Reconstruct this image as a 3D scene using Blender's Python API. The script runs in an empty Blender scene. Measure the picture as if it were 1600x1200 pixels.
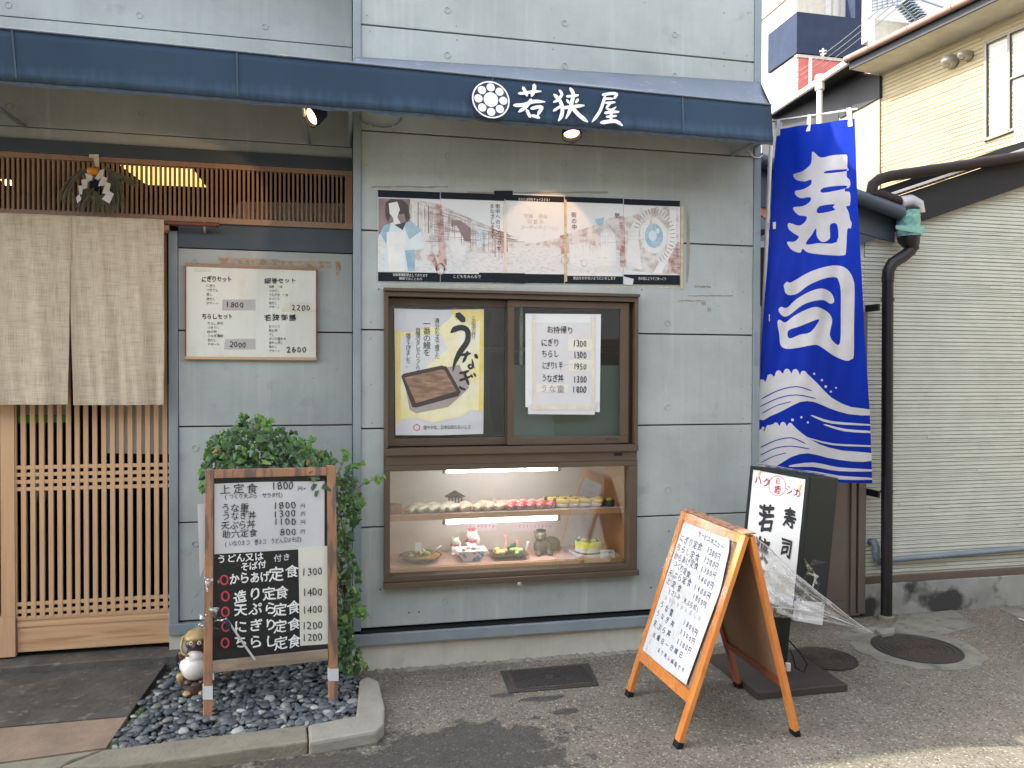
import bpy, bmesh, math, random
from mathutils import Vector, Matrix
from mathutils.geometry import tessellate_polygon
random.seed(7)
RD = math.radians
S = bpy.context.scene
COL = S.collection

# ------------------------------------------------------------------ camera
CAM = Vector((0, -4.0326, 1.55))
YAW, PITCH, ROLL, FOC = 0.21274085, -0.01288648, 0.0026074, 1200.0
fw = Vector((math.sin(YAW) * math.cos(PITCH), math.cos(YAW) * math.cos(PITCH), math.sin(PITCH)))
rt = fw.cross(Vector((0, 0, 1))).normalized()
up = rt.cross(fw)
rr = math.cos(ROLL) * rt + math.sin(ROLL) * up
uu = -math.sin(ROLL) * rt + math.cos(ROLL) * up
cd = bpy.data.cameras.new('camera')
cd.sensor_fit = 'HORIZONTAL'; cd.sensor_width = 36; cd.lens = 36 * FOC / 1600
cd.clip_start = 0.05; cd.clip_end = 500
co = bpy.data.objects.new('camera', cd); COL.objects.link(co)
co.matrix_world = Matrix.Translation(CAM) @ Matrix((rr, uu, -fw)).transposed().to_4x4()
S.camera = co

# ------------------------------------------------------------------ sky, sun, exposure
W = bpy.data.worlds.new('World'); S.world = W; W.use_nodes = True
wn = W.node_tree; bg = wn.nodes['Background']
sk = wn.nodes.new('ShaderNodeTexSky'); sk.sky_type = 'NISHITA'; sk.sun_disc = False
SUN_EL, SUN_ROT = RD(38), RD(283)
sk.sun_elevation = SUN_EL; sk.sun_rotation = SUN_ROT
sk.air_density = 1.0; sk.dust_density = 1.2; sk.ozone_density = 0.6
hs = wn.nodes.new('ShaderNodeHueSaturation'); hs.inputs['Saturation'].default_value = .36; wn.links.new(sk.outputs[0], hs.inputs['Color']); wn.links.new(hs.outputs[0], bg.inputs[0]); bg.inputs[1].default_value = 0.15
sl = bpy.data.lights.new('sun', 'SUN'); sl.energy = 2.0; sl.angle = RD(0.8); sl.color = (1, .93, .82)
so = bpy.data.objects.new('sun', sl); COL.objects.link(so)
sd = Vector((math.sin(SUN_ROT) * math.cos(SUN_EL), math.cos(SUN_ROT) * math.cos(SUN_EL), math.sin(SUN_EL)))
so.rotation_euler = sd.to_track_quat('Z', 'Y').to_euler()
so.location = (-6, 2, 9)
S.view_settings.view_transform = 'Standard'; S.view_settings.look = 'None'
S.view_settings.exposure = 2.85; S.view_settings.gamma = 1
S.render.engine = 'CYCLES'
S.cycles.use_denoising = True
S.cycles.max_bounces = 8; S.cycles.diffuse_bounces = 4; S.cycles.transparent_max_bounces = 16
S.cycles.sample_clamp_indirect = 6
S.cycles.caustics_reflective = False; S.cycles.caustics_refractive = False

# ------------------------------------------------------------------ survey: photo pixel -> point on a real plane
def ray(px, py):
    return rr * ((px - 800) / FOC) + uu * (-(py - 600) / FOC) + fw
def on(px, py, p0, n):
    d = ray(px, py); n = Vector(n)
    return CAM + d * ((Vector(p0) - CAM).dot(n) / d.dot(n))
def atY(px, py, y=0.0): return on(px, py, (0, y, 0), (0, 1, 0))
def atZ(px, py, z=0.0): return on(px, py, (0, 0, z), (0, 0, 1))
def atX(px, py, x=0.0): return on(px, py, (x, 0, 0), (1, 0, 0))

# ------------------------------------------------------------------ materials
def nd(nt, t, **kw):
    n = nt.nodes.new(t)
    for k, v in kw.items():
        if k in n.inputs: n.inputs[k].default_value = v
        else: setattr(n, k, v)
    return n
def mat(name, c1, c2=None, scale=6, rough=.7, bump=0, bscale=60, metal=0, stretch=(1, 1, 1), detail=6, lo=.35, hi=.65,
        c3=None, s3=25, t3=.62, spec=.5, coat=0, world=False, rvar=.1, alpha=1, trans=0):
    m = bpy.data.materials.new(name); m.use_nodes = True; nt = m.node_tree
    b = nt.nodes['Principled BSDF']
    b.inputs['Roughness'].default_value = rough; b.inputs['Metallic'].default_value = metal
    b.inputs['Specular IOR Level'].default_value = spec; b.inputs['Coat Weight'].default_value = coat
    b.inputs['Coat Roughness'].default_value = .15
    L = nt.links.new
    tc = nd(nt, 'ShaderNodeTexCoord')
    src = tc.outputs['Object']
    if world: src = nd(nt, 'ShaderNodeNewGeometry').outputs['Position']
    mp = nd(nt, 'ShaderNodeMapping'); mp.inputs['Scale'].default_value = stretch; L(src, mp.inputs[0])
    c2 = c2 or tuple(x * .85 for x in c1)
    n1 = nd(nt, 'ShaderNodeTexNoise', Scale=scale, Detail=detail, Roughness=.6); L(mp.outputs[0], n1.inputs['Vector'])
    r1 = nd(nt, 'ShaderNodeMapRange'); r1.inputs[1].default_value = lo; r1.inputs[2].default_value = hi; L(n1.outputs[0], r1.inputs[0])
    mx = nd(nt, 'ShaderNodeMix', data_type='RGBA'); L(r1.outputs[0], mx.inputs[0])
    mx.inputs[6].default_value = (*c1, 1); mx.inputs[7].default_value = (*c2, 1)
    out = mx.outputs[2]
    if c3:
        n3 = nd(nt, 'ShaderNodeTexNoise', Scale=s3, Detail=4); L(mp.outputs[0], n3.inputs['Vector'])
        r3 = nd(nt, 'ShaderNodeMapRange'); r3.inputs[1].default_value = t3; r3.inputs[2].default_value = t3 + .08; L(n3.outputs[0], r3.inputs[0])
        m3 = nd(nt, 'ShaderNodeMix', data_type='RGBA'); L(r3.outputs[0], m3.inputs[0]); L(out, m3.inputs[6]); m3.inputs[7].default_value = (*c3, 1)
        out = m3.outputs[2]
    L(out, b.inputs['Base Color'])
    if rvar:
        rn = nd(nt, 'ShaderNodeMapRange'); rn.inputs[3].default_value = max(0, rough - rvar); rn.inputs[4].default_value = min(1, rough + rvar)
        L(n1.outputs[0], rn.inputs[0]); L(rn.outputs[0], b.inputs['Roughness'])
    if bump:
        nb = nd(nt, 'ShaderNodeTexNoise', Scale=bscale, Detail=5); L(mp.outputs[0], nb.inputs['Vector'])
        bp = nd(nt, 'ShaderNodeBump', Strength=bump, Distance=.01); L(nb.outputs[0], bp.inputs['Height']); L(bp.outputs[0], b.inputs['Normal'])
    if trans:
        tr = nd(nt, 'ShaderNodeBsdfTranslucent'); L(out, tr.inputs[0])
        ms = nd(nt, 'ShaderNodeMixShader'); ms.inputs[0].default_value = trans
        L(b.outputs[0], ms.inputs[1]); L(tr.outputs[0], ms.inputs[2]); L(ms.outputs[0], nt.nodes['Material Output'].inputs[0])
    return m
def glass(name, tint=(.9, .95, .93), extra=.0, rough=0.0, bump=0, bs=8):
    m = bpy.data.materials.new(name); m.use_nodes = True; nt = m.node_tree; nt.nodes.clear(); L = nt.links.new
    o = nd(nt, 'ShaderNodeOutputMaterial'); t = nd(nt, 'ShaderNodeBsdfTransparent'); t.inputs[0].default_value = (*tint, 1)
    g = nd(nt, 'ShaderNodeBsdfGlossy', Roughness=rough); g.inputs[0].default_value = (1, 1, 1, 1)
    f = nd(nt, 'ShaderNodeLayerWeight'); pw = nd(nt, 'ShaderNodeMath', operation='POWER'); pw.inputs[1].default_value = 5; L(f.outputs['Facing'], pw.inputs[0])
    a = nd(nt, 'ShaderNodeMath', operation='MULTIPLY_ADD'); a.inputs[1].default_value = .9; a.inputs[2].default_value = .045 + extra
    L(pw.outputs[0], a.inputs[0])
    mx = nd(nt, 'ShaderNodeMixShader'); L(a.outputs[0], mx.inputs[0]); L(t.outputs[0], mx.inputs[1]); L(g.outputs[0], mx.inputs[2]); L(mx.outputs[0], o.inputs[0])
    if bump:
        tc = nd(nt, 'ShaderNodeTexCoord'); n = nd(nt, 'ShaderNodeTexNoise', Scale=bs, Detail=3); L(tc.outputs['Object'], n.inputs['Vector'])
        b = nd(nt, 'ShaderNodeBump', Strength=bump, Distance=.02); L(n.outputs[0], b.inputs['Height'])
        L(b.outputs[0], g.inputs['Normal']); L(b.outputs[0], f.inputs['Normal'])
    return m
def emis(name, c, s):
    m = bpy.data.materials.new(name); m.use_nodes = True; b = m.node_tree.nodes['Principled BSDF']
    b.inputs['Base Color'].default_value = (*c, 1); b.inputs['Emission Color'].default_value = (*c, 1); b.inputs['Emission Strength'].default_value = s
    return m

M = {}
def concrete(name, a, b, streak):
    m = mat(name, a, b, scale=1.6, rough=.75, bump=.12, bscale=45, world=True, c3=tuple(x * .80 for x in a), s3=6, t3=.62)
    nt = m.node_tree; L = nt.links.new; bs = nt.nodes['Principled BSDF']
    old = bs.inputs['Base Color'].links[0].from_socket
    g = nd(nt, 'ShaderNodeNewGeometry'); mp = nd(nt, 'ShaderNodeMapping'); mp.inputs['Scale'].default_value = (26, 26, 1.1); L(g.outputs['Position'], mp.inputs[0])
    n = nd(nt, 'ShaderNodeTexNoise', Scale=1.4, Detail=5); L(mp.outputs[0], n.inputs['Vector'])
    r = nd(nt, 'ShaderNodeMapRange'); r.inputs[1].default_value = .5; r.inputs[2].default_value = .85; r.inputs[4].default_value = streak; L(n.outputs[0], r.inputs[0])
    mx = nd(nt, 'ShaderNodeMix', data_type='RGBA', blend_type='MULTIPLY'); L(r.outputs[0], mx.inputs[0]); L(old, mx.inputs[6]); mx.inputs[7].default_value = (.62, .60, .56, 1)
    n5 = nd(nt, 'ShaderNodeTexNoise', Scale=2.3, Detail=9, Roughness=.7, Distortion=.6); L(g.outputs['Position'], n5.inputs['Vector'])
    r5 = nd(nt, 'ShaderNodeMapRange'); r5.inputs[1].default_value = .35; r5.inputs[2].default_value = .68; r5.inputs[3].default_value = .0; r5.inputs[4].default_value = .55; L(n5.outputs[0], r5.inputs[0])
    m5 = nd(nt, 'ShaderNodeMix', data_type='RGBA', blend_type='MULTIPLY'); L(r5.outputs[0], m5.inputs[0]); L(mx.outputs[2], m5.inputs[6]); m5.inputs[7].default_value = (.74, .75, .74, 1)
    mp6 = nd(nt, 'ShaderNodeMapping'); mp6.inputs['Scale'].default_value = (9, 9, .5); L(g.outputs['Position'], mp6.inputs[0])
    n6 = nd(nt, 'ShaderNodeTexNoise', Scale=1.6, Detail=6, Roughness=.65); L(mp6.outputs[0], n6.inputs['Vector'])
    r6 = nd(nt, 'ShaderNodeMapRange'); r6.inputs[1].default_value = .56; r6.inputs[2].default_value = .72; r6.inputs[4].default_value = .5; L(n6.outputs[0], r6.inputs[0])
    m6 = nd(nt, 'ShaderNodeMix', data_type='RGBA'); L(r6.outputs[0], m6.inputs[0]); L(m5.outputs[2], m6.inputs[6]); m6.inputs[7].default_value = (.43, .44, .415, 1)
    mx = m6
    # tiny pits
    v = nd(nt, 'ShaderNodeTexVoronoi', Scale=11); L(g.outputs['Position'], v.inputs['Vector'])
    r2 = nd(nt, 'ShaderNodeMapRange'); r2.inputs[1].default_value = .05; r2.inputs[2].default_value = .02; L(v.outputs['Distance'], r2.inputs[0])
    m2 = nd(nt, 'ShaderNodeMix', data_type='RGBA', blend_type='MULTIPLY'); L(r2.outputs[0], m2.inputs[0]); L(mx.outputs[2], m2.inputs[6]); m2.inputs[7].default_value = (.45, .45, .45, 1)
    L(m2.outputs[2], bs.inputs['Base Color'])
    return m
M['concrete'] = concrete('formed_concrete', (.36, .388, .372), (.295, .32, .305), .18)
M['plinth'] = concrete('rough_concrete', (.54, .52, .44), (.42, .40, .33), .3)
M['joint'] = mat('joint_shadow_gap', (.10, .10, .10))
M['steel'] = mat('blue_grey_painted_steel', (.20, .238, .252), (.17, .20, .215), scale=5, rough=.45, bump=.03, world=True)
M['darksteel'] = mat('dark_painted_beam', (.045, .06, .075), (.035, .048, .06), rough=.5)
M['bronze'] = mat('bronze_anodised_aluminium', (.088, .060, .040), (.072, .049, .033), scale=3, rough=.42, metal=.1)
M['bronze_dark'] = mat('dark_bronze', (.06, .042, .03), rough=.4, metal=.2)
M['black'] = mat('black_plastic', (.008, .009, .010), rough=.55, spec=.25)
M['navy'] = mat('faded_navy_canvas', (.0155, .035, .064), (.023, .047, .08), scale=2.2, spec=.3, rough=.75, bump=.05, bscale=30, world=True, stretch=(1, 1, .4))
def canvas():
    m = M['navy']; nt = m.node_tree; L = nt.links.new; bs = nt.nodes['Principled BSDF']; old = bs.inputs['Base Color'].links[0].from_socket
    g = nd(nt, 'ShaderNodeNewGeometry'); mp = nd(nt, 'ShaderNodeMapping'); mp.inputs['Scale'].default_value = (30, 30, 1.0); L(g.outputs['Position'], mp.inputs[0])
    n = nd(nt, 'ShaderNodeTexNoise', Scale=1.2, Detail=4); L(mp.outputs[0], n.inputs['Vector'])
    n2 = nd(nt, 'ShaderNodeTexNoise', Scale=.9, Detail=2); L(g.outputs['Position'], n2.inputs['Vector'])
    sx = nd(nt, 'ShaderNodeSeparateXYZ'); L(g.outputs['Position'], sx.inputs[0])
    h = nd(nt, 'ShaderNodeMapRange'); h.inputs[1].default_value = 2.9; h.inputs[2].default_value = 2.76; L(sx.outputs[2], h.inputs[0])
    a = nd(nt, 'ShaderNodeMath', operation='MULTIPLY'); L(n.outputs[0], a.inputs[0]); L(h.outputs[0], a.inputs[1])
    r = nd(nt, 'ShaderNodeMapRange'); r.inputs[1].default_value = .15; r.inputs[2].default_value = .6; r.inputs[4].default_value = .95; L(a.outputs[0], r.inputs[0])
    mx = nd(nt, 'ShaderNodeMix', data_type='RGBA'); L(r.outputs[0], mx.inputs[0]); L(old, mx.inputs[6]); mx.inputs[7].default_value = (.055, .095, .15, 1)
    L(mx.outputs[2], bs.inputs['Base Color'])
canvas()
M['seam'] = mat('worn_canvas_seam', (.03, .05, .078), (.055, .085, .12), scale=9, rough=.8, world=True)
M['navytop'] = mat('pale_canvas_top', (.085, .105, .135), (.11, .13, .16), scale=5, rough=.7, world=True, c3=(.17, .18, .2), s3=18, t3=.62)  # canopy and piping coloured paler than the valance, with lighter blotches
M['hem'] = mat('frayed_canvas_hem', (.02, .03, .045), (.04, .05, .065), scale=30, rough=.9)
M['printwhite'] = mat('white_print', (.78, .79, .8), (.72, .73, .75), scale=30, rough=.6)
M['ink'] = mat('black_marker_ink', (.02, .02, .025), rough=.5)
M['inkblue'] = mat('dark_blue_marker', (.03, .03, .09), rough=.5)
M['inkgrey'] = mat('faded_marker', (.33, .33, .36), rough=.6)
M['chalk'] = mat('white_chalk_marker', (.8, .8, .78), (.7, .7, .68), scale=60, rough=.8)
M['redmark'] = mat('red_chalk_marker', (.5, .045, .05), (.4, .03, .04), scale=60, rough=.7)
M['redprint'] = mat('red_print', (.5, .035, .06), rough=.5)
M['paper'] = mat('white_paper', (.54, .535, .535), (.49, .485, .49), scale=3, rough=.7, bump=.25, bscale=5)
M['paperwarm'] = mat('cream_paper', (.62, .60, .52), (.56, .54, .46), scale=4, rough=.6, bump=.15, bscale=6)
M['papertape'] = mat('masking_tape', (.58, .55, .45), (.5, .47, .38), scale=20, rough=.7)
M['greycard'] = mat('grey_price_card', (.42, .40, .38), rough=.7)
M['whiteboard'] = mat('yellowed_whiteboard', (.60, .60, .53), (.54, .54, .47), scale=1.6, rough=.35, stretch=(2.5, 1, .8), lo=.45, hi=.55)
M['hinoki'] = mat('pale_cypress', (.48, .30, .165), (.41, .25, .13), scale=3, rough=.55, bump=.05, bscale=40, stretch=(12, 12, .9))
M['hinokih'] = mat('pale_cypress_board', (.51, .325, .18), (.43, .26, .135), scale=3, rough=.5, bump=.04, bscale=30, stretch=(.8, 6, 14), c3=(.36, .19, .085), s3=2.2, t3=.6)
M['brownwood'] = mat('weathered_lattice_wood', (.28, .175, .115), (.23, .14, .09), scale=3, rough=.6, stretch=(10, 10, 1))
M['dowel'] = mat('dark_red_wood', (.13, .035, .02), rough=.45)
M['standwood'] = mat('weathered_pine', (.36, .175, .09), (.235, .115, .065), scale=4, rough=.7, bump=.4, bscale=30, stretch=(8, 8, 1), c3=(.13, .085, .065), s3=4, t3=.53)
M['standgrey'] = mat('grey_weathered_pine', (.30, .22, .15), (.20, .15, .11), scale=5, rough=.8, bump=.3, bscale=30, stretch=(1, 8, 8))
M['orangewood'] = mat('orange_varnished_wood', (.60, .22, .045), (.46, .145, .028), scale=5, rough=.3, bump=.05, bscale=30, stretch=(3, 3, 1.2), coat=.4)
M['redwood'] = mat('red_stained_wood', (.26, .07, .03), (.2, .05, .02), scale=5, rough=.4, stretch=(3, 3, 1))
M['plyback'] = mat('brown_hardboard', (.27, .155, .09), (.22, .12, .07), scale=3, rough=.7)
M['caseshelf'] = mat('display_case_wood', (.45, .22, .09), (.38, .18, .07), scale=4, rough=.45, stretch=(1.5, 8, 10))
M['caseback'] = mat('case_back_board', (.50, .46, .40), (.46, .42, .37), rough=.6)
M['pinkcloth'] = mat('pink_table_paper', (.55, .34, .27), (.5, .3, .235), scale=10, rough=.8)
M['linen'] = None
M['asphalt'] = None
M['stoneslab'] = mat('dark_washed_slab', (.085, .078, .068), (.05, .046, .04), scale=7, rough=.55, bump=.8, bscale=18, world=True, c3=(.14, .13, .12), s3=30, t3=.6)
M['tanslab'] = mat('tan_granite_strip', (.23, .165, .11), (.17, .12, .085), scale=9, rough=.8, bump=.3, bscale=70, world=True)
M['kerb'] = mat('kerb_stone', (.20, .18, .13), (.145, .13, .095), scale=9, rough=.85, bump=.5, bscale=70, world=True, c3=(.14, .13, .11), s3=35, t3=.66)
M['kerbpale'] = mat('pale_mortar_kerb', (.25, .235, .195), (.2, .185, .15), scale=6, rough=.8, bump=.4, bscale=50, world=True)
M['soil'] = mat('dark_soil', (.03, .028, .024), rough=.95)
M['moss'] = mat('moss', (.035, .06, .012), (.06, .085, .02), scale=60, rough=.95, bump=1, bscale=150)
M['iron'] = mat('rusty_cast_iron', (.085, .055, .04), (.05, .036, .03), scale=18, rough=.6, metal=.3, bump=.3)
M['irondark'] = mat('dark_cast_iron', (.035, .034, .034), (.05, .045, .04), scale=18, rough=.55, metal=.3)
M['patch'] = mat('pale_mortar_patch', (.215, .20, .165), (.135, .125, .1), scale=7, rough=.9, bump=.6, bscale=60, world=True, c3=(.1, .098, .09), s3=12, t3=.58)
M['siding'] = mat('grey_siding', (.49, .50, .435), (.44, .45, .39), scale=6, rough=.7, world=True, bump=.2, bscale=120)
M['cream'] = mat('cream_siding', (.30, .25, .155), (.27, .222, .135), scale=3, spec=.1, rough=.9, world=True)
M['creamflat'] = mat('cream_render', (.33, .27, .18), (.28, .225, .145), scale=3, spec=.1, rough=.9, world=True)
M['soffit'] = mat('white_soffit', (.66, .63, .55), rough=.8, spec=.1)
M['fascia'] = mat('charcoal_fascia', (.020, .020, .023), (.026, .026, .029), rough=.6, spec=.2)
M['brownpipe'] = mat('dark_brown_gutter_pipe', (.026, .018, .017), (.02, .014, .013), rough=.6, spec=.2)
M['blackpipe'] = mat('black_downpipe', (.009, .008, .009), (.014, .012, .013), scale=8, rough=.4, spec=.35)
M['greypipe'] = mat('blue_grey_conduit', (.17, .20, .235), (.15, .18, .21), rough=.4)
M['copper'] = mat('copper_brown_gutter', (.17, .10, .075), (.13, .08, .06), rough=.5, spec=.3)
M['whitepipe'] = mat('white_pipe', (.62, .6, .57), rough=.4)
M['greentape'] = mat('green_curing_tape', (.12, .30, .24), (.2, .4, .33), scale=14, rough=.3, bump=.5, bscale=25)
M['clearpvc'] = mat('milky_elbow', (.30, .28, .30), (.42, .40, .42), scale=9, rough=.2)
M['mould'] = mat('mould_stained_foundation', (.30, .30, .28), (.20, .20, .185), scale=3, rough=.85, bump=.3, world=True, c3=(.035, .035, .033), s3=3.2, t3=.5)
M['browndoor'] = mat('brown_metal_door', (.125, .10, .08), (.11, .09, .07), rough=.4, metal=.2)
M['bannerblue'] = mat('royal_blue_polyester', (.004, .030, .40), (.003, .025, .34), rough=.6, trans=.4, rvar=0, spec=.2, bump=.05, bscale=8)
M['bannerwhite'] = mat('white_polyester', (.72, .70, .68), rough=.6, trans=.35, rvar=0)
M['whitestrap'] = mat('white_strap', (.68, .67, .62), rough=.7)
M['signwhite'] = mat('white_acrylic', (.72, .73, .69), (.68, .69, .65), scale=2, rough=.25)
M['signframe'] = mat('dark_green_black_frame', (.007, .011, .011), (.010, .015, .015), rough=.45, spec=.3)
M['basewood'] = mat('dark_base_board', (.035, .028, .024), (.05, .04, .035), scale=6, rough=.5, stretch=(1, 6, 6))
M['navywall'] = mat('navy_panel_wall', (.024, .032, .052), (.03, .038, .06), scale=2, rough=.95, spec=.03)
M['whitewall'] = mat('white_wall', (.40, .37, .31), rough=.95, spec=.03)
M['redwall'] = mat('red_panel', (.42, .09, .075), rough=.7)
M['orangeroof'] = mat('faded_orange_sheet', (.55, .15, .08), (.6, .3, .16), scale=2, rough=.7)
M['wire'] = mat('grey_wire', (.08, .085, .085), rough=.5)
M['chrome'] = mat('stainless', (.36, .33, .27), rough=.4, metal=.5, rvar=.05)
M['curtain'] = mat('white_lace_curtain', (.6, .6, .57), rough=.9)
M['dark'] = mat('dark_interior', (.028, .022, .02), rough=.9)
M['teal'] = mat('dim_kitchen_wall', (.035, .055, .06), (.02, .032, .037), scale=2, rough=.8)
M['frostreflect'] = mat('pale_green_frosted_reflection', (.155, .17, .165), (.12, .135, .13), scale=1.5, rough=.5, stretch=(1, 1, .4))
M['glass'] = glass('window_glass', (.86, .92, .9), .0)
M['caseglass'] = glass('case_glass', (.93, .95, .94), .05)
M['film'] = glass('clear_plastic_film', (.96, .97, .97), -.028, .10, 1.2, 14)
M['filmwrinkle'] = glass('crumpled_clear_film', (.85, .87, .87), .16, .15, 1.5, 22)
def milky(name, fac):
    m = glass(name, (.95, .96, .96), .03, .10, 1.4, 16); nt = m.node_tree; L = nt.links.new; o = [n for n in nt.nodes if n.type == 'OUTPUT_MATERIAL'][0]; old = o.inputs[0].links[0].from_socket
    d = nd(nt, 'ShaderNodeBsdfDiffuse'); d.inputs[0].default_value = (.75, .76, .77, 1); ms = nd(nt, 'ShaderNodeMixShader')
    tc = nd(nt, 'ShaderNodeTexCoord'); n = nd(nt, 'ShaderNodeTexNoise', Scale=24, Detail=5, Distortion=1.5); L(tc.outputs['Object'], n.inputs['Vector'])
    r = nd(nt, 'ShaderNodeMapRange'); r.inputs[1].default_value = .5; r.inputs[2].default_value = .72; r.inputs[3].default_value = fac; r.inputs[4].default_value = fac + .3; L(n.outputs[0], r.inputs[0])
    L(r.outputs[0], ms.inputs[0]); L(old, ms.inputs[1]); L(d.outputs[0], ms.inputs[2]); L(ms.outputs[0], o.inputs[0]); return m
M['milky'] = milky('milky_torn_film', .17)
M['milkyfold'] = milky('folded_film_edge', .45)
M['tube'] = emis('lit_fluorescent_tube', (.88, .9, 1.0), 5)
M['lampglow'] = emis('lit_warm_bulb', (1, .56, .2), 1.6)
M['ceilglow'] = emis('lit_paper_ceiling_lamp', (1, .60, .17), .32)
M['leaf'] = mat('ivy_leaf', (.034, .085, .02), (.018, .052, .015), scale=20, rough=.4, trans=.12)
M['leafyoung'] = mat('young_ivy_leaf', (.12, .24, .03), (.08, .18, .025), scale=20, rough=.45, trans=.2)
M['leafdead'] = mat('dry_ivy_leaf', (.16, .10, .03), (.09, .06, .025), scale=20, rough=.7)
M['leafmid'] = mat('mid_green_ivy_leaf', (.055, .125, .022), (.035, .09, .02), scale=20, rough=.4, trans=.15)
M['stem'] = mat('ivy_stem', (.08, .055, .03), rough=.8)
M['ropegreen'] = mat('dried_green_straw', (.07, .085, .055), (.13, .125, .085), scale=40, rough=.9)
M['straw'] = mat('golden_straw', (.42, .31, .13), (.3, .2, .08), scale=30, rough=.7)
M['orange'] = mat('bitter_orange', (.62, .24, .02), rough=.45, bump=.3, bscale=120)
M['ceramicbrown'] = mat('brown_glazed_ceramic', (.085, .045, .032), (.05, .026, .02), scale=14, rough=.35)
M['ceramicwhite'] = mat('white_glazed_ceramic', (.66, .62, .56), (.6, .56, .5), scale=6, rough=.25)
M['ceramictan'] = mat('tan_glazed_ceramic', (.45, .33, .14), (.3, .2, .07), scale=14, rough=.3)
M['figurine'] = mat('olive_brown_pottery', (.11, .085, .05), (.075, .055, .035), scale=9, rough=.5)
M['rice'] = mat('sushi_rice', (.66, .62, .53), (.58, .54, .46), scale=60, rough=.6, bump=.4, bscale=120)
M['fishwhite'] = mat('pale_fish_slice', (.62, .58, .46), (.48, .44, .26), scale=26, rough=.25, stretch=(3, .5, 1), bump=.5, bscale=60, c3=(.35, .40, .20), s3=30, t3=.6)
M['fishcream'] = mat('cream_fish_slice', (.60, .46, .33), (.52, .30, .18), scale=34, rough=.25, bump=.5, bscale=70)
M['fishred'] = mat('red_fish_slice', (.50, .045, .065), (.62, .30, .28), scale=40, rough=.2, lo=.5, hi=.62, bump=.4, bscale=60)
M['egg'] = mat('yellow_egg_slab', (.68, .46, .09), (.50, .28, .04), scale=38, rough=.4, bump=.5, bscale=80, lo=.45, hi=.7)
M['nori'] = mat('black_seaweed', (.018, .022, .018), rough=.5)
M['shrimp'] = mat('pink_shrimp', (.6, .25, .16), (.62, .4, .3), scale=25, rough=.4)
M['yellowband'] = mat('bright_yellow_layer', (.68, .68, .05), rough=.5)
M['bluewhite'] = mat('blue_and_white_china', (.60, .64, .66), (.16, .24, .42), scale=16, rough=.2, lo=.55, hi=.6)
M['lacquer'] = mat('black_brown_plate', (.04, .018, .012), rough=.25)
M['amber'] = mat('amber_plate', (.38, .18, .03), rough=.3)
M['lettuce'] = mat('lettuce_green', (.20, .34, .08), (.4, .48, .2), scale=30, rough=.5)
M['darkgreen'] = mat('dark_garnish', (.02, .09, .03), rough=.5)
M['pinkpaper'] = mat('pale_pink_calendar_sheet', (.62, .50, .52), rough=.7)
M['tempura'] = mat('fried_batter', (.62, .46, .18), (.55, .38, .12), scale=50, rough=.7, bump=1, bscale=90)
M['petal'] = mat('pink_flower', (.6, .1, .16), rough=.6)
M['acwhite'] = mat('beige_appliance', (.5, .46, .38), rough=.5)
M['posterdark'] = mat('black_poster_band', (.006, .009, .013), rough=.6, spec=.2)
M['posterpale'] = mat('faded_poster_paper', (.60, .61, .60), (.55, .56, .56), scale=3, rough=.3, c3=(.48, .49, .49), s3=9, t3=.62)
M['posterroad'] = mat('faded_cobble_print', (.56, .56, .55), (.46, .46, .46), scale=45, rough=.35, stretch=(1, 1, 3), lo=.5, hi=.6)
M['posterred'] = mat('faded_red_print', (.30, .13, .11), (.48, .36, .33), scale=26, lo=.4, hi=.55, rough=.35)
M['posterbrown'] = mat('faded_brown_print', (.40, .35, .32), (.56, .54, .52), scale=22, lo=.4, hi=.55, rough=.35)
M['posterplum'] = mat('dark_plum_print', (.16, .10, .105), (.26, .19, .19), scale=9, rough=.35)
M['posterblue'] = mat('faded_blue_print', (.20, .33, .42), (.35, .46, .52), scale=10, rough=.35)
M['postersky'] = mat('pale_blue_print', (.47, .55, .58), (.55, .6, .6), scale=9, rough=.35)
M['posterskin'] = mat('pale_print', (.66, .65, .62), rough=.35)
M['posterhair'] = mat('dark_hair_print', (.06, .045, .045), rough=.35)
M['gold'] = mat('gold_leaf_print', (.66, .49, .07), (.70, .60, .28), scale=9, rough=.35)
M['goldpale'] = mat('pale_gold_wash', (.70, .62, .30), (.72, .69, .55), scale=5, rough=.35, lo=.4, hi=.6)
M['traydark'] = mat('printed_tray', (.055, .04, .035), rough=.35)
M['trayside'] = mat('printed_tray_side', (.36, .31, .29), rough=.35)
M['eel'] = mat('printed_grilled_eel', (.36, .23, .15), (.13, .075, .05), scale=28, rough=.35, stretch=(.35, 1, 1.6))
M['green'] = mat('green_tape_strip', (.10, .42, .08), rough=.5)
M['tapeyellow'] = mat('yellowed_tape_residue', (.36, .29, .14), (.46, .42, .30), scale=30, rough=.8)
M['rusttape'] = mat('brown_glue_residue', (.26, .17, .085), (.33, .28, .22), scale=40, rough=.85, lo=.4, hi=.55)
M['cardwhite'] = mat('white_card', (.66, .68, .62), rough=.5)

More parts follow.
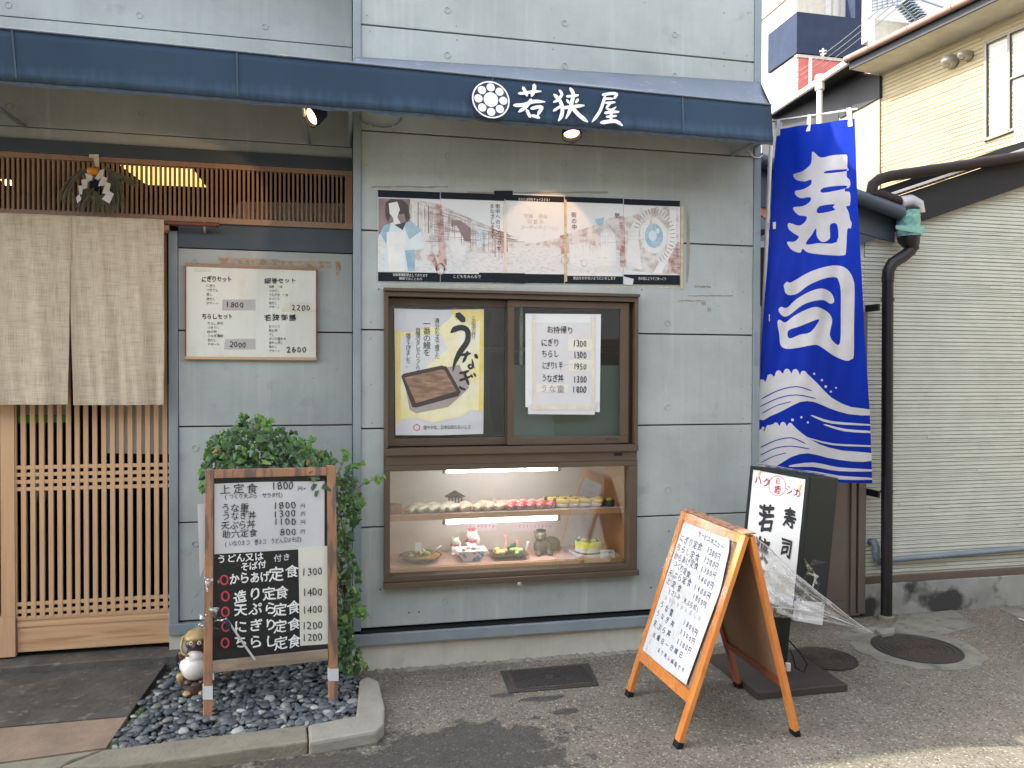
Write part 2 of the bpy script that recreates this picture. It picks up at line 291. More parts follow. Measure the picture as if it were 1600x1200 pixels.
def linen():
    m = mat('linen_weave', (.52, .45, .34), (.45, .385, .28), scale=14, rough=.9, trans=.1, rvar=0)
    nt = m.node_tree; L = nt.links.new; bs = nt.nodes['Principled BSDF']; tr = [n for n in nt.nodes if n.type == 'BSDF_TRANSLUCENT'][0]
    old = bs.inputs['Base Color'].links[0].from_socket; tc = [n for n in nt.nodes if n.type == 'TEX_COORD'][0]
    for st, c in (((260, 1, 9), (.74, .71, .66, 1)), ((9, 1, 260), (.76, .73, .68, 1))):
        mp = nd(nt, 'ShaderNodeMapping'); mp.inputs['Scale'].default_value = st; L(tc.outputs['Object'], mp.inputs[0])
        n = nd(nt, 'ShaderNodeTexNoise', Scale=1, Detail=3); L(mp.outputs[0], n.inputs['Vector'])
        r = nd(nt, 'ShaderNodeMapRange'); r.inputs[1].default_value = .48; r.inputs[2].default_value = .7; L(n.outputs[0], r.inputs[0])
        mx = nd(nt, 'ShaderNodeMix', data_type='RGBA', blend_type='MULTIPLY'); L(r.outputs[0], mx.inputs[0]); L(old, mx.inputs[6]); mx.inputs[7].default_value = c
        old = mx.outputs[2]
    L(old, bs.inputs['Base Color']); L(old, tr.inputs[0])
    return m
M['linen'] = linen()
def asphalt():
    m = mat('asphalt', (.190, .168, .128), (.145, .128, .098), scale=2.2, rough=.85, bump=.9, bscale=190, world=True)
    nt = m.node_tree; L = nt.links.new; bs = nt.nodes['Principled BSDF']; old = bs.inputs['Base Color'].links[0].from_socket
    g = nd(nt, 'ShaderNodeNewGeometry')
    def mul(old, fac, c, bt='MULTIPLY'):
        mx = nd(nt, 'ShaderNodeMix', data_type='RGBA', blend_type=bt); L(fac, mx.inputs[0]); L(old, mx.inputs[6]); mx.inputs[7].default_value = c
        return mx.outputs[2]
    v = nd(nt, 'ShaderNodeTexVoronoi', Scale=125); L(g.outputs['Position'], v.inputs['Vector'])
    sc = nd(nt, 'ShaderNodeSeparateColor'); L(v.outputs['Color'], sc.inputs[0])
    r = nd(nt, 'ShaderNodeMapRange'); r.inputs[1].default_value = .86; r.inputs[2].default_value = 1.05; L(sc.outputs[0], r.inputs[0])
    old = mul(old, r.outputs[0], (.42, .395, .35, 1), 'MIX')
    r = nd(nt, 'ShaderNodeMapRange'); r.inputs[1].default_value = .3; r.inputs[2].default_value = 0; L(sc.outputs[1], r.inputs[0])
    old = mul(old, r.outputs[0], (.38, .36, .34, 1))
    nb_ = nd(nt, 'ShaderNodeTexNoise', Scale=2.7, Detail=8, Roughness=.7); L(g.outputs['Position'], nb_.inputs['Vector'])
    rb_ = nd(nt, 'ShaderNodeMapRange'); rb_.inputs[1].default_value = .42; rb_.inputs[2].default_value = .66; rb_.inputs[4].default_value = .6; L(nb_.outputs[0], rb_.inputs[0]); old = mul(old, rb_.outputs[0], (.66, .64, .62, 1))
    ns = nd(nt, 'ShaderNodeTexNoise', Scale=9, Detail=7, Roughness=.65); L(g.outputs['Position'], ns.inputs['Vector'])
    wet = None
    for (x, y, rx, ry) in ((.50, -.86, .42, .18), (-.05, -.95, .45, .10), (.92, -.50, .11, .03), (.74, -.42, .05, .03), (.98, -.66, .06, .03), (-.9, -.85, .6, .08), (.3, -1.05, .6, .12)):
        mp = nd(nt, 'ShaderNodeVectorMath', operation='SUBTRACT'); L(g.outputs['Position'], mp.inputs[0]); mp.inputs[1].default_value = (x, y, 0)
        dv = nd(nt, 'ShaderNodeVectorMath', operation='DIVIDE'); L(mp.outputs[0], dv.inputs[0]); dv.inputs[1].default_value = (rx, ry, 1)
        ln = nd(nt, 'ShaderNodeVectorMath', operation='LENGTH'); L(dv.outputs[0], ln.inputs[0])
        a = nd(nt, 'ShaderNodeMath', operation='MULTIPLY_ADD'); L(ns.outputs[0], a.inputs[0]); a.inputs[1].default_value = 2.6; L(ln.outputs['Value'], a.inputs[2])
        q = nd(nt, 'ShaderNodeMapRange'); q.inputs[1].default_value = 2.38; q.inputs[2].default_value = 2.22; L(a.outputs[0], q.inputs[0])
        if wet is None: wet = q.outputs[0]
        else:
            w = nd(nt, 'ShaderNodeMath', operation='MAXIMUM'); L(wet, w.inputs[0]); L(q.outputs[0], w.inputs[1]); wet = w.outputs[0]
    old = mul(old, wet, (.36, .36, .38, 1))
    # small chips and crumbs
    v2 = nd(nt, 'ShaderNodeTexVoronoi', Scale=16); L(g.outputs['Position'], v2.inputs['Vector'])
    r2 = nd(nt, 'ShaderNodeMapRange'); r2.inputs[1].default_value = .06; r2.inputs[2].default_value = .035; L(v2.outputs['Distance'], r2.inputs[0])
    s2 = nd(nt, 'ShaderNodeSeparateColor'); L(v2.outputs['Color'], s2.inputs[0])
    t2 = nd(nt, 'ShaderNodeMath', operation='GREATER_THAN'); L(s2.outputs[0], t2.inputs[0]); t2.inputs[1].default_value = .8
    m2 = nd(nt, 'ShaderNodeMath', operation='MULTIPLY'); L(r2.outputs[0], m2.inputs[0]); L(t2.outputs[0], m2.inputs[1])
    old = mul(old, m2.outputs[0], (.42, .4, .37, 1), 'MIX')
    L(old, bs.inputs['Base Color'])
    rg = nd(nt, 'ShaderNodeMapRange'); rg.inputs[3].default_value = .85; rg.inputs[4].default_value = .5; L(wet, rg.inputs[0]); L(rg.outputs[0], bs.inputs['Roughness'])
    return m
M['asphalt'] = asphalt()
def pebblemat():
    m = bpy.data.materials.new('river_pebble'); m.use_nodes = True; nt = m.node_tree; L = nt.links.new; b = nt.nodes['Principled BSDF']
    g = nd(nt, 'ShaderNodeNewGeometry'); oi = nd(nt, 'ShaderNodeObjectInfo')
    a = nd(nt, 'ShaderNodeMath', operation='ADD'); L(g.outputs['Random Per Island'], a.inputs[0]); L(oi.outputs['Random'], a.inputs[1])
    f = nd(nt, 'ShaderNodeMath', operation='FRACT'); L(a.outputs[0], f.inputs[0])
    cr = nd(nt, 'ShaderNodeValToRGB'); L(f.outputs[0], cr.inputs[0]); e = cr.color_ramp.elements
    e[0].color = (.030, .036, .042, 1); e[1].color = (.30, .31, .29, 1); e[1].position = .97
    for p, c in ((.35, (.06, .07, .078, 1)), (.7, (.10, .115, .118, 1)), (.88, (.14, .13, .115, 1))):
        q = e.new(p); q.color = c
    n = nd(nt, 'ShaderNodeTexNoise', Scale=30, Detail=4); L(g.outputs['Position'], n.inputs['Vector'])
    mx = nd(nt, 'ShaderNodeMix', data_type='RGBA', blend_type='OVERLAY'); mx.inputs[0].default_value = .5; L(cr.outputs[0], mx.inputs[6]); L(n.outputs[0], mx.inputs[7])
    L(mx.outputs[2], b.inputs['Base Color']); b.inputs['Roughness'].default_value = .55
    return m
M['pebble'] = pebblemat()

# ------------------------------------------------------------------ mesh helpers
class MB:
    def __init__(s): s.v = []; s.f = []
    def add(s, v, f):
        o = len(s.v); s.v += [Vector(x) for x in v]; s.f += [tuple(i + o for i in q) for q in f]; return s
    def box(s, x0, x1, y0, y1, z0, z1):
        return s.add([(x0, y0, z0), (x1, y0, z0), (x1, y1, z0), (x0, y1, z0), (x0, y0, z1), (x1, y0, z1), (x1, y1, z1), (x0, y1, z1)],
                     [(3, 2, 1, 0), (4, 5, 6, 7), (0, 1, 5, 4), (1, 2, 6, 5), (2, 3, 7, 6), (3, 0, 4, 7)])
    def bar(s, a, b, w, h, side=(0, 0, 1)):
        a = Vector(a); b = Vector(b); d = (b - a).normalized(); sx = d.cross(Vector(side)).normalized(); sy = sx.cross(d)
        v = [p + sx * i * w / 2 + sy * j * h / 2 for p in (a, b) for i, j in ((-1, -1), (1, -1), (1, 1), (-1, 1))]
        return s.add(v, [(3, 2, 1, 0), (4, 5, 6, 7), (0, 1, 5, 4), (1, 2, 6, 5), (2, 3, 7, 6), (3, 0, 4, 7)])
    def prism(s, pts, d):      # polygon (list of 3d points) extruded by vector d
        n = len(pts); pts = [Vector(p) for p in pts]; d = Vector(d)
        tri = tessellate_polygon([pts])
        v = pts + [p + d for p in pts]
        f = [tuple(t) for t in tri] + [tuple(i + n for i in reversed(t)) for t in tri] + [(i, (i + 1) % n, (i + 1) % n + n, i + n) for i in range(n)]
        return s.add(v, f)
    def tube(s, path, r, seg=12, cap=True):
        path = [Vector(p) for p in path]; n = len(path); rs = r if isinstance(r, (list, tuple)) else [r] * n
        d0 = (path[1] - path[0]).normalized(); x = d0.orthogonal().normalized(); v = []
        for i, p in enumerate(path):
            d = (path[min(i + 1, n - 1)] - path[max(i - 1, 0)]).normalized()
            x = (x - d * x.dot(d)).normalized(); y = d.cross(x)
            for k in range(seg):
                a = 2 * math.pi * k / seg; v.append(p + (x * math.cos(a) + y * math.sin(a)) * rs[i])
        f = [(i * seg + k, i * seg + (k + 1) % seg, (i + 1) * seg + (k + 1) % seg, (i + 1) * seg + k) for i in range(n - 1) for k in range(seg)]
        if cap: f += [tuple(reversed(range(seg))), tuple(range((n - 1) * seg, n * seg))]
        return s.add(v, f)
    def lathe(s, prof, c=(0, 0, 0), axis=(0, 0, 1), seg=24):
        ax = Vector(axis).normalized(); x = ax.orthogonal().normalized(); y = ax.cross(x); c = Vector(c); v = []
        for r, h in prof:
            for k in range(seg):
                a = 2 * math.pi * k / seg; v.append(c + ax * h + (x * math.cos(a) + y * math.sin(a)) * max(r, 1e-5))
        n = len(prof)
        f = [(i * seg + k, i * seg + (k + 1) % seg, (i + 1) * seg + (k + 1) % seg, (i + 1) * seg + k) for i in range(n - 1) for k in range(seg)]
        f += [tuple(reversed(range(seg))), tuple(range((n - 1) * seg, n * seg))]
        return s.add(v, f)
    def grid(s, fn, nu, nv):
        v = [fn(i / nu, j / nv) for j in range(nv + 1) for i in range(nu + 1)]
        f = [(j * (nu + 1) + i, j * (nu + 1) + i + 1, (j + 1) * (nu + 1) + i + 1, (j + 1) * (nu + 1) + i) for j in range(nv) for i in range(nu)]
        return s.add(v, f)
    def quad(s, a, b, c, d): return s.add([a, b, c, d], [(0, 1, 2, 3)])

ORG = {}
def root_of(o):
    while o.parent: o = o.parent
    return o
def obj(name, mb, m, parent=None, bevel=0, smooth=False, kind=None, label=None, fix=True, local=False):
    org = Vector((0, 0, 0)) if (local or parent is None) else ORG.get(root_of(parent).name, Vector((0, 0, 0)))
    me = bpy.data.meshes.new(name)
    me.from_pydata([tuple(v - org) for v in mb.v], [], mb.f)
    if fix or bevel:
        bm = bmesh.new(); bm.from_mesh(me)
        if fix: bmesh.ops.recalc_face_normals(bm, faces=bm.faces)
        if bevel:
            bmesh.ops.bevel(bm, geom=[e for e in bm.edges if len(e.link_faces) == 2 and e.calc_face_angle(0) > .5], offset=bevel, segments=2, affect='EDGES', profile=.6)
        bm.to_mesh(me); bm.free()
    if smooth:
        me.polygons.foreach_set('use_smooth', [True] * len(me.polygons))
        if smooth == 'auto':
            try: me.set_sharp_from_angle(angle=RD(40))
            except Exception: pass
    me.materials.append(m)
    o = bpy.data.objects.new(name, me); COL.objects.link(o)
    if parent: o.parent = parent
    if kind: o['kind'] = kind
    if label: o['label'] = label
    return o
def tag(o, label, cat, group=None):
    o['label'] = label; o['category'] = cat
    if group: o['group'] = group
    return o
def thing(name, label, cat, loc=(0, 0, 0), group=None, rotz=0):
    o = bpy.data.objects.new(name, None); COL.objects.link(o); o.empty_display_size = .05
    o.location = loc; o.rotation_euler = (0, 0, rotz); ORG[o.name] = Vector(loc)
    return tag(o, label, cat, group)
def structure(name, loc=(0, 0, 0)):
    o = bpy.data.objects.new(name, None); COL.objects.link(o); o.location = loc; ORG[o.name] = Vector(loc); o['kind'] = 'structure'
    return o
def copy_tree(o, parent=None):
    c = o.copy(); COL.objects.link(c)
    if parent: c.parent = parent
    for ch in [x for x in o.children]: copy_tree(ch, c)
    return c
def share(name, mesh, parent, mw):
    o = bpy.data.objects.new(name, mesh); COL.objects.link(o); o.parent = parent; o.matrix_basis = mw; return o
def boxp(name, m, parent, x0, x1, y0, y1, z0, z1, bevel=0, **k):
    return obj(name, MB().box(x0, x1, y0, y1, z0, z1), m, parent, bevel, **k)

# ------------------------------------------------------------------ lettering
GL = {}
def glyph(ch, bold=0):
    k = (ch, bold)
    if k not in GL:
        c = bpy.data.curves.new('t', 'FONT'); c.body = ch; c.resolution_u = 3
        o = bpy.data.objects.new('t', c); COL.objects.link(o)
        me = bpy.data.meshes.new_from_object(o.evaluated_get(bpy.context.evaluated_depsgraph_get()))
        GL[k] = ([(v.co.x, v.co.y) for v in me.vertices], [tuple(p.vertices) for p in me.polygons])
        bpy.data.objects.remove(o); bpy.data.meshes.remove(me); bpy.data.curves.remove(c)
    return GL[k]
class Sheet:
    """flat print on a real plane through p0 with normal n; positions are read off the photograph onto that plane"""
    def __init__(s, p0, n, parent, upv=(0, 0, 1), x0=None):
        s.p0 = Vector(p0); s.n = Vector(n).normalized()
        if s.n.dot(CAM - s.p0) < 0: s.n = -s.n
        s.V = (Vector(upv) - s.n * s.n.dot(Vector(upv))).normalized(); s.U = s.V.cross(s.n)
        s.parent = parent; s.mb = {}; s.k = 0; s.grp = 0
    def at(s, px, py): return on(px, py, s.p0, s.n)
    def _mb(s, m, name='lettering'): return s.mb.setdefault((m, name, s.grp), MB())
    def char(s, ch, p, size, m, rot=0, sx=1, bold=0, U=None, V=None, lift=.0016, wob=0, name='lettering'):
        v, f = glyph(ch)
        if not v: return
        U = U or s.U; V = V or s.V; c, q = math.cos(rot), math.sin(rot); s.k += 1
        ph = random.random() * 6; a1 = random.uniform(2, 4); a2 = random.uniform(2, 4)
        out = []
        w = .5 if ord(ch) > 255 else .3
        for x, y in v:
            x -= w; y -= .36
            x, y = x + wob * math.sin(a1 * y * 3 + ph) + wob * .8 * x * y, y + wob * math.sin(a2 * x * 3 + ph * 2) + wob * x * .5
            x *= sx; x, y = c * x - q * y, q * x + c * y
            out.append(p + (U * x + V * y) * size + s.n * (lift + (s.k % 9) * .00006))
        b_ = bold * size * .62; dirs = [(0, 0)] if bold < .005 else [(math.cos(a), math.sin(a)) for a in ([.6, 3.7] if bold < .02 else [.4, 1.65, 2.9, 4.15, 5.4])]
        for i_, (cx, cy) in enumerate(dirs): s._mb(m, name).add([q + (U * cx + V * cy) * b_ + s.n * (i_ * .00001) for q in out], f)
    def line(s, txt, a, b, h, m, bold=.0, wob=.03, jit=.06, vertical=False, name='lettering', lift=.0016, sx=1.0):
        """txt from pixel a to pixel b (centres of first and last character), character height h pixels"""
        s.grp += 1; A = s.at(*a); B = s.at(*b); n = len(txt)
        up_ = (s.at(a[0], a[1] - h / 2) - s.at(a[0], a[1] + h / 2)); size = abs(up_.dot(s.V)) * 1.12
        D = (B - A); step = D.length / max(1, n - 1) if n > 1 else size
        if n > 1 and not vertical:
            U = D.normalized(); V = (s.V - U * s.V.dot(U) * .0).normalized()
        else: U = s.U; V = s.V
        for i, ch in enumerate(txt):
            if ch == ' ': continue
            p = A.lerp(B, i / max(1, n - 1)) if n > 1 else A
            wch = .98 if ord(ch) > 255 else .56
            k = min(1.0, step / (size * wch)) if (n > 1 and not vertical) else 1.0
            if vertical: k = 1.0
            p = p + V * size * random.uniform(-jit, jit) * .6 + U * size * random.uniform(-jit, jit) * .5
            s.char(ch, p, size * random.uniform(1 - jit, 1 + jit), m, random.uniform(-jit, jit) * .9, max(.55, k) * sx, bold, U, V, lift, wob, name)
    def poly(s, pts, m, lift=.0008, name='print'):
        s.grp += 1; P = [s.at(*p) + s.n * lift for p in pts]
        tri = tessellate_polygon([P]); s._mb(m, name).add(P, [tuple(t) for t in tri])
    def brush(s, pts, m, w, lift=.0016, name='lettering', taper=True, cnv=None, w0=.35, w1=.15):
        """one brush stroke: pixel polyline with a swelling width"""
        if cnv: pts = [cnv(*p) for p in pts]
        P = [s.at(*p) for p in pts]
        # catmull-rom
        Q = []
        for i in range(len(P) - 1):
            p0 = P[max(i - 1, 0)]; p1 = P[i]; p2 = P[i + 1]; p3 = P[min(i + 2, len(P) - 1)]
            for k in range(6):
                t = k / 6
                Q.append(.5 * ((2 * p1) + (p2 - p0) * t + (2 * p0 - 5 * p1 + 4 * p2 - p3) * t * t + (3 * p1 - p0 - 3 * p2 + p3) * t ** 3))
        Q.append(P[-1]); n = len(Q); s.k += 1
        off = s.n * (lift + (s.k % 40) * .00006); v = []; f = []
        for i, p in enumerate(Q):
            d = (Q[min(i + 1, n - 1)] - Q[max(i - 1, 0)]).normalized(); sd_ = s.n.cross(d); t = i / (n - 1)
            ww = w * (min(1, w0 + t * 6) * min(1, w1 + (1 - t) * 3.2) if taper else 1) / 2
            v += [p - sd_ * ww + off, p + sd_ * ww + off]
            if i: f.append((2 * i - 2, 2 * i - 1, 2 * i + 1, 2 * i))
        s._mb(m, name).add(v, f)
        for e, ww in ((Q[0], w * (w0 if taper else 1) / 2),):
            c = [e + off + (s.U * math.cos(a) + s.V * math.sin(a)) * ww * .98 for a in [k * math.pi / 4 for k in range(8)]]
            s._mb(m, name).add([x + s.n * .00003 for x in c], [tuple(range(8))])
    def disc(s, c, r, m, r2=None, lift=.0016, name='print', seg=28):
        C = s.at(*c); s.k += 1; off = s.n * (lift + (s.k % 9) * .00005)
        A = [k * 2 * math.pi / seg for k in range(seg)]
        if r2 is None: s._mb(m, name).add([C + off + (s.U * math.cos(a) + s.V * math.sin(a)) * r for a in A], [tuple(range(seg))])
        else:
            v = [C + off + (s.U * math.cos(a) + s.V * math.sin(a)) * q for q in (r, r2) for a in A]
            s._mb(m, name).add(v, [(k, (k + 1) % seg, seg + (k + 1) % seg, seg + k) for k in range(seg)])
    def flush(s):
        for (m, name, _g), mb in s.mb.items(): obj(name, mb, M[m], s.parent, fix=False)
        s.mb = {}
def slab(name, p0, n, px, thick, m, parent, lift=0, **k):
    """a flat board or sheet: outline read off the photo onto plane (p0, n), given real thickness away from the viewer"""
    n = Vector(n).normalized()
    if n.dot(CAM - Vector(p0)) < 0: n = -n
    P = [on(x, y, p0, n) + n * lift for x, y in px]
    return obj(name, MB().prism(P, -n * thick), m, parent, **k)
def blob(ells, vox=.006, smooth_it=3):
    bm = bmesh.new()
    for e in ells:
        c, r = e[0], e[1]; rot = e[2] if len(e) > 2 else (0, 0, 0)
        mt = Matrix.Translation(c) @ Matrix.Rotation(rot[2], 4, 'Z') @ Matrix.Rotation(rot[1], 4, 'Y') @ Matrix.Rotation(rot[0], 4, 'X') @ Matrix.Diagonal((*r, 1))
        bmesh.ops.create_icosphere(bm, subdivisions=3, radius=1, matrix=mt)
    me = bpy.data.meshes.new('b'); bm.to_mesh(me); bm.free()
    o = bpy.data.objects.new('b', me); COL.objects.link(o)
    r = o.modifiers.new('r', 'REMESH'); r.mode = 'VOXEL'; r.voxel_size = vox
    q = o.modifiers.new('s', 'SMOOTH'); q.iterations = smooth_it; q.factor = .5
    e = bpy.data.meshes.new_from_object(o.evaluated_get(bpy.context.evaluated_depsgraph_get()))
    mb = MB(); mb.v = [v.co.copy() for v in e.vertices]; mb.f = [tuple(p.vertices) for p in e.polygons]
    bpy.data.objects.remove(o); bpy.data.meshes.remove(me); bpy.data.meshes.remove(e)
    return mb
def moved(mb, off, s=1, rz=0):
    c, q = math.cos(rz), math.sin(rz); off = Vector(off)
    mb.v = [Vector((v.x * c - v.y * q, v.x * q + v.y * c, v.z)) * s + off for v in mb.v]; return mb

# ================================================================== GROUND
XR = 2.286                     # right edge of the concrete, corner strip to 2.33
REC = .32                      # the entrance bay is set back
g = obj('asphalt_road', MB().grid(lambda u, v: Vector((-60 + 120 * u, -40 + 160 * v, 0)), 1, 1), M['asphalt'], kind='structure')

# entrance slab, tan strip
ent = structure('entrance_paving')
def slabz(name, px, m, z1, th, parent=None, **k):
    P = [atZ(x, y, z1) for x, y in px]
    return obj(name, MB().prism(P, (0, 0, -th)), m, parent, **k)
slabz('paving_slab', [(-1100, 1130), (267, 1022), (262, 1032), (200, 1118), (-1160, 1240)], M['stoneslab'], .045, .05, ent)
slabz('paving_slab', [(-1160, 1242), (199, 1120), (165, 1168), (-1200, 1360)], M['tanslab'], .046, .05, ent)
obj('threshold', MB().box(-3.2, -.86, .22, .44, .0, .085), M['stoneslab'], ent, .006)
# kerb stones
kb = structure('kerb_edging')
slabz('kerbstone', [(-1205, 1361), (163, 1170), (110, 1187), (95, 1198), (-1230, 1390)], M['kerb'], .05, .06, kb, bevel=.008)
slabz('kerbstone', [(95, 1198), (163, 1171), (478, 1132), (481, 1158), (200, 1196)], M['kerb'], .052, .06, kb, bevel=.008)
slabz('kerbstone', [(481, 1132), (556, 1118), (562, 1062), (575, 1056), (592, 1064), (601, 1102), (600, 1130), (588, 1142), (483, 1160)], M['kerbpale'], .055, .062, kb, bevel=.012)

# drain covers
def drain():
    a = atZ(783, 1047); t = thing('drain_cover', 'rusty rectangular iron drain cover with diamond tread below the display window', 'drain cover', (a.x, a.y, 0))
    P = [atZ(782, 1048, .006), (atZ(920, 1036, .006)), atZ(936, 1070, .006), atZ(795, 1082, .006)]
    obj('cover_frame', MB().prism(P, (0, 0, -.02)), M['irondark'], t, .002)
    c = sum(P, Vector()) / 4; Q = [c + (p - c) * .87 + Vector((0, 0, .003)) for p in P]
    obj('cover_plate', MB().prism(Q, (0, 0, -.006)), M['iron'], t, .001)
    mb = MB(); ex = (Q[1] - Q[0]); ey = (Q[3] - Q[0]); 
    for k in range(-9, 24):
        for sgn in (1, -1):
            u0 = k / 22; pts = []
            for j in range(2):
                v = j; u = u0 + sgn * v * .42 + (0 if sgn > 0 else .42)
                pts.append((u, v))
            (ua, va), (ub, vb) = pts
            # clip
            lo, hi = 0.03, 0.97; t0, t1 = 0., 1.
            du = ub - ua
            for lim, sg in ((lo, 1), (hi, -1)):
                if du:
                    tt = (lim - ua) / du
                    if (du > 0) == (sg > 0): t0 = max(t0, tt)
                    else: t1 = min(t1, tt)
            if t1 - t0 > .05:
                A = Q[0] + ex * (ua + du * t0) + ey * (.05 + .9 * t0); B = Q[0] + ex * (ua + du * t1) + ey * (.05 + .9 * t1)
                mb.bar(A + Vector((0, 0, .001 + .0006 * (sgn > 0))), B + Vector((0, 0, .001 + .0006 * (sgn > 0))), .004, .004)
    obj('tread', mb, M['irondark'], t)
    c2 = c + Vector((0, 0, .0035)); cc = MB().lathe([(.028, 0), (.028, .004), (.02, .005)], c2, seg=6); obj('crest', cc, M['irondark'], t, label='six pointed crest in the middle of the cover')
drain()
def manhole(px, py, r, label, ringr):
    c = atZ(px, py); t = thing('manhole_cover', label, 'manhole cover', (c.x, c.y, 0))
    mb = MB().lathe([(0, .001), (r, .001), (r, .009), (r - .012, .009), (r - .014, .006), (0, .006)], c, seg=56)
    obj('cover_rim', mb, M['irondark'], t)
    for k in range(1, 7):
        q = r * k / 7.3
        obj('rib', MB().lathe([(q - .006, .0055), (q - .005, .0095), (q + .005, .0095), (q + .006, .0055)], c, seg=48), M['iron'], t)
    if ringr:
        rnd = random.Random(3); pts = []
        for k in range(40):
            a = 2 * math.pi * k / 40; q = ringr * (1 + rnd.uniform(-.06, .05)); pts.append(c + Vector((math.cos(a) * q * 1.06, math.sin(a) * q * .95, .003)))
        obj('mortar_collar', MB().prism(pts, (0, 0, -.01)), M['patch'], t)
manhole(1432, 1014, .235, 'round ribbed manhole cover with a pale mortar collar near the downpipe', .33)
manhole(1288, 1030, .17, 'smaller rusty manhole cover half hidden behind the light box base', 0)
pt = structure('mortar_patches')
def patch(px, z):
    P = [];
    for i, p in enumerate(px):
        q = px[(i + 1) % len(px)]
        for k in range(4): P.append(atZ(p[0] + (q[0] - p[0]) * k / 4 + random.uniform(-2, 2), p[1] + (q[1] - p[1]) * k / 4 + random.uniform(-1, 1), z))
    obj('mortar_patch', MB().prism(P, (0, 0, -.01)), M['patch'], pt)
patch([(1405, 962), (1490, 953), (1528, 978), (1465, 994), (1390, 986)], .0045)
patch([(1560, 952), (1640, 944), (1640, 972), (1600, 965)], .0045)
patch([(1320, 985), (1385, 975), (1400, 992), (1345, 1003), (1310, 998)], .0035)
tl = atZ(1392, 988); c = MB().prism([atZ(x, y, .022) for x, y in ((1367, 983), (1398, 980), (1397, 988), (1380, 992))], (0, 0, -.02))
tag(obj('broken_tile', c, M['kerbpale']), 'broken piece of pale tile at the foot of the black downpipe', 'tile')
tag(obj('litter', MB().bar(atZ(1592, 966, .01), atZ(1602, 970, .01), .012, .004), M['cardwhite']), 'small white scrap lying on the road by the foundation at far right', 'litter')

# ================================================================== THE SHOP
shop = thing('sushi_shop', 'grey exposed concrete sushi shop with a lattice entrance and blue grey steel trim', 'shop', (0, 0, 0))
HB = 3.9  # unseen roof height, set so the shop's shadow edge lands on the road
JZ = [.229, .755, 1.266, 1.777, 2.289, 2.80, 3.34, 3.9]
G = .004
X0 = .075
WX0, WX1, WZ0, WZ1 = .192, 1.577, .44, 1.975
def panel(poly, y0=0., th=.03, parent=shop, m=None):
    obj('concrete_panel', MB().prism([(x, y0, z) for x, z in poly], (0, th, 0)), m or M['concrete'], parent, .0025)
for i in range(7):
    a, b = JZ[i] + G, JZ[i + 1] - G
    if i == 0: panel([(X0, a), (XR, a), (XR, b), (WX1 + .0, b), (WX1 + .0, WZ0), (WX0, WZ0), (WX0, b), (X0, b)])
    elif i in (1, 2): panel([(X0, a), (WX0, a), (WX0, b), (X0, b)]); panel([(WX1, a), (XR, a), (XR, b), (WX1, b)])
    elif i == 3: panel([(X0, a), (WX0, a), (WX0, WZ1), (WX1, WZ1), (WX1, a), (XR, a), (XR, b), (X0, b)])
    else: panel([(X0, a), (XR, a), (XR, b), (X0, b)])
# shell of the building: walls, roof, floor (gives the dark rooms behind the glass and lattice)
sh = MB()
sh.box(X0 - .03, WX0 - .02, .031, .20, 0, HB - .01); sh.box(WX1 + .02, 2.325, .031, .20, 0, HB - .01)
sh.box(WX0 - .02, WX1 + .02, .031, .20, 0, WZ0 - .02); sh.box(WX0 - .02, WX1 + .02, .031, .20, WZ1 + .02, HB - .01)
sh.box(2.24, 2.327, .2005, 6, 0, HB - .01)
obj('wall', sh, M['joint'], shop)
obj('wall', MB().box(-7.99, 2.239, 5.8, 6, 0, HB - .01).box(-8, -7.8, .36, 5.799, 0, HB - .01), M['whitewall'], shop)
obj('roof', MB().box(-8, 2.33, .0, 6, HB, HB + .12), M['steel'], shop)  # carried far left out of view to keep sun off the entrance paving
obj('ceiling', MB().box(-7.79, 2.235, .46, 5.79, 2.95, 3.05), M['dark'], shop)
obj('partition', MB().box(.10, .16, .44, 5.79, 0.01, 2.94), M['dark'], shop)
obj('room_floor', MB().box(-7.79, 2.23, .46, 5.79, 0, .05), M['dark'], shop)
obj('room_wall', MB().box(-7.79, .09, 2.6, 2.7, .06, 2.94), mat('brown_room_wall', (.06, .04, .03), (.03, .02, .016), rough=.9), shop)
# steel column, corner, rails, plinth
obj('steel_column', MB().box(.036, .0745, -.012, .30, .20, HB), M['steel'], shop, .003)
obj('corner_trim', MB().box(XR + .002, 2.33, -.008, .032, .20, HB), M['steel'], shop, .003)
obj('trim_cap', MB().box(XR + .008, 2.316, -.0115, -.0085, 1.60, 1.795), M['greypipe'], shop)
obj('sill_rail', MB().box(.036, 2.335, -.03, .03, .148, .205), M['steel'], shop, .004)
obj('sill_rail', MB().box(.036, 2.335, -.012, .03, .206, .222), M['black'], shop)
obj('plinth', MB().box(.03, 2.31, .0, .20, -.02, .147), M['plinth'], shop, .006)
# mortar fillet at the wall foot, rough
def fillet():
    rnd = random.Random(4); mb = MB(); n = 150; v = []
    for i in range(n + 1):
        x = .05 + 2.2 * i / n; d = .022 + rnd.uniform(-.010, .014); h = .013 + rnd.uniform(-.006, .006)
        v += [(x, .002, h), (x, -d, .0005), (x, .002, -.01)]
    f = []
    for i in range(n):
        a = 3 * i; f += [(a, a + 1, a + 4, a + 3), (a + 1, a + 2, a + 5, a + 4)]
    obj('mortar_fillet', mb.add(v, f), M['patch'], shop)
fillet()
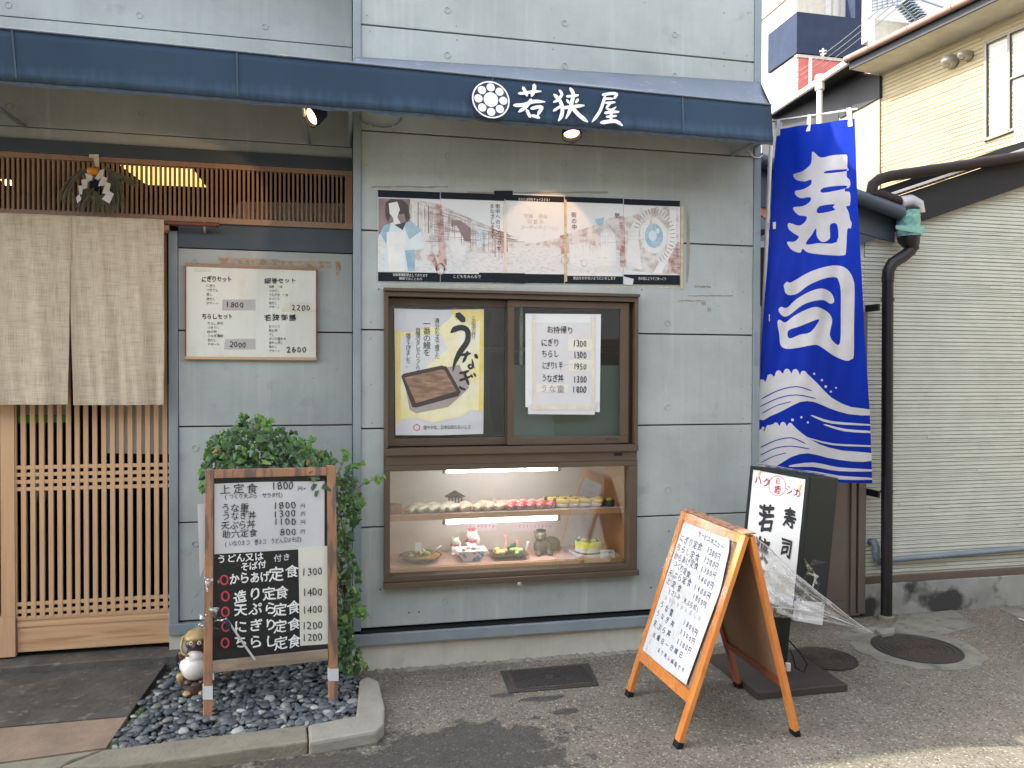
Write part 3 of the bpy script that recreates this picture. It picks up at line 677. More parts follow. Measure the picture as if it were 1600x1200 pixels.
# tie holes
def tie(px, py, y):
    p = atY(px, py, y); mb = MB().lathe([(.0165, 0), (.0165, -.0035), (.0135, -.0035), (.012, -.0006), (0, -.0006)], p, (0, 1, 0), 20)
    obj('tie_hole', mb, M['concrete'], shop, smooth=False)
for px, py in ((699, 16), (882, 36), (1054, 54), (699, 86), (882, 103), (1054, 118), (699, 244), (882, 256), (1051, 267), (1043, 505), (1043, 636), (1043, 765), (695, 940), (875, 930)): tie(px, py, 0)
for px, py in ((13, 8), (218, 24), (414, 42), (14, 166), (220, 178), (415, 193), (305, 410), (305, 700), (305, 850)): tie(px, py, REC)
# small filler dots (pale mortar) and nail holes
mb = MB(); md = MB()
for px, py in ((573, 24), (578, 49), (713, 41), (714, 62), (1007, 4), (1131, 83), (1167, 87), (1131, 103), (1165, 110), (866, 59), (864, 77), (1131, 20), (1169, 20), (1163, 318), (1159, 376), (1159, 393), (1161, 457), (1158, 513), (1158, 534), (1158, 604), (1161, 654), (1158, 674), (579, 503), (579, 529), (580, 601), (581, 661), (579, 965), (1160, 730)):
    mb.lathe([(.0045, 0), (.004, -.0012), (0, -.0014)], atY(px, py, 0), (0, 1, 0), 8)
obj('filler_dot', mb, M['kerbpale'], shop, kind='stuff')
for px, py in ((592, 452), (594, 921), (997, 897), (1003, 453), (1017, 918), (1045, 830), (639, 957), (655, 956)):
    md.lathe([(.004, 0), (.004, -.0012), (0, -.0012)], atY(px, py, 0), (0, 1, 0), 8)
obj('screw_hole', md, M['black'], shop, kind='stuff')

# --- entrance bay, set back
JL = [.229, .755, 1.266, 1.777, 2.215]
for i in range(4):
    a, b = JL[i] + G, JL[i + 1] - G
    panel([(-.868, a), (.033, a), (.033, b), (-.868, b)], REC, .03)
obj('wall', MB().box(-.868, .035, REC + .031, REC + .1, 0, 2.22), M['joint'], shop)
obj('steel_post', MB().box(-.915, -.870, REC - .012, REC + .08, .19, 2.30), M['steel'], shop, .003)
obj('lintel_beam', MB().box(-.868, .034, REC - .006, REC + .08, 2.216, 2.345), M['darksteel'], shop, .002)
obj('sill_rail', MB().box(-.915, .034, REC - .03, REC + .05, .165, .222), M['steel'], shop, .003)
obj('plinth', MB().box(-.915, .034, REC - .012, REC + .1, -.02, .164), M['plinth'], shop)
# upper wall of the entrance bay
obj('header_beam', MB().box(-7.99, .034, REC - .02, REC + .1, 2.668, 2.735), M['darksteel'], shop, .003)
UL = [2.737, 2.80, 3.35, 3.9]
for i in range(3):
    panel([(-7.99, UL[i] + G * .6), (.033, UL[i] + G * .6), (.033, UL[i + 1] - G * .6), (-7.99, UL[i + 1] - G * .6)], REC, .05)
obj('wall', MB().box(-7.99, .03, REC + .051, REC + .12, 2.737, 3.89), M['joint'], shop)
# transom lattice
tr = boxp('transom_frame', M['brownwood'], shop, -3.9, .034, REC - .012, REC + .03, 2.640, 2.6675, .002)
boxp('transom_rail', M['brownwood'], tr, -3.9, .034, REC - .02, REC + .04, 2.346, 2.378, .002)
boxp('transom_stile', M['brownwood'], tr, -.006, .0335, REC - .014, REC + .03, 2.379, 2.639, .002)
ts = MB().box(-.0055, .0055, -.009, .009, -.1295, .1295); base = obj('transom_slat', ts, M['brownwood'], tr, .001, local=True)
x = -.026; n = 0
while n < 165:
    if n == 0: base.location = (x, REC + .004, 2.5095)
    else: share('transom_slat', base.data, tr, Matrix.Translation((x, REC + .004, 2.5095)))
    x -= .0232; n += 1
obj('transom_backing', MB().box(-3.9, .03, REC + .30, REC + .31, 2.38, 2.44), M['greycard'], tr)
# shop ceiling lamp seen through the transom
cl = thing('ceiling_lamp', 'glowing orange paper ceiling lamp seen through the transom slats', 'lamp', (-1.2, 1.2, 2.9))
P = [on(px, py, (0, .62, 0), (0, 1, 0)) for px, py in ((182, 253), (300, 262), (318, 286), (222, 282))]
obj('lamp_shade', MB().prism(P, (0, .10, 0)), M['ceilglow'], cl)
P = [on(px, py, (0, .62, 0), (0, 1, 0)) for px, py in ((1, 280), (16, 281), (14, 286), (3, 286))]
obj('lamp_shade', MB().prism(P, (0, .05, 0)), M['lampglow'], cl)
P = [atY(px, py, .52) for px, py in ((362, 340), (372, 315), (430, 316), (540, 318), (540, 350), (362, 350))]
tag(obj('cardboard_box', MB().prism(P, (0, .3, 0)), M['posterskin']), 'pale boxes stored behind the right end of the transom slats', 'box')
obj('storage_ledge', MB().box(-3.7, .03, .46, .95, 2.30, 2.345), M['dark'], shop)

# --- sliding door
dr = boxp('sliding_door', M['hinokih'], shop, -1.652, -.912, .345, .372, .112, .285, .002)      # bottom board
Y0 = .345
boxp('door_stile', M['hinoki'], dr, -2.42, -1.656, .330, .372, .095, .30, .002)
boxp('door_stile', M['hinoki'], dr, -1.72, -1.656, .3305, .3725, .3005, 2.33, .002)
slat = obj('door_slat', MB().box(-.0115, .0115, -.0065, .0065, -1.0, 1.0), M['hinoki'], dr, .0015, local=True)
xs = [atY(px, 800, Y0).x for px in (23, 37.5, 52, 66, 80, 94, 108, 121.5, 135, 149, 163, 176.5, 190.5, 204, 218, 231.5, 245, 258.5)]
for i, xx in enumerate(xs):
    if i == 0: slat.location = (xx, Y0, 1.287)
    else: share('door_slat', slat.data, dr, Matrix.Translation((xx, Y0, 1.287)))
rail = obj('door_rail', MB().box(-.37, .37, -.0055, .0055, -.0095, .0095), M['hinokih'], dr, .001, local=True)
k = 0
for zz in [atY(200, py, Y0).z for py in (727, 738, 749, 760)] + [atY(200, py, Y0).z for py in (935, 946, 956.5, 967)]:
    if k == 0: rail.location = (-1.282, Y0 + .001, zz)
    else: share('door_rail', rail.data, dr, Matrix.Translation((-1.282, Y0 + .001, zz)))
    k += 1
for i in range(34):    # neighbouring leaf out of frame to the left
    if i < 30: share('door_slat', slat.data, dr, Matrix.Translation((-1.75 - .024 * i, Y0 + .02, 1.287)))
boxp('door_head', M['hinoki'], dr, -3.9, -.916, .33, .375, 2.289, 2.3405, .002)
boxp('door_glass', M['glass'], dr, -2.6, -.916, .384, .387, .29, 2.28)
obj('wall', MB().box(-7.99, -2.421, .34, .44, 0, 2.34), M['concrete'], shop)
tag(obj('hanging_sheet', MB().prism([atY(px, py, .376) for px, py in ((165, 600), (268, 600), (268, 710), (165, 708))], (0, .004, 0)), M['paper']), 'white sheet hanging inside the right half of the lattice door', 'sheet')
tag(obj('green_strip', MB().prism([atY(px, py, .376) for px, py in ((22, 600), (30, 600), (30, 650), (112, 650), (112, 660), (22, 662))], (0, .003, 0)), M['green']), 'bright green strip behind the upper left of the lattice door', 'strip')
tag(obj('pale_sheet', MB().prism([atY(px, py, .3765) for px, py in ((31, 600), (104, 600), (104, 649), (31, 649))], (0, .002, 0)), M['greycard']), 'grey paper behind the door slats above the green strip', 'sheet')
vz = thing('vase', 'white vase standing inside behind the left slats of the door', 'vase', atY(61, 780, .6))
q = atY(61, 780, .6)
obj('body', MB().lathe([(0, -.02), (.03, -.02), (.045, .03), (.03, .08), (.014, .13), (.02, .17), (0, .17)], q, seg=20), M['ceramicwhite'], vz, smooth=True)
obj('stand', MB().box(q.x - .06, q.x + .06, q.y - .06, q.y + .06, .06, q.z - .021), M['dark'], vz)

# --- noren
rod = thing('curtain_rod', 'dark red wooden rod holding the linen entrance curtain', 'rod', (-1.3, .24, 2.335))
obj('pole', MB().tube([(-2.9, .26, 2.327), atY(343, 351.5, .26)], .0125, 12), M['dowel'], rod, smooth='auto')
pb = atY(319, 351, .26)
obj('bracket', MB().tube([pb + Vector((0, 0, .014)), pb + Vector((.004, .0, -.006)), pb + Vector((0, .02, -.03)), pb + Vector((0, .085, -.03))], .007, 8), M['chrome'], rod, smooth='auto')
def cloth(name, x0, x1, z0, z1, label, seed, sl=0):
    rnd = random.Random(seed); ph = [rnd.uniform(0, 6) for _ in range(6)]
    def fn(u, v):
        x = x0 + (x1 - x0) * u; z = z0 + (z1 - z0) * v; a = (1 - v) ** .7
        y = .232 + a * (.010 * math.sin(u * 17 + ph[0]) + .006 * math.sin(u * 31 + ph[1] + v * 2) + .008 * math.sin(u * 7 + ph[2])) + .003 * math.sin(u * 50 + v * 9 + ph[3])
        x += a * .004 * math.sin(v * 6 + ph[4]) * (u - .5) + sl * min(1, v / .75) * ((1 - u) if sl < 0 else u)
        return Vector((x, y, z))
    t = thing(name, label, 'curtain', (x0, .232, z1), 'linen entrance curtain')
    mb = MB().grid(fn, 70, 60); o = obj('cloth', mb, M['linen'], t, smooth=True)
    sm = o.modifiers.new('thick', 'SOLIDIFY'); sm.thickness = .0015
    obj('hem', MB().grid(lambda u, v: fn(u, 0 + v * .012) + Vector((0, -.0026, -.001)), 70, 1), M['linen'], t)
    obj('hem', MB().grid(lambda u, v: fn(.0 + v * .012 if x0 > -1.36 else 1 - v * .012, u) + Vector((0, -.0024, 0)), 60, 1), M['linen'], t)
cloth('noren_curtain', -1.349, -.920, 1.388, 2.343, 'right panel of the beige linen entrance curtain beside the steel post', 2, -.0115)
cloth('noren_curtain', -1.99, -1.372, 1.392, 2.343, 'left panel of the beige linen entrance curtain cut by the photo edge', 5, .0115)
obj('yoke', MB().grid(lambda u, v: Vector((-1.3625 + .004 * u, .2325, 2.10 + .24 * v)), 1, 1), M['linen'], [o for o in bpy.data.objects if o.name.startswith('noren_curtain')][0])

# --- straw new year wreath
def wreath():
    def w(px, py, y=.25): return atY(px, py, y)
    c = w(146, 270); t = thing('straw_wreath', 'dried new year straw rope wreath with white zigzag paper and an orange on the transom', 'wreath', (c.x, .27, c.z))
    rnd = random.Random(9); mb = MB()
    def bundle(pts, n, spread, r=.0022):
        for _ in range(n):
            o0 = Vector((rnd.uniform(-.006, .006), rnd.uniform(-.008, .008), rnd.uniform(-.006, .006)))
            o1 = Vector((rnd.uniform(-1, 1) * spread, rnd.uniform(-.012, .012), rnd.uniform(-1, 1) * spread * .6))
            P = [w(*p) for p in pts]; k = len(P) - 1
            path = []
            for i in range(len(P)): path.append(P[i] + o0.lerp(o1, i / k))
            mb.tube(path, [r] * k + [r * .4], 4, cap=False)
    for _ in range(1):
        bundle([(150, 262), (128, 268), (112, 282), (103, 298), (100, 312)], 26, .03)
        bundle([(165, 262), (180, 272), (195, 280), (210, 288)], 26, .028)
        bundle([(165, 262), (178, 272), (182, 292), (186, 328)], 26, .035)
        bundle([(135, 280), (128, 300), (120, 326)], 14, .03)
        bundle([(146, 295), (142, 310), (135, 330)], 16, .04)
        bundle([(150, 300), (155, 312), (160, 334)], 20, .05)
        bundle([(170, 300), (172, 312), (176, 334)], 20, .04)
        bundle([(135, 272), (132, 292), (140, 306), (150, 310), (165, 306), (174, 290), (172, 268)], 22, .01)
    obj('straw', mb, M['ropegreen'], t, kind='stuff')
    core = MB()
    for j in range(3):
        core.tube([w(140 + (a - 3) * 0 + 24 * math.cos(RD(200 + 28 * a)) + 12, 285 - 24 * math.sin(RD(200 + 28 * a)) + j * 2, .262) for a in range(6)], .011, 8)
    obj('rope', core, M['ropegreen'], t, smooth=True)
    obj('dark_core', MB().prism([w(*p, .272) for p in ((140, 288), (148, 280), (155, 286), (152, 304), (146, 306), (141, 300))], (0, .01, 0)), M['navywall'], t)
    obj('orange', MB().lathe([(0, -.02), (.012, -.02), (.026, -.008), (.028, .004), (.02, .017), (.006, .022), (0, .022)], w(145, 268, .24), seg=20), M['orange'], t, smooth=True)
    zz = [[(133, 270), (145, 275), (143, 282), (136, 285)], [(127, 281), (137, 279), (136, 294), (129, 296)], [(122, 290), (130, 290), (128, 304), (124, 303)], [(124, 303), (127, 311), (121, 318), (119, 309)]]
    zr = [[(156, 266), (163, 264), (161, 274), (154, 281), (148, 279)], [(159, 275), (168, 278), (163, 290), (153, 291)], [(165, 284), (173, 287), (170, 304), (160, 302)], [(170, 298), (178, 303), (171, 318), (159, 311)]]
    for k, p in enumerate(zz + zr):
        obj('paper_streamer', MB().prism([w(x, y, .232 - .004 * (k % 4)) for x, y in p], (0, .001, 0)), M['paper'], t)
    obj('tape', MB().prism([w(x, y, .296) for x, y in ((139, 241), (154, 241), (155, 260), (149, 262), (146, 247), (139, 246))], (0, .001, 0)), M['papertape'], t)
wreath()

# ================================================================== WINDOW + CASE
win = boxp('takeout_window', M['bronze'], shop, WX0, WX1, -.035, .06, 1.95, WZ1, .002)
bz = M['bronze']
boxp('window_frame', bz, win, WX0, WX0 + .02, -.035, .06, 1.165, 1.949, .002)
boxp('window_frame', bz, win, WX1 - .02, WX1, -.035, .06, 1.165, 1.949, .002)
boxp('window_frame', bz, win, WX0 - .004, WX1 + .004, -.05, .0, 1.976, 1.992, .002)
boxp('window_sill', bz, win, WX0, WX1, -.045, .06, 1.128, 1.164, .002)
boxp('sill_board', bz, win, WX0 + .002, WX1 - .002, -.028, .05, 1.075, 1.127, .002)
for px in (630, 966):
    p = atY(px, 710, -.03); boxp('drain_slot', M['black'], win, p.x - .024, p.x + .024, -.0295, -.027, p.z - .008, p.z + .008)
def sash(x0, x1, y, z0, z1, lw=.045, rw=.045):
    s_ = boxp('sash', bz, win, x0, x1, y, y + .022, z1 - .035, z1, .002)
    boxp('sash_rail', bz, s_, x0, x1, y, y + .022, z0, z0 + .04, .002)
    boxp('sash_stile', bz, s_, x0, x0 + lw, y + .0005, y + .0225, z0 + .0405, z1 - .0355, .002)
    boxp('sash_stile', bz, s_, x1 - rw, x1, y + .0005, y + .0225, z0 + .0405, z1 - .0355, .002)
    boxp('pane', M['glass'], s_, x0 + lw, x1 - rw, y + .010, y + .014, z0 + .04, z1 - .035)
sash(.213, .88, .022, 1.17, 1.945, .035, .04)
sash(.845, 1.53, -.012, 1.17, 1.945, .035, .05)
boxp('sash_stile', M['bronze_dark'], win, 1.531, 1.556, .02, .05, 1.166, 1.948)
boxp('latch', M['bronze_dark'], win, 1.40, 1.47, -.016, -.0125, 1.19, 1.20)
# room behind the window
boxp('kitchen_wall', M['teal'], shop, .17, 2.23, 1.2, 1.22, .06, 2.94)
boxp('frosted_reflection_panel', M['frostreflect'], shop, .86, 1.53, .062, .065, 1.17, 1.60)  # added panel, coloured as the frosted greenish reflection in the lower glass
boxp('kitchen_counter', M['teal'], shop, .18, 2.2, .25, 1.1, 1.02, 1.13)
boxp('kitchen_shelf', M['steel'], shop, .3, 1.9, .75, .95, 1.70, 1.72)
boxp('kitchen_post', M['posterbrown'], shop, .93, .945, .07, .09, 1.17, 1.93)

# eel poster behind left pane (taped inside a clear sleeve on the outside)
ep = thing('eel_poster', 'gold and white grilled eel poster taped to the left window pane', 'poster', atY(688, 680, .012))
YP = (0, .014, 0)
slab('poster_sheet', YP, (0, 1, 0), [(616, 482), (686, 484), (756, 483), (756, 600), (755, 678), (690, 680), (618, 680), (617, 560)], .0015, M['paper'], ep)
sp = Sheet(YP, (0, 1, 0), ep)
sp.poly([(620, 520), (632, 519), (650, 520), (668, 510), (686, 512), (700, 500), (712, 486), (754, 484), (754, 642), (735, 640), (722, 650), (700, 655), (676, 660), (650, 652), (625, 655), (620, 640)], 'goldpale', .0004)
sp.poly([(618, 517), (626, 516), (626, 660), (619, 661)], 'gold', .0008)
sp.poly([(750, 484), (755.5, 484), (755, 642), (748, 642)], 'gold', .0008)
sp.poly([(705, 484), (752, 485), (750, 500), (735, 508), (722, 498), (712, 500)], 'gold', .0007)
sp.poly([(624, 530), (634, 524), (690, 522), (700, 545), (680, 560), (640, 600), (626, 596)], 'posterpale', .0006)
sp.poly([(632, 598), (642, 585), (718, 570), (733, 606), (716, 622), (700, 636), (650, 646), (640, 640)], 'trayside', .0010)
sp.poly([(627, 588), (630, 584), (690, 571), (698, 573), (720, 612), (716, 619), (650, 637), (644, 636)], 'traydark', .0012)
sp.poly([(632, 590), (690, 577), (695, 579), (713, 611), (650, 630)], 'eel', .0014)
cv = lambda x, y: (580 + x / 3.636, 440 + y / 3.636)
for pts, w_ in (([(485, 183), (510, 205), (532, 230)], .034), ([(455, 288), (480, 268), (520, 262), (548, 285), (545, 340), (505, 400), (475, 460), (463, 510)], .030),
                ([(508, 418), (540, 412), (568, 408)], .014), ([(548, 396), (535, 430), (520, 462)], .016), ([(590, 412), (603, 438)], .018), ([(572, 440), (578, 480), (562, 494), (552, 480), (566, 472), (590, 492)], .011),
                ([(500, 520), (530, 515), (558, 505)], .014), ([(500, 562), (535, 550), (568, 536)], .014), ([(526, 510), (540, 550), (556, 590)], .016), ([(500, 596), (515, 608), (538, 614)], .014), ([(565, 528), (576, 546)], .011), ([(582, 520), (594, 540)], .011)):
    sp.brush(pts, 'ink', w_, cnv=cv)
sp.line('一番の鰻を', (667, 506), (667, 551), 11, 'ink', wob=0, jit=0, vertical=True)
sp.line('清らかな水で育てた', (683, 501), (683, 557), 7.5, 'ink', wob=0, jit=0, vertical=True)
sp.line('自慢のタレでじっくり', (653, 516), (653, 576), 7.5, 'ink', wob=0, jit=0, vertical=True)
sp.line('焼き上げました。', (638, 524), (638, 571), 7.5, 'ink', wob=0, jit=0, vertical=True)
sp.line('この国の誇り', (740, 497), (740, 528), 6.5, 'traydark', wob=0, jit=0, vertical=True)
sp.line('健やかな、日本伝統のおいしさ', (664, 668), (733, 667), 6.5, 'ink', wob=0, jit=0)
C0 = sp.at(651, 668)
for k in range(6):
    a0, a1 = RD(60 * k + 30), RD(60 * k + 90); pr = [C0 + (sp.U * math.cos(a) + sp.V * math.sin(a)) * r_ - Vector((0, .0016, 0)) for a, r_ in ((a0, .019), (a1, .019), (a1, .0155), (a0, .0155))]
    sp._mb('redprint', 'emblem').quad(*pr)
sp.flush()
obj('clear_sleeve', MB().grid(lambda u, v: atY(612 + 158 * u + 6 * math.sin(v * 7), 474 + 212 * v, 0) * 1 + Vector((0, .006 + .003 * math.sin(u * 15 + v * 22), 0)), 30, 40), M['film'], ep, smooth=True)

# takeaway price sheets, right pane
tp = thing('price_sheet', 'handwritten takeaway price sheets taped to the right window pane', 'notice', atY(880, 648, -.01))
YQ = (0, -.006, 0)
slab('backing_sheet', YQ, (0, 1, 0), [(821, 490), (939, 491), (937, 644), (821, 636)], .0015, M['posterpale'], tp)
slab('backing_sheet', YQ, (0, 1, 0), [(825, 632), (930, 632), (929, 648), (825, 647)], .0012, M['paper'], tp, lift=.0008)
slab('front_sheet', YQ, (0, 1, 0), [(834, 504), (924, 504), (924, 642), (834, 641)], .001, M['paper'], tp, lift=.0018)
for q in ([(888, 530), (925, 530), (925, 548), (888, 548)], [(888, 562), (925, 562), (925, 580), (888, 580)], [(838, 600), (888, 600), (888, 613), (838, 613)]):
    slab('correction_tape', YQ, (0, 1, 0), q, .0006, M['paperwarm'], tp, lift=.0026)
slab('tape', YQ, (0, 1, 0), [(830, 632), (930, 631), (930, 640), (830, 640)], .0006, M['papertape'], tp, lift=.0028)
slab('tape', YQ, (0, 1, 0), [(832, 492), (836, 492), (836, 634), (832, 634)], .0006, M['papertape'], tp, lift=.0029)
slab('tape', YQ, (0, 1, 0), [(924, 492), (929, 492), (929, 634), (924, 634)], .0006, M['papertape'], tp, lift=.0029)
sp = Sheet(YQ, (0, 1, 0), tp)
sp.line('お持帰り', (859, 515), (891, 516), 11, 'ink', .012, lift=.004)
for t_, y_, pr in (('にぎり', 535, '1300'), ('ちらし', 553, '1300'), ('にぎり1半', 571, '1950'), ('うなぎ丼', 591, '1300')):
    sp.line(t_, (850, y_), (869 if len(t_) == 3 else 876, y_), 11.5, 'ink', .012, lift=.004)
    sp.line(pr, (898, y_ + 1.5), (914, y_ + 1.5), 13, 'ink', .016, lift=.004)
sp.line('うな重', (850, 607), (876, 608), 11, 'inkgrey', .012, lift=.004); sp.line('1800', (897, 608), (914, 608), 13, 'ink', .016, lift=.004)
sp.poly([(880, 567), (920, 568), (920, 569.5), (880, 569)], 'postersky', .0042)
sp.flush()

# display case
case = thing('display_case', 'bronze framed food display case with two lit shelves under the takeaway window', 'display case', (.88, 0, WZ0))
CX0, CX1 = .222, 1.53
boxp('frame', M['bronze'], case, WX0, WX1, -.03, .05, 1.045, 1.074, .002)
boxp('frame', M['bronze'], case, WX0, CX0, -.03, .05, .470, 1.044, .002)
boxp('frame', M['bronze'], case, CX1, WX1, -.03, .05, .470, 1.044, .002)
boxp('frame', M['bronze'], case, WX0, WX1, -.03, .05, .470 - .028, .512, .002) if False else boxp('frame', M['bronze'], case, CX0 + .0005, CX1 - .0005, -.03, .05, .470, .498, .002)
boxp('bottom_ledge', M['bronze'], case, WX0 - .004, WX1 + .006, -.05, .03, .440, .469, .003)
obj('knob', MB().lathe([(.004, 0), (.004, -.012), (.012, -.014), (.013, -.024), (.008, -.03), (0, -.03)], (atY(809, 911).x, -.025, .428), (0, 1, 0), 14), M['chrome'], case, smooth='auto')
boxp('front_glass', M['caseglass'], case, CX0, CX1, .012, .017, .498, 1.045)
boxp('back_board', M['caseback'], case, CX0 - .01, CX1 + .01, .40, .415, .47, 1.06)
boxp('side_board', M['caseshelf'], case, CX0 - .012, CX0 - .001, .051, .399, .47, 1.06)
boxp('side_board', M['caseshelf'], case, CX1 + .001, CX1 + .012, .051, .399, .47, 1.06)
boxp('top_board', M['caseback'], case, CX0, CX1, .051, .399, 1.06, 1.07)
ZS, ZF = .801, .520
boxp('shelf', M['caseshelf'], case, CX0, CX1, .055, .34, ZS - .032, ZS - .003, .001)
boxp('shelf_paper', M['pinkcloth'], case, CX0 + .01, CX1 - .005, .052, .33, ZS - .0025, ZS)
boxp('floor_board', M['caseshelf'], case, CX0, CX1, .052, .398, ZF - .036, ZF - .003, .001)
boxp('floor_paper', M['pinkcloth'], case, CX0 + .005, CX1 - .005, .075, .397, ZF - .0025, ZF)
for zt, y_ in ((1.028, .10), (ZS - .052, .11)):
    p0, p1 = atY(697, 700, y_), atY(870, 700, y_)
    tb = obj('fluorescent_tube', MB().tube([(p0.x, y_, zt), (p1.x, y_, zt)], .0145, 14), M['tube'], case, smooth='auto')
    for xx in (p0.x - .014, p1.x):
        obj('tube_cap', MB().tube([(xx, y_, zt), (xx + .014, y_, zt)], .0155, 12), M['chrome'], tb)
        obj('tube_holder', MB().box(xx - .002 if xx < 1 else xx + .014, xx if xx < 1 else xx + .018, y_ - .012, y_ + .02, zt - .018, zt + .026), M['black'], tb)

# --- food
def nigiri(kind, label, group):
    t = thing('nigiri_sushi', label, 'sushi', (0, 0, 0), group)
    obj('rice', blob([((0, 0, .014), (.040, .017, .0155)), ((-.02, 0, .013), (.02, .015, .013)), ((.02, 0, .013), (.02, .015, .013))], .0045, 2), M['rice'], t, smooth=True, local=True)
    def top(u, v):
        x = (u - .5) * .100; y = (v - .5) * .048; r = 1 - abs(u - .5) * .3
        z = .036 - .010 * (2 * u - 1) ** 2 - .014 * (2 * v - 1) ** 2
        return Vector((x, y * r, z))
    if kind in ('fishwhite', 'fishcream', 'fishred', 'shrimp'):
        mb = MB().grid(top, 10, 6); o = obj('topping', mb, M[kind], t, smooth=True, local=True); s_ = o.modifiers.new('s', 'SOLIDIFY'); s_.thickness = .006
    elif kind == 'egg':
        obj('topping', MB().box(-.042, .042, -.018, .018, .024, .040), M['egg'], t, .004, local=True)
        obj('seaweed_band', MB().box(-.034, -.018, -.0195, .0195, .001, .0415), M['nori'], t, .003, local=True)
    return t
def gunkan(label):
    t = thing('gunkan_sushi', label, 'sushi', (0, 0, 0), 'seaweed wrapped sushi at the right end of the upper shelf')
    obj('seaweed_wrap', MB().lathe([(.030, 0), (.031, .034), (.029, .034), (.028, .03), (0, .03)], seg=20), M['nori'], t, smooth='auto', local=True)
    obj('topping', blob([((random.uniform(-.016, .016), random.uniform(-.012, .012), .034 + random.uniform(0, .008)), (.010, .009, .008)) for _ in range(9)], .004, 1), M['egg'], t, smooth=True, local=True)
    return t
rows = [('fishwhite', (646, 662, 678, 694, 709), 'white nigiri sushi at the left end of the front row on the upper shelf', .115),
        ('fishcream', (727, 747, 765, 783), 'cream topped nigiri sushi in the middle of the front row on the upper shelf', .115),
        ('fishred', (800, 816, 832, 848, 862), 'red topped nigiri sushi in the front row on the upper shelf', .115),
        ('egg', (876, 892, 910, 928), 'yellow egg nigiri with a seaweed band on the upper shelf', .115),
        ('shrimp', (785, 800, 815, 830, 845), 'pale pink nigiri sushi in the back row behind the red ones', .19),
        ('fishcream', (650, 675, 700, 725, 755), 'cream nigiri sushi in the back row on the left of the upper shelf', .19),
        ('egg', (862, 880, 900), 'yellow egg nigiri in the back row on the upper shelf', .19)]
ORD = ('first', 'second', 'third', 'fourth', 'fifth')
for kind, pxs, lb, y_ in rows:
    proto = None
    for k_, px in enumerate(pxs):
        p = atY(px, 798, y_)
        if proto is None: proto = o = nigiri(kind, lb, lb.replace('nigiri sushi', 'row of nigiri'))
        else: o = copy_tree(proto)
        o.location = (p.x, y_, ZS + .0005); o.rotation_euler = (0, 0, RD(random.uniform(38, 58) if kind != 'egg' else random.uniform(-35, -20))); o.scale = (1.22, 1.22, 1.2); o['group'] = lb.replace(' sushi', ' pieces'); o['label'] = lb.replace(' on the upper shelf', '').replace(' in the middle of the', ' in the').replace(' at the left end of the front row', ' in the front row').replace(' on the left', '') + ', ' + ORD[k_] + ' from left'
proto = None
for px, y_, lb_ in ((935, .19, 'rearmost'), (952, .11, 'rightmost'), (938, .13, 'front left')):
    p = atY(px, 798, y_)
    if proto is None: proto = o = gunkan('seaweed wrapped sushi with yellow filling at the right end of the upper shelf')
    else: o = copy_tree(proto)
    o.location = (p.x, y_, ZS + .0005); o['label'] = lb_ + ' of the seaweed wrapped sushi at the right end of the upper shelf'
# miniature house
p = atY(712, 795, .24)
mh = thing('miniature_house', 'small dark model house with a gabled roof behind the sushi', 'ornament', (p.x, .24, ZS))
mb = MB().box(p.x - .055, p.x + .055, .22, .27, ZS + .002, ZS + .012)
obj('base', mb, M['black'], mh)
mb = MB().box(p.x - .04, p.x + .035, .225, .265, ZS + .012, ZS + .06); obj('walls', mb, M['greycard'], mh)
for k in range(5): boxp('post', M['black'], mh, p.x - .042 + k * .018, p.x - .038 + k * .018, .2205, .2245, ZS + .012, ZS + .06)
obj('roof', MB().prism([(p.x - .06, .215, ZS + .06), (p.x + .055, .215, ZS + .06), (p.x, .215, ZS + .092)], (0, .06, 0)), M['black'], mh)
for xx in (-.05, .04): boxp('fence', M['black'], mh, p.x + xx - .012, p.x + xx + .012, .214, .219, ZS + .012, ZS + .035)
# shrimp tails on the upper shelf
for px in (752, 772):
    p = atY(px, 790, .24); tag(obj('shrimp_tail', MB().tube([(p.x - .025, .24, ZS + .003), (p.x, .24, ZS + .03), (p.x + .03, .245, ZS + .012)], [.004, .014, .012], 8), M['shrimp']), 'red shrimp piece at the back of the upper shelf, %s one' % ('left' if px < 760 else 'right'), 'food')
# lower shelf
def plate_round():
    p = atY(657, 872, .20); t = thing('food_plate', 'round brown plate of salad noodles at the left of the lower shelf', 'plate', (p.x, .19, ZF)); c = Vector((p.x, .19, ZF))
    obj('plate', MB().lathe([(.05, 0), (.10, .018), (.117, .034), (.110, .034), (.09, .022), (.04, .012), (0, .012)], c, seg=36), M['lacquer'], t, smooth='auto')
    obj('plate_glaze', MB().lathe([(.108, .0335), (.09, .0235), (.04, .0145), (0, .0145), (0, .0135), (.09, .0215)], c, seg=36), M['amber'], t, smooth=True)
    rn = random.Random(5)
    for m_, n_ in (('lettuce', 16), ('fishwhite', 12), ('darkgreen', 5), ('egg', 5), ('petal', 2)):
        E_ = [((c.x + rn.uniform(-.055, .055), c.y + rn.uniform(-.05, .05), ZF + .028 + rn.uniform(0, .03)), (rn.uniform(.008, .02), rn.uniform(.006, .012), rn.uniform(.005, .013)), (rn.uniform(0, 3), 0, rn.uniform(0, 3))) for _ in range(n_)]
        obj('garnish', blob(E_, .0045, 1), M[m_], t, smooth=True)
    obj('seaweed_sheet', MB().box(c.x - .03, c.x + .005, c.y + .01, c.y + .014, ZF + .05, ZF + .10), M['bluewhite'], t)
    obj('spoon', MB().tube([(c.x + .06, c.y, ZF + .04), (c.x + .11, c.y - .02, ZF + .085)], [.009, .004], 8), M['ceramicwhite'], t, smooth=True)
plate_round()
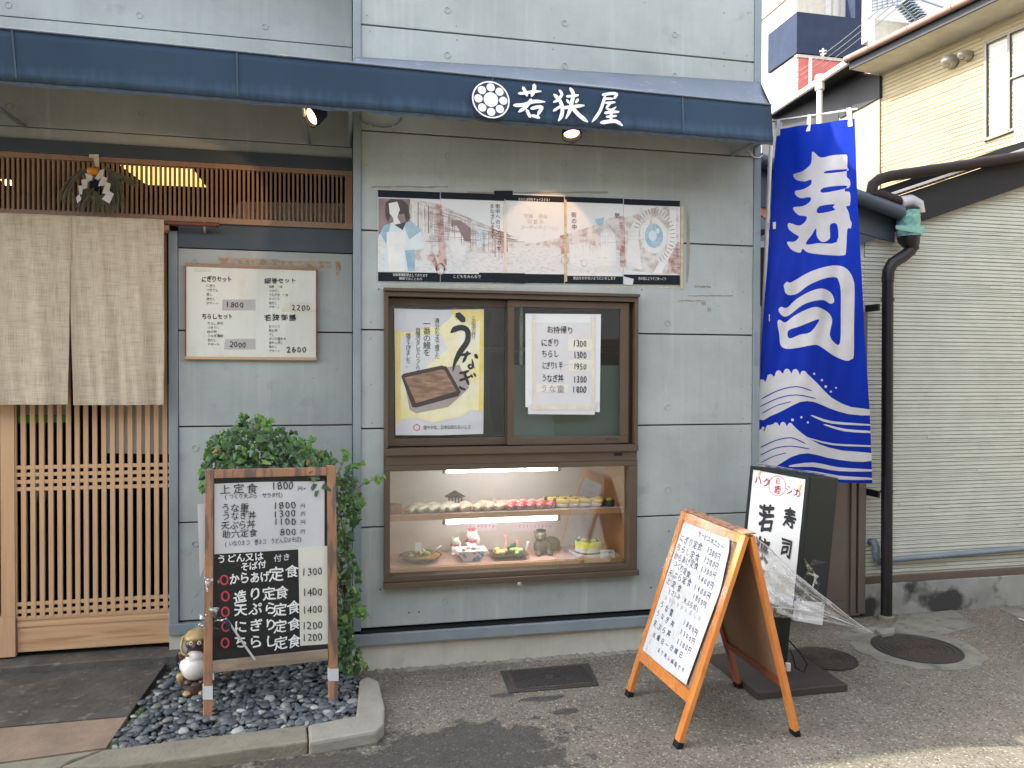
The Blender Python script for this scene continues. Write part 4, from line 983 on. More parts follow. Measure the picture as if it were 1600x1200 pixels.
def bowl_square():
    p = atY(736, 872, .16); c = Vector((p.x, .16, ZF)); t = thing('food_bowl', 'square blue and white porcelain bowl of food in front of the cat figures', 'bowl', c)
    v = []
    for s_, h in ((.045, 0), (.085, .062), (.078, .062), (.04, .012)):
        v += [(c.x - s_, c.y - s_ * .8, ZF + h), (c.x + s_, c.y - s_ * .8, ZF + h), (c.x + s_, c.y + s_ * .8, ZF + h), (c.x - s_, c.y + s_ * .8, ZF + h)]
    f = [(3, 2, 1, 0)] + [(4 * i + k, 4 * i + (k + 1) % 4, 4 * i + 4 + (k + 1) % 4, 4 * i + 4 + k) for i in range(3) for k in range(4)] + [(12, 13, 14, 15)]
    obj('bowl', MB().add(v, f), M['bluewhite'], t, .002)
    obj('rice', blob([((c.x, c.y, ZF + .045), (.055, .042, .018))], .006), M['rice'], t, smooth=True)
    for k, m_ in enumerate(('egg', 'petal', 'darkgreen', 'fishwhite')):
        obj('topping', blob([((c.x - .04 + k * .026, c.y - .01 + .012 * (k % 2), ZF + .064), (.016, .013, .008))], .004), M[m_], t, smooth=True)
bowl_square()
def plate_square():
    p = atY(794, 870, .18); c = Vector((p.x, .18, ZF)); t = thing('food_plate', 'dark square plate of shrimp tempura in the middle of the lower shelf', 'plate', c)
    v = []
    for s_, h in ((.05, .0), (.105, .028), (.098, .028), (.045, .008)):
        v += [(c.x - s_, c.y - s_ * .85, ZF + h), (c.x + s_, c.y - s_ * .85, ZF + h), (c.x + s_, c.y + s_ * .85, ZF + h), (c.x - s_, c.y + s_ * .85, ZF + h)]
    f = [(3, 2, 1, 0)] + [(4 * i + k, 4 * i + (k + 1) % 4, 4 * i + 4 + (k + 1) % 4, 4 * i + 4 + k) for i in range(3) for k in range(4)] + [(12, 13, 14, 15)]
    obj('plate', MB().add(v, f), M['lacquer'], t, .002)
    rn = random.Random(8)
    obj('fried_food', blob([((c.x - .05 + rn.uniform(-.025, .025), c.y - .02 + rn.uniform(-.02, .03), ZF + .03 + rn.uniform(0, .025)), (.018, .014, .012)) for _ in range(9)], .0045, 1), M['tempura'], t, smooth=True)
    obj('fried_food', blob([((c.x + .045 + rn.uniform(-.03, .025), c.y - .02 + rn.uniform(-.02, .03), ZF + .028 + rn.uniform(0, .02)), (.018, .014, .012)) for _ in range(9)], .0045, 1), M['lettuce'], t, smooth=True)
    obj('leaf_garnish', blob([((c.x + .02, c.y + .01, ZF + .06), (.03, .012, .012), (0, -.5, 0)), ((c.x + .05, c.y + .01, ZF + .055), (.02, .01, .012), (0, .6, 0))], .004, 1), M['darkgreen'], t, smooth=True)
    for xx, hh in ((-.018, .125), (.05, .095)):
        obj('shrimp_tail', MB().tube([(c.x + xx, c.y, ZF + .04), (c.x + xx + .003, c.y, ZF + hh - .02)], [.009, .007], 8).tube([(c.x + xx, c.y, ZF + hh - .022), (c.x + xx - .006, c.y, ZF + hh)], [.004, .006], 6).tube([(c.x + xx + .003, c.y, ZF + hh - .022), (c.x + xx + .012, c.y, ZF + hh)], [.004, .006], 6), M['shrimp'], t, smooth='auto')
    obj('paper_cone', MB().lathe([(.002, .03), (.012, .085), (.010, .085), (.001, .034)], (c.x + .095, c.y, ZF), (.25, 0, 1), 12), M['ceramicwhite'], t)
plate_square()
def cat(px, y_, s_, label, hat):
    p = atY(px, 870, y_); c = Vector((p.x, y_, ZF)); t = thing('cat_figurine', label, 'ornament', c)
    b = [((0, 0, .03), (.032, .028, .032)), ((0, -.006, .078), (.026, .023, .022)), ((-.017, -.006, .098), (.007, .005, .010)), ((.017, -.006, .098), (.007, .005, .010)), ((-.02, -.022, .04), (.010, .010, .018)), ((.024, -.02, .06), (.009, .009, .022)), ((-.018, -.018, .008), (.013, .016, .009)), ((.018, -.018, .008), (.013, .016, .009))]
    obj('body', moved(blob(b, .004, 1), c, s_), M['ceramicwhite'], t, smooth=True)
    for k in (-1, 1): obj('eye', MB().lathe([(.003, 0), (.002, .0015), (0, .002)], c + Vector((.009 * k, -.028, .08)) * s_, (0, -1, 0), 8), M['black'], t)
    obj('nose', MB().lathe([(.003, 0), (0, .002)], c + Vector((0, -.029, .074)) * s_, (0, -1, 0), 8), M['petal'], t)
    obj('collar', MB().tube([c + Vector((.026 * math.cos(a), -.004 + .022 * math.sin(a), .058)) * s_ for a in [k * math.pi / 6 for k in range(13)]], .0032 * s_, 6), M['redprint'], t)
    if hat: obj('flower', blob([((c.x + .016 * math.cos(a), c.y - .004 + .012 * math.sin(a), c.z + .104 * s_), (.012, .010, .008)) for a in [k * 1.256 for k in range(5)]], .004, 1), M['petal'], t, smooth=True)
cat(711, .30, 1.0, 'small white cat figurine behind the left plate', False)
cat(737, .30, 1.35, 'taller white cat figurine with a pink flower on its head', True)
def beast():
    p = atY(850, 868, .20); c = Vector((p.x, .22, ZF)); t = thing('animal_figurine', 'olive brown pottery animal lying on the lower shelf', 'ornament', c)
    b = [((-.01, -.01, .045), (.045, .035, .045)), ((.05, .03, .045), (.05, .035, .04)), ((.085, .05, .04), (.018, .018, .032)), ((-.02, -.02, .10), (.032, .027, .028)), ((-.028, -.045, .093), (.016, .016, .013)),
         ((-.046, -.015, .122), (.010, .006, .010)), ((.004, -.015, .124), (.010, .006, .010)), ((-.038, -.045, .014), (.016, .026, .014)), ((.026, -.045, .014), (.016, .026, .014)), ((-.034, -.03, .035), (.014, .014, .03)), ((.024, -.03, .035), (.014, .014, .03))]
    obj('body', moved(blob(b, .0045, 1), c, 1.1), M['figurine'], t, smooth=True)
    obj('cap', MB().lathe([(.026, .0), (.024, .006), (.012, .010), (0, .010)], c + Vector((-.022, -.022, .138)), seg=16), M['black'], t)
    for k in (-1, 1): obj('eye', MB().lathe([(.004, 0), (0, .002)], c + Vector((-.030 + .013 * k, -.058, .118)), (0, -1, 0), 8), M['black'], t)
beast()
def cake():
    p = atY(919, 866, .17); c = Vector((p.x, .17, ZF)); t = thing('sushi_cake', 'round sushi cake with a bright yellow layer on a white board', 'food', c)
    boxp('board', M['ceramicwhite'], t, c.x - .09, c.x + .09, c.y - .075, c.y + .08, ZF + .001, ZF + .010, .002)
    R_ = .075
    obj('rice_layer', MB().lathe([(R_, .011), (R_, .045), (0, .045)], c, seg=36), M['rice'], t, smooth='auto')
    obj('seaweed_strip', MB().lathe([(R_ + .0005, .012), (R_ + .001, .016), (R_ + .0005, .020)], c, seg=36), M['nori'], t)
    obj('yellow_layer', MB().lathe([(R_ + .001, .0455), (R_ + .001, .072), (R_ - .004, .076), (0, .076)], c, seg=36), M['yellowband'], t, smooth='auto')
    rn = random.Random(2)
    for m_, n_ in (('shrimp', 5), ('lettuce', 6), ('ceramicwhite', 4), ('darkgreen', 4)):
        E_ = []
        for _ in range(n_):
            a = rn.uniform(0, 6.28); q = rn.uniform(.01, .06); E_.append(((c.x + q * math.cos(a), c.y + q * math.sin(a), ZF + .083), (.013, .011, .010)))
        obj('decoration', blob(E_, .0045, 1), M[m_], t, smooth=True)
cake()
pt_ = thing('price_tag', 'small white handwritten price card at the front right of the lower shelf', 'price tag', atY(949, 875, .07))
slab('card', (0, .07, 0), (0, 1, 0), [(938, 859), (960, 859), (960, 875), (939, 875)], .002, M['cardwhite'], pt_)
sp = Sheet((0, .07, 0), (0, 1, 0), pt_); sp.line('にぎり寿司', (942, 863), (956, 863), 4.5, 'ink'); sp.line('1000円', (943, 870), (955, 870), 5, 'ink'); sp.flush()
for q, lb in (([(724, 818), (776, 817), (776, 829), (724, 830)], 'left pink calendar strip on the back of the lower shelf'), ([(801, 817), (868, 816), (868, 829), (801, 830)], 'right pink calendar strip on the back of the lower shelf')):
    cs = thing('calendar_strip', lb, 'notice', atY(q[0][0], q[0][1], .395))
    slab('paper', (0, .397, 0), (0, 1, 0), q, .001, M['pinkpaper'], cs)
    sp = Sheet((0, .397, 0), (0, 1, 0), cs)
    for k, d_ in enumerate('12345678' if q[0][0] < 750 else '1234567890'):
        sp.line(d_, (q[0][0] + 5 + k * 6, 822), (q[0][0] + 5 + k * 6, 822), 4, 'ink')
    sp.flush()
so_ = MB().box(.232, .29, .08, .16, ZS, ZS + .05)
tag(obj('wooden_box', so_, M['redwood']), 'small dark red wooden box at the left end of the upper shelf', 'box')

# ================================================================== WALL SIGNS
wb = thing('menu_board', 'white wall menu board with four handwritten lunch sets beside the entrance', 'menu board', atY(392, 562, REC - .02))
YW = (0, REC - .02, 0)
slab('board', YW, (0, 1, 0), [(291, 414), (494, 422), (494, 562), (291, 560)], .012, M['whiteboard'], wb, bevel=.002)
slab('frame', YW, (0, 1, 0), [(289, 411), (495, 419), (495, 423), (289, 416)], .018, M['brownwood'], wb, lift=.003)
slab('frame', YW, (0, 1, 0), [(289, 557), (495, 558.5), (495, 563), (289, 561)], .018, M['hinokih'], wb, lift=.003)
slab('frame', YW, (0, 1, 0), [(289, 416.5), (291, 416.5), (291, 556.5), (289, 556.5)], .016, M['redwood'], wb, lift=.0025)
slab('frame', YW, (0, 1, 0), [(493.5, 423.5), (495.5, 423.5), (495.5, 558), (493.5, 558)], .016, M['redwood'], wb, lift=.0025)
for q in ([(348, 468), (399, 468), (399, 485), (347, 485)], [(352, 530), (399, 529), (399, 546), (350, 546)], [(444, 472), (494, 473), (493, 488), (440, 487)]):
    slab('price_card', YW, (0, 1, 0), q, .0006, M['greycard'] if q[0][0] < 444 else M['papertape'], wb, lift=.0012)
slab('tape', YW, (0, 1, 0), [(304, 419), (330, 420), (330, 425), (303, 424)], .0005, M['papertape'], wb, lift=.001)
sp = Sheet(YW, (0, 1, 0), wb)
cw = lambda x, y: (260 + x / 5.333, 380 + y / 5.333)
def wl(t_, a, b, y, h, m='ink', bold=.014, y2=None): sp.line(t_, cw(a, y), cw(b, y2 or y), h / 5.333, m, bold, lift=.002, wob=.04, jit=.08)
wl('にぎりセット', 315, 525, 300, 46, bold=.03); wl('細巻セット', 845, 1060, 312, 46, bold=.03)
wl('ちらしセット', 315, 535, 610, 46, bold=.03); wl('若狭御膳', 845, 1050, 622, 50, bold=.03)
wl('1800', 515, 630, 512, 58, bold=.02); wl('2000', 545, 650, 845, 56, bold=.02); wl('2200', 1065, 1185, 537, 56, bold=.02); wl('2600', 1020, 1150, 885, 60, bold=.025)
for k, t_ in enumerate(('にぎり', 'つきだし', '蒸し', '赤だし', 'デザート')): wl(t_, 345, 345 + 26 * (len(t_) - 1), 354 + 37 * k, 24, bold=.0)
for k, t_ in enumerate(('ちらし寿司', 'つきだし', '酢の物', 'うなぎ蒲焼', '赤だし', 'デザート')): wl(t_, 355, 355 + 26 * (len(t_) - 1), 668 + 35 * k, 24, bold=.0)
for k, t_ in enumerate(('細巻 一本', 'つきだし', 'うなぎ巻 一本', 'おつくり', '赤だし', 'デザート')): wl(t_, 865, 865 + 23 * (len(t_) - 1), 363 + 34 * k, 23, bold=.0)
for k, t_ in enumerate(('おつくり', '酢の物', 'すし', '天ぷら盛合せ', '茶わん蒸し', '赤だし', 'デザート')): wl(t_, 865, 865 + 24 * (len(t_) - 1), 694 + 34 * k, 23, bold=.0)
sp.flush()
gr = Sheet((0, REC, 0), (0, 1, 0), shop)
gr.poly([(340, 402), (430, 405), (440, 408), (500, 408), (518, 409), (517, 419), (496, 419), (420, 414), (345, 412)], 'rusttape', .0012, 'glue_stain')
gr.poly([(524, 408), (531, 408), (533, 420), (528, 432), (525, 428)], 'rusttape', .0013, 'glue_stain')
gr.flush()

# long five sheet poster
ps = thing('street_poster', 'faded five sheet street scene poster strip taped above the takeaway window', 'poster', atY(830, 440, -.004))
YS = (0, -.003, 0)
xs_ = [590, 688, 789, 882, 974, 1063]
ytop = lambda x: 296 + (x - 590) * 17 / 473; ybot = lambda x: 440 + (x - 590) * 6 / 473
for i in range(5):
    a, b = xs_[i] + .3, xs_[i + 1] - .3; dy = (0, 1, -1, 1, 0)[i]
    slab('poster_sheet', YS, (0, 1, 0), [(a, ytop(a) + dy), (b, ytop(b) + dy), (b, ybot(b)), (a, ybot(a))], .001, M['posterpale'], ps)
sp = Sheet(YS, (0, 1, 0), ps)
cp = lambda x, y: (560 + x / 2.963, 280 + y / 2.963)
def pp(pts, m, l): sp.poly([cp(*p) for p in pts], m, l)
for i in range(5):
    a, b = xs_[i] + .6, xs_[i + 1] - .6
    hb = (12, 11, 10, 9, 10)[i]; bb = (15, 14, 15, 13, 16)[i]
    sp.poly([(a, ytop(a) + .6), (b, ytop(b) + .6), (b, ytop(b) + hb), (a, ytop(a) + hb)], 'posterdark', .0010)
    sp.poly([(a, ybot(a) - bb), (b, ybot(b) - bb), (b, ybot(b) - .5), (a, ybot(a) - .5)], 'posterdark', .0010)
pp([(95, 345), (380, 330), (680, 300), (820, 300), (950, 310), (1225, 340), (1225, 435), (960, 435), (95, 430)], 'posterroad', .0002)
pp([(92, 88), (250, 92), (365, 112), (620, 225), (690, 262), (690, 330), (620, 345), (410, 330), (380, 420), (340, 400), (92, 310)], 'posterbrown', .0003)
pp([(92, 88), (240, 92), (232, 180), (300, 262), (92, 270)], 'posterplum', .0005)
for k in range(7):
    x_ = 250 + k * 24; pp([(x_, 100 + k * 8), (x_ + 5, 101 + k * 8), (x_ + 5, 250), (x_, 250)], 'posterplum' if k % 2 else 'posterskin', .0006)
pp([(358, 110), (385, 118), (410, 400), (375, 400)], 'posterred', .0008); pp([(655, 240), (690, 246), (692, 335), (655, 345)], 'posterred', .0007)
pp([(932, 262), (972, 250), (976, 340), (938, 350)], 'posterred', .0007); pp([(1208, 170), (1232, 172), (1236, 410), (1210, 405)], 'posterred', .0007)
pp([(976, 250), (1100, 210), (1208, 160), (1210, 330), (976, 300)], 'posterbrown', .0003)
pp([(1232, 180), (1430, 110), (1480, 110), (1488, 440), (1400, 440), (1235, 420)], 'posterbrown', .0003)
pp([(430, 190), (470, 190), (520, 225), (520, 290), (430, 280)], 'posterplum', .0005)
pp([(545, 215), (600, 235), (600, 300), (545, 300)], 'postersky', .0005)
rq = random.Random(14)
def ln(x0, y0, x1, y1, w_, m, l):
    d = math.hypot(x1 - x0, y1 - y0) or 1; nx, ny = -(y1 - y0) / d * w_ / 2, (x1 - x0) / d * w_ / 2
    return [cp(x0 + nx, y0 + ny), cp(x1 + nx, y1 + ny), cp(x1 - nx, y1 - ny), cp(x0 - nx, y0 - ny)]
def sketch(lines, m, l):
    sp.grp += 1; mb_ = sp._mb(m, 'sketch_lines')
    for q in lines:
        P_ = [sp.at(*c) + sp.n * (l + rq.uniform(0, .0002)) for c in q]; mb_.add(P_, [(0, 1, 2, 3)])
A_l = []; B_l = []
for k in range(70):      # left street front, lines running to the far end of the street
    t0 = rq.uniform(0, .8); t1 = t0 + rq.uniform(.05, .2); e0 = rq.uniform(.0, 1); yy = lambda t: (95 + 205 * e0) * (1 - t) + 290 * t
    x_ = lambda t: 300 + 480 * t; A_l.append(ln(x_(t0), yy(t0), x_(t1), yy(t1), 1.6, 0, 0))
for k in range(60):
    x_ = rq.uniform(300, 690); top_ = 110 + (x_ - 300) * .38; A_l.append(ln(x_, top_ + rq.uniform(0, 40), x_ + rq.uniform(-1, 1), top_ + rq.uniform(50, 130), 1.5, 0, 0))
for k in range(60):
    t0 = rq.uniform(0, .8); t1 = t0 + rq.uniform(.05, .2); e0 = rq.uniform(0, 1); yy = lambda t: (120 + 190 * e0) * (1 - t) + 290 * t
    x_ = lambda t: 1440 - 580 * t; B_l.append(ln(x_(t0), yy(t0), x_(t1), yy(t1), 1.5, 0, 0))
for k in range(60):
    x_ = rq.uniform(970, 1440); top_ = 300 - (x_ - 900) * .33; B_l.append(ln(x_, top_ + rq.uniform(0, 50), x_ + rq.uniform(-1, 1), top_ + rq.uniform(50, 130), 1.4, 0, 0))
sketch(A_l, 'posterplum', .0009); sketch(B_l, 'posterbrown', .0009)
C_l = [ln(x_, y_, x_ + rq.uniform(8, 22), y_ + rq.uniform(-2, 2), 1.4, 0, 0) for x_, y_ in [(rq.uniform(420, 1230), rq.uniform(350, 430)) for _ in range(170)]]
sketch(C_l, 'posterbrown', .0010)
D_l = [ln(x_, y_, x_ + 14, y_ + 1, 1.5, 0, 0) for x_, y_ in [(rq.uniform(1444, 1482), rq.uniform(300, 430)) for _ in range(50)]] + [ln(1368 + 75 * math.cos(a), 262 - 105 * math.sin(a), 1368 + 98 * math.cos(a), 262 - 128 * math.sin(a), 3, 0, 0) for a in [k * .16 - 1.2 for k in range(26)]]
sketch(D_l, 'posterplum', .0013)
# woman in a kimono (plain figure)
pp([(125, 108), (150, 92), (205, 96), (230, 120), (240, 180), (222, 200), (212, 160), (150, 165), (138, 200), (124, 170)], 'posterhair', .0010)
pp([(140, 112), (180, 104), (192, 140), (180, 175), (195, 205), (165, 210), (160, 178), (145, 160)], 'posterskin', .0012)
pp([(92, 265), (120, 215), (160, 200), (200, 205), (250, 195), (295, 250), (305, 320), (260, 330), (260, 420), (120, 425), (130, 300)], 'postersky', .0009)
pp([(100, 250), (125, 210), (150, 205), (128, 300)], 'posterblue', .0011); pp([(210, 205), (245, 192), (290, 240), (235, 280)], 'posterblue', .0011)
pp([(130, 245), (215, 240), (218, 300), (132, 305)], 'posterskin', .0012); pp([(215, 330), (262, 325), (262, 425), (230, 425)], 'posterblue', .0011)
pp([(135, 305), (212, 305), (215, 425), (140, 428)], 'posterskin', .0012)
pp([(165, 210), (195, 206), (222, 196), (205, 236)], 'posterhair', .0013)
pp([(420, 220), (455, 215), (500, 300), (490, 370), (440, 375), (420, 300)], 'posterskin', .0008)
pp([(1115, 250), (1160, 220), (1190, 260), (1195, 400), (1120, 400)], 'posterskin', .0008)
pp([(980, 310), (1050, 290), (1120, 320), (1140, 400), (1040, 410), (980, 390)], 'posterpale', .0007)
pp([(1250, 240), (1280, 185), (1320, 190), (1330, 240), (1300, 300), (1310, 420), (1240, 400)], 'posterskin', .0008)
def ring(cx, cy, r, r2, m, l, n=28):
    C_ = sp.at(*cp(cx, cy)); k_ = .345 / 300
    for j in range(n):
        a0, a1 = 2 * math.pi * j / n, 2 * math.pi * (j + 1) / n
        sp._mb(m, 'print').add([C_ + (sp.U * math.cos(a) * .8 + sp.V * math.sin(a)) * q + sp.n * l for a, q in ((a0, r), (a1, r), (a1, r2), (a0, r2))], [(0, 1, 2, 3)])
ring(1368, 262, .098, .068, 'posterskin', .0009); ring(1368, 262, .068, .0, 'posterblue', .0010); ring(1368, 262, .118, .104, 'posterbrown', .0009); ring(1362, 262, .03, .0, 'postersky', .0012); ring(1385, 240, .014, 0, 'postersky', .0013)
pp([(1440, 130), (1470, 150), (1472, 300), (1420, 400), (1400, 440), (1360, 440), (1425, 330), (1440, 220)], 'posterskin', .0011)
pp([(1442, 300), (1486, 290), (1488, 440), (1430, 430)], 'posterred', .0008)
pp([(1095, 185), (1138, 178), (1132, 210), (1104, 210)], 'posterblue', .0009); pp([(1114, 210), (1120, 210), (1122, 330), (1117, 330)], 'posterbrown', .0009)
pp([(690, 285), (815, 296), (815, 304), (690, 322)], 'posterbrown', .0005); pp([(823, 296), (940, 268), (940, 322), (823, 304)], 'posterbrown', .0005)
for x_ in (325, 360): pp([(x_, 350), (x_ + 25, 345), (x_ + 50, 420), (x_ + 35, 425)], 'posterred', .0013)
ring(380, 415, .030, .024, 'posterred', .0013); ring(1045, 388, .022, .016, 'posterbrown', .0012); ring(955, 375, .026, .021, 'posterred', .0013)
sp.line('街中へのリズにのせ', cp(644, 125), cp(650, 320), 7, 'ink', wob=0, jit=.02, vertical=True, lift=.002)
sp.line('まなざしそえて', cp(618, 125), cp(622, 270), 7, 'ink', wob=0, jit=.02, vertical=True, lift=.002)
sp.line('街の中', cp(997, 165), cp(999, 222), 8, 'ink', wob=0, jit=.02, vertical=True, lift=.002)
sp.line('気', cp(1198, 170), cp(1198, 170), 9, 'ink', wob=0, jit=0, lift=.002)
for y_, t_ in ((170, '京風 日本'), (196, '町並み'), (222, 'コーディネイト')): sp.line(t_, cp(820 - 9 * len(t_), y_), cp(820 + 9 * len(t_), y_ + 2), 7, 'posterbrown', wob=0, jit=0, lift=.002)
sp.line('あなたは何をチョイスする?', cp(745, 93), cp(885, 97), 4.6, 'posterskin', wob=0, jit=0, lift=.002)
sp.line('自転車撮影禁止しております', cp(165, 442), cp(315, 446), 4.6, 'posterskin', wob=0, jit=0, lift=.002)
sp.line('無断でおことわり', cp(195, 460), cp(290, 463), 4.2, 'posterskin', wob=0, jit=0, lift=.002)
sp.line('こどもをみんなで', cp(445, 450), cp(560, 452), 5, 'posterskin', wob=0, jit=0, lift=.002)
sp.line('商品をおかないようにいたします', cp(1000, 458), cp(1185, 460), 4.6, 'posterskin', wob=0, jit=0, lift=.002)
sp.line('京の街にどうぞごゆっくり', cp(1300, 460), cp(1420, 462), 4.6, 'posterskin', wob=0, jit=0, lift=.002)
sp.flush()
for q, m_ in (([(772, 298), (801, 298), (801, 312), (790, 310), (786, 314), (772, 313)], 'posterdark'), ([(748, 426), (820, 427), (820, 443), (752, 441)], 'posterdark'), ([(974, 432), (990, 436), (988, 446), (974, 444)], 'paper'),
              ([(1063.5, 322), (1068, 322), (1067, 452), (1063, 452)], 'tapeyellow'), ([(786.5, 315), (790.5, 315), (792, 425), (788, 425)], 'papertape'), ([(881, 312), (885, 312), (886, 440), (882, 440)], 'tapeyellow')):
    slab('tape', YS, (0, 1, 0), q, .0008, M[m_], ps, lift=.0022)
wr = Sheet((0, 0, 0), (0, 1, 0), shop); rn = random.Random(21)
for x_, y_, w_, h_, m_ in ((640, 292, 120, 5, 'kerbpale'), (840, 301, 220, 4, 'kerbpale'), (1075, 380, 5, 130, 'kerbpale'), (700, 449, 200, 4, 'tapeyellow'), (1000, 449, 120, 3, 'tapeyellow'), (1110, 462, 70, 3, 'kerbpale'), (1098, 448, 26, 5, 'kerbpale'), (1099, 474, 7, 8, 'kerbpale'), (1108, 484, 6, 10, 'kerbpale'), (1080, 470, 40, 3, 'kerbpale')):
    n_ = 14; top_ = [(x_ - w_ / 2 + w_ * k / n_, y_ - h_ / 2 * rn.uniform(.2, 1)) for k in range(n_ + 1)]; bot = [(x_ + w_ / 2 - w_ * k / n_, y_ + h_ / 2 * rn.uniform(.2, 1)) for k in range(n_ + 1)]
    wr.poly(top_ + bot, m_, .0011 + rn.uniform(0, .0003), 'tape_residue')
wr.flush()

# ================================================================== AWNING
aw = thing('awning', 'long faded navy canvas awning with a round crest and the shop name', 'awning', (0, -.2, 2.77))
def fy(x, top): 
    return (-.445 + (x + 1.4) * (.035)) if top else (-.405 + (x + 1.4) * (.018))
ZT, ZB = 2.980, 2.783
xa, xb = -6.0, 2.205
def zt(x): return ZT
A_ = Vector((xa, fy(xa, 1), ZT)); B_ = Vector((xb, fy(xb, 1), ZT)); C_ = Vector((xb, fy(xb, 0), ZB)); D_ = Vector((xa, fy(xa, 0), ZB))
rn = random.Random(12)
def front(u, v):
    p = (D_.lerp(C_, u)).lerp(A_.lerp(B_, u), v); x = p.x
    p.y += .002 * math.sin(x * 5 + 1) * (1 - v) + .001 * math.sin(x * 13) * (1 - v) ** 2 - .002
    if v == 0: p.z += .0015 * math.sin(x * 5.3) + .001 * math.sin(x * 23)
    return p
o = obj('valance', MB().grid(front, 160, 6), M['navy'], aw, smooth=True); o.modifiers.new('s', 'SOLIDIFY').thickness = .003
UJ = (.034 - xa) / (xb - xa)
def topf(u, v):
    f_ = A_.lerp(B_, u); bz_ = 3.168 + (f_.x - .06) * .027; by = -.012
    if u < UJ: by = REC - .008; bz_ = 3.10
    b_ = Vector((f_.x + (.115 * u ** 8), by, bz_)); p = f_.lerp(b_, v); p.z -= .012 * math.sin(v * math.pi) * (1 + .5 * math.sin(f_.x * 4)); return p
for a_, b_ in ((0, UJ - .0002), (UJ, 1)):
    o = obj('canopy', MB().grid(lambda u, v: topf(a_ + (b_ - a_) * u, v), 80, 6), M['navytop'], aw, smooth=True); o.modifiers.new('s', 'SOLIDIFY').thickness = .003
e0 = front(1, 0); e1 = front(1, 1); t1 = topf(1, 1)
obj('end_panel', MB().add([e1, t1, t1 + Vector((0, .005, -.36)), e0], [(0, 1, 2, 3)]), M['navy'], aw)
obj('edge_piping', MB().tube([front(k / 40, 1) + Vector((0, -.002, .002)) for k in range(41)], .005, 6), M['navytop'], aw, smooth=True)
obj('frayed_hem', MB().grid(lambda u, v: front(u, 0) + Vector((0, .003, -.020 * v * (1 + .12 * math.sin(u * 490) + .12 * math.sin(u * 177)) + .002)), 600, 1), M['hem'], aw)
obj('back_flap', MB().grid(lambda u, v: Vector((-3.2 + 5.4 * u, -.3 + .29 * v, 2.79 + .0 * v)), 1, 1), M['hem'], aw) if False else None
for xx in (-1.36, -.475, .69, 1.69):   # sewn seams
    P0 = front((xx - xa) / (xb - xa), 0); P1 = front((xx - xa) / (xb - xa), 1)
    obj('seam', MB().bar(P0 + Vector((0, -.0035, .01)), P1 + Vector((0, -.0035, -.004)), .007, .002, side=(0, 1, 0)), M['seam'], aw)
fr = MB()
for xx in (-2.9, -1.6, -.2, .02, 1.2, 2.15): fr.tube([(xx, fy(xx, 0) + .01, ZB + .01), (xx, -.01 if xx > .03 else REC - .01, ZB + .02)], .011, 8)
fr.tube([(xa, fy(xa, 0) + .014, ZB + .012), (xb, fy(xb, 0) + .014, ZB + .012)], .011, 8)
obj('support_arm', fr, M['steel'], aw, smooth='auto')
nrm = (B_ - A_).cross(C_ - B_)
sp = Sheet(A_.lerp(C_, .5) + Vector((0, -.006, 0)), nrm, aw)
ca = lambda x, y: (720 + x / 5.714, 100 + y / 5.714)
RR = (sp.at(*ca(430, 320)) - sp.at(*ca(105, 315))).length / 2
CC = ca(268, 320)
sp.disc(CC, RR * 1.03, 'printwhite', RR * .955, lift=.002, name='emblem'); sp.disc(CC, RR * .955, 'hem', lift=.0015, name='emblem')
sp.disc(CC, RR * .40, 'printwhite', lift=.003, name='emblem')
cen = sp.at(*CC)
for k in range(8):
    a = RD(90 + 45 * k); q = cen + (sp.U * math.cos(a) + sp.V * math.sin(a)) * RR * .68
    sp._mb('printwhite', 'emblem').add([q + sp.n * .003 + (sp.U * math.cos(b) + sp.V * math.sin(b)) * RR * .225 for b in [j * math.pi / 10 for j in range(20)]], [tuple(range(20))])
sc_ = RR * 2 / 325   # metres per crop pixel
for pts, w_ in (
    ([(515, 266), (570, 262), (640, 250), (718, 246)], 24), ([(552, 210), (575, 250), (592, 292)], 28), ([(655, 186), (652, 235), (628, 294)], 32), ([(474, 372), (560, 366), (650, 338), (752, 340)], 30), ([(628, 318), (580, 385), (512, 432)], 28), ([(588, 412), (605, 450), (622, 482)], 28), ([(625, 402), (690, 386), (722, 392), (700, 430), (682, 468)], 28), ([(632, 462), (670, 472), (705, 484)], 26),
    ([(878, 236), (900, 275), (862, 325), (822, 345)], 24), ([(832, 276), (882, 330), (905, 400), (895, 468), (868, 512)], 32), ([(905, 372), (855, 402), (822, 424)], 22), ([(942, 292), (1000, 288), (1052, 280)], 22), ([(975, 220), (1002, 275), (986, 355), (970, 420), (935, 492)], 32), ([(944, 322), (966, 356)], 22), ([(1046, 316), (1022, 352)], 22), ([(918, 394), (1000, 384), (1102, 372)], 28), ([(1000, 400), (1050, 456), (1132, 522)], 36),
    ([(1262, 280), (1330, 268), (1396, 266)], 26), ([(1394, 268), (1366, 314)], 24), ([(1272, 314), (1362, 312)], 20), ([(1286, 292), (1250, 400), (1216, 462), (1168, 522)], 26), ([(1288, 352), (1380, 344)], 20), ([(1338, 350), (1300, 396), (1345, 412), (1385, 384)], 20), ([(1282, 442), (1340, 432), (1414, 430)], 24), ([(1342, 410), (1336, 520)], 24), ([(1296, 476), (1392, 466)], 20), ([(1248, 528), (1340, 514), (1390, 518), (1442, 554)], 32)):
    sp.brush(pts, 'printwhite', w_ * sc_ * 1.08, lift=.003, cnv=ca, w0=.5, w1=.25)
sp.flush()

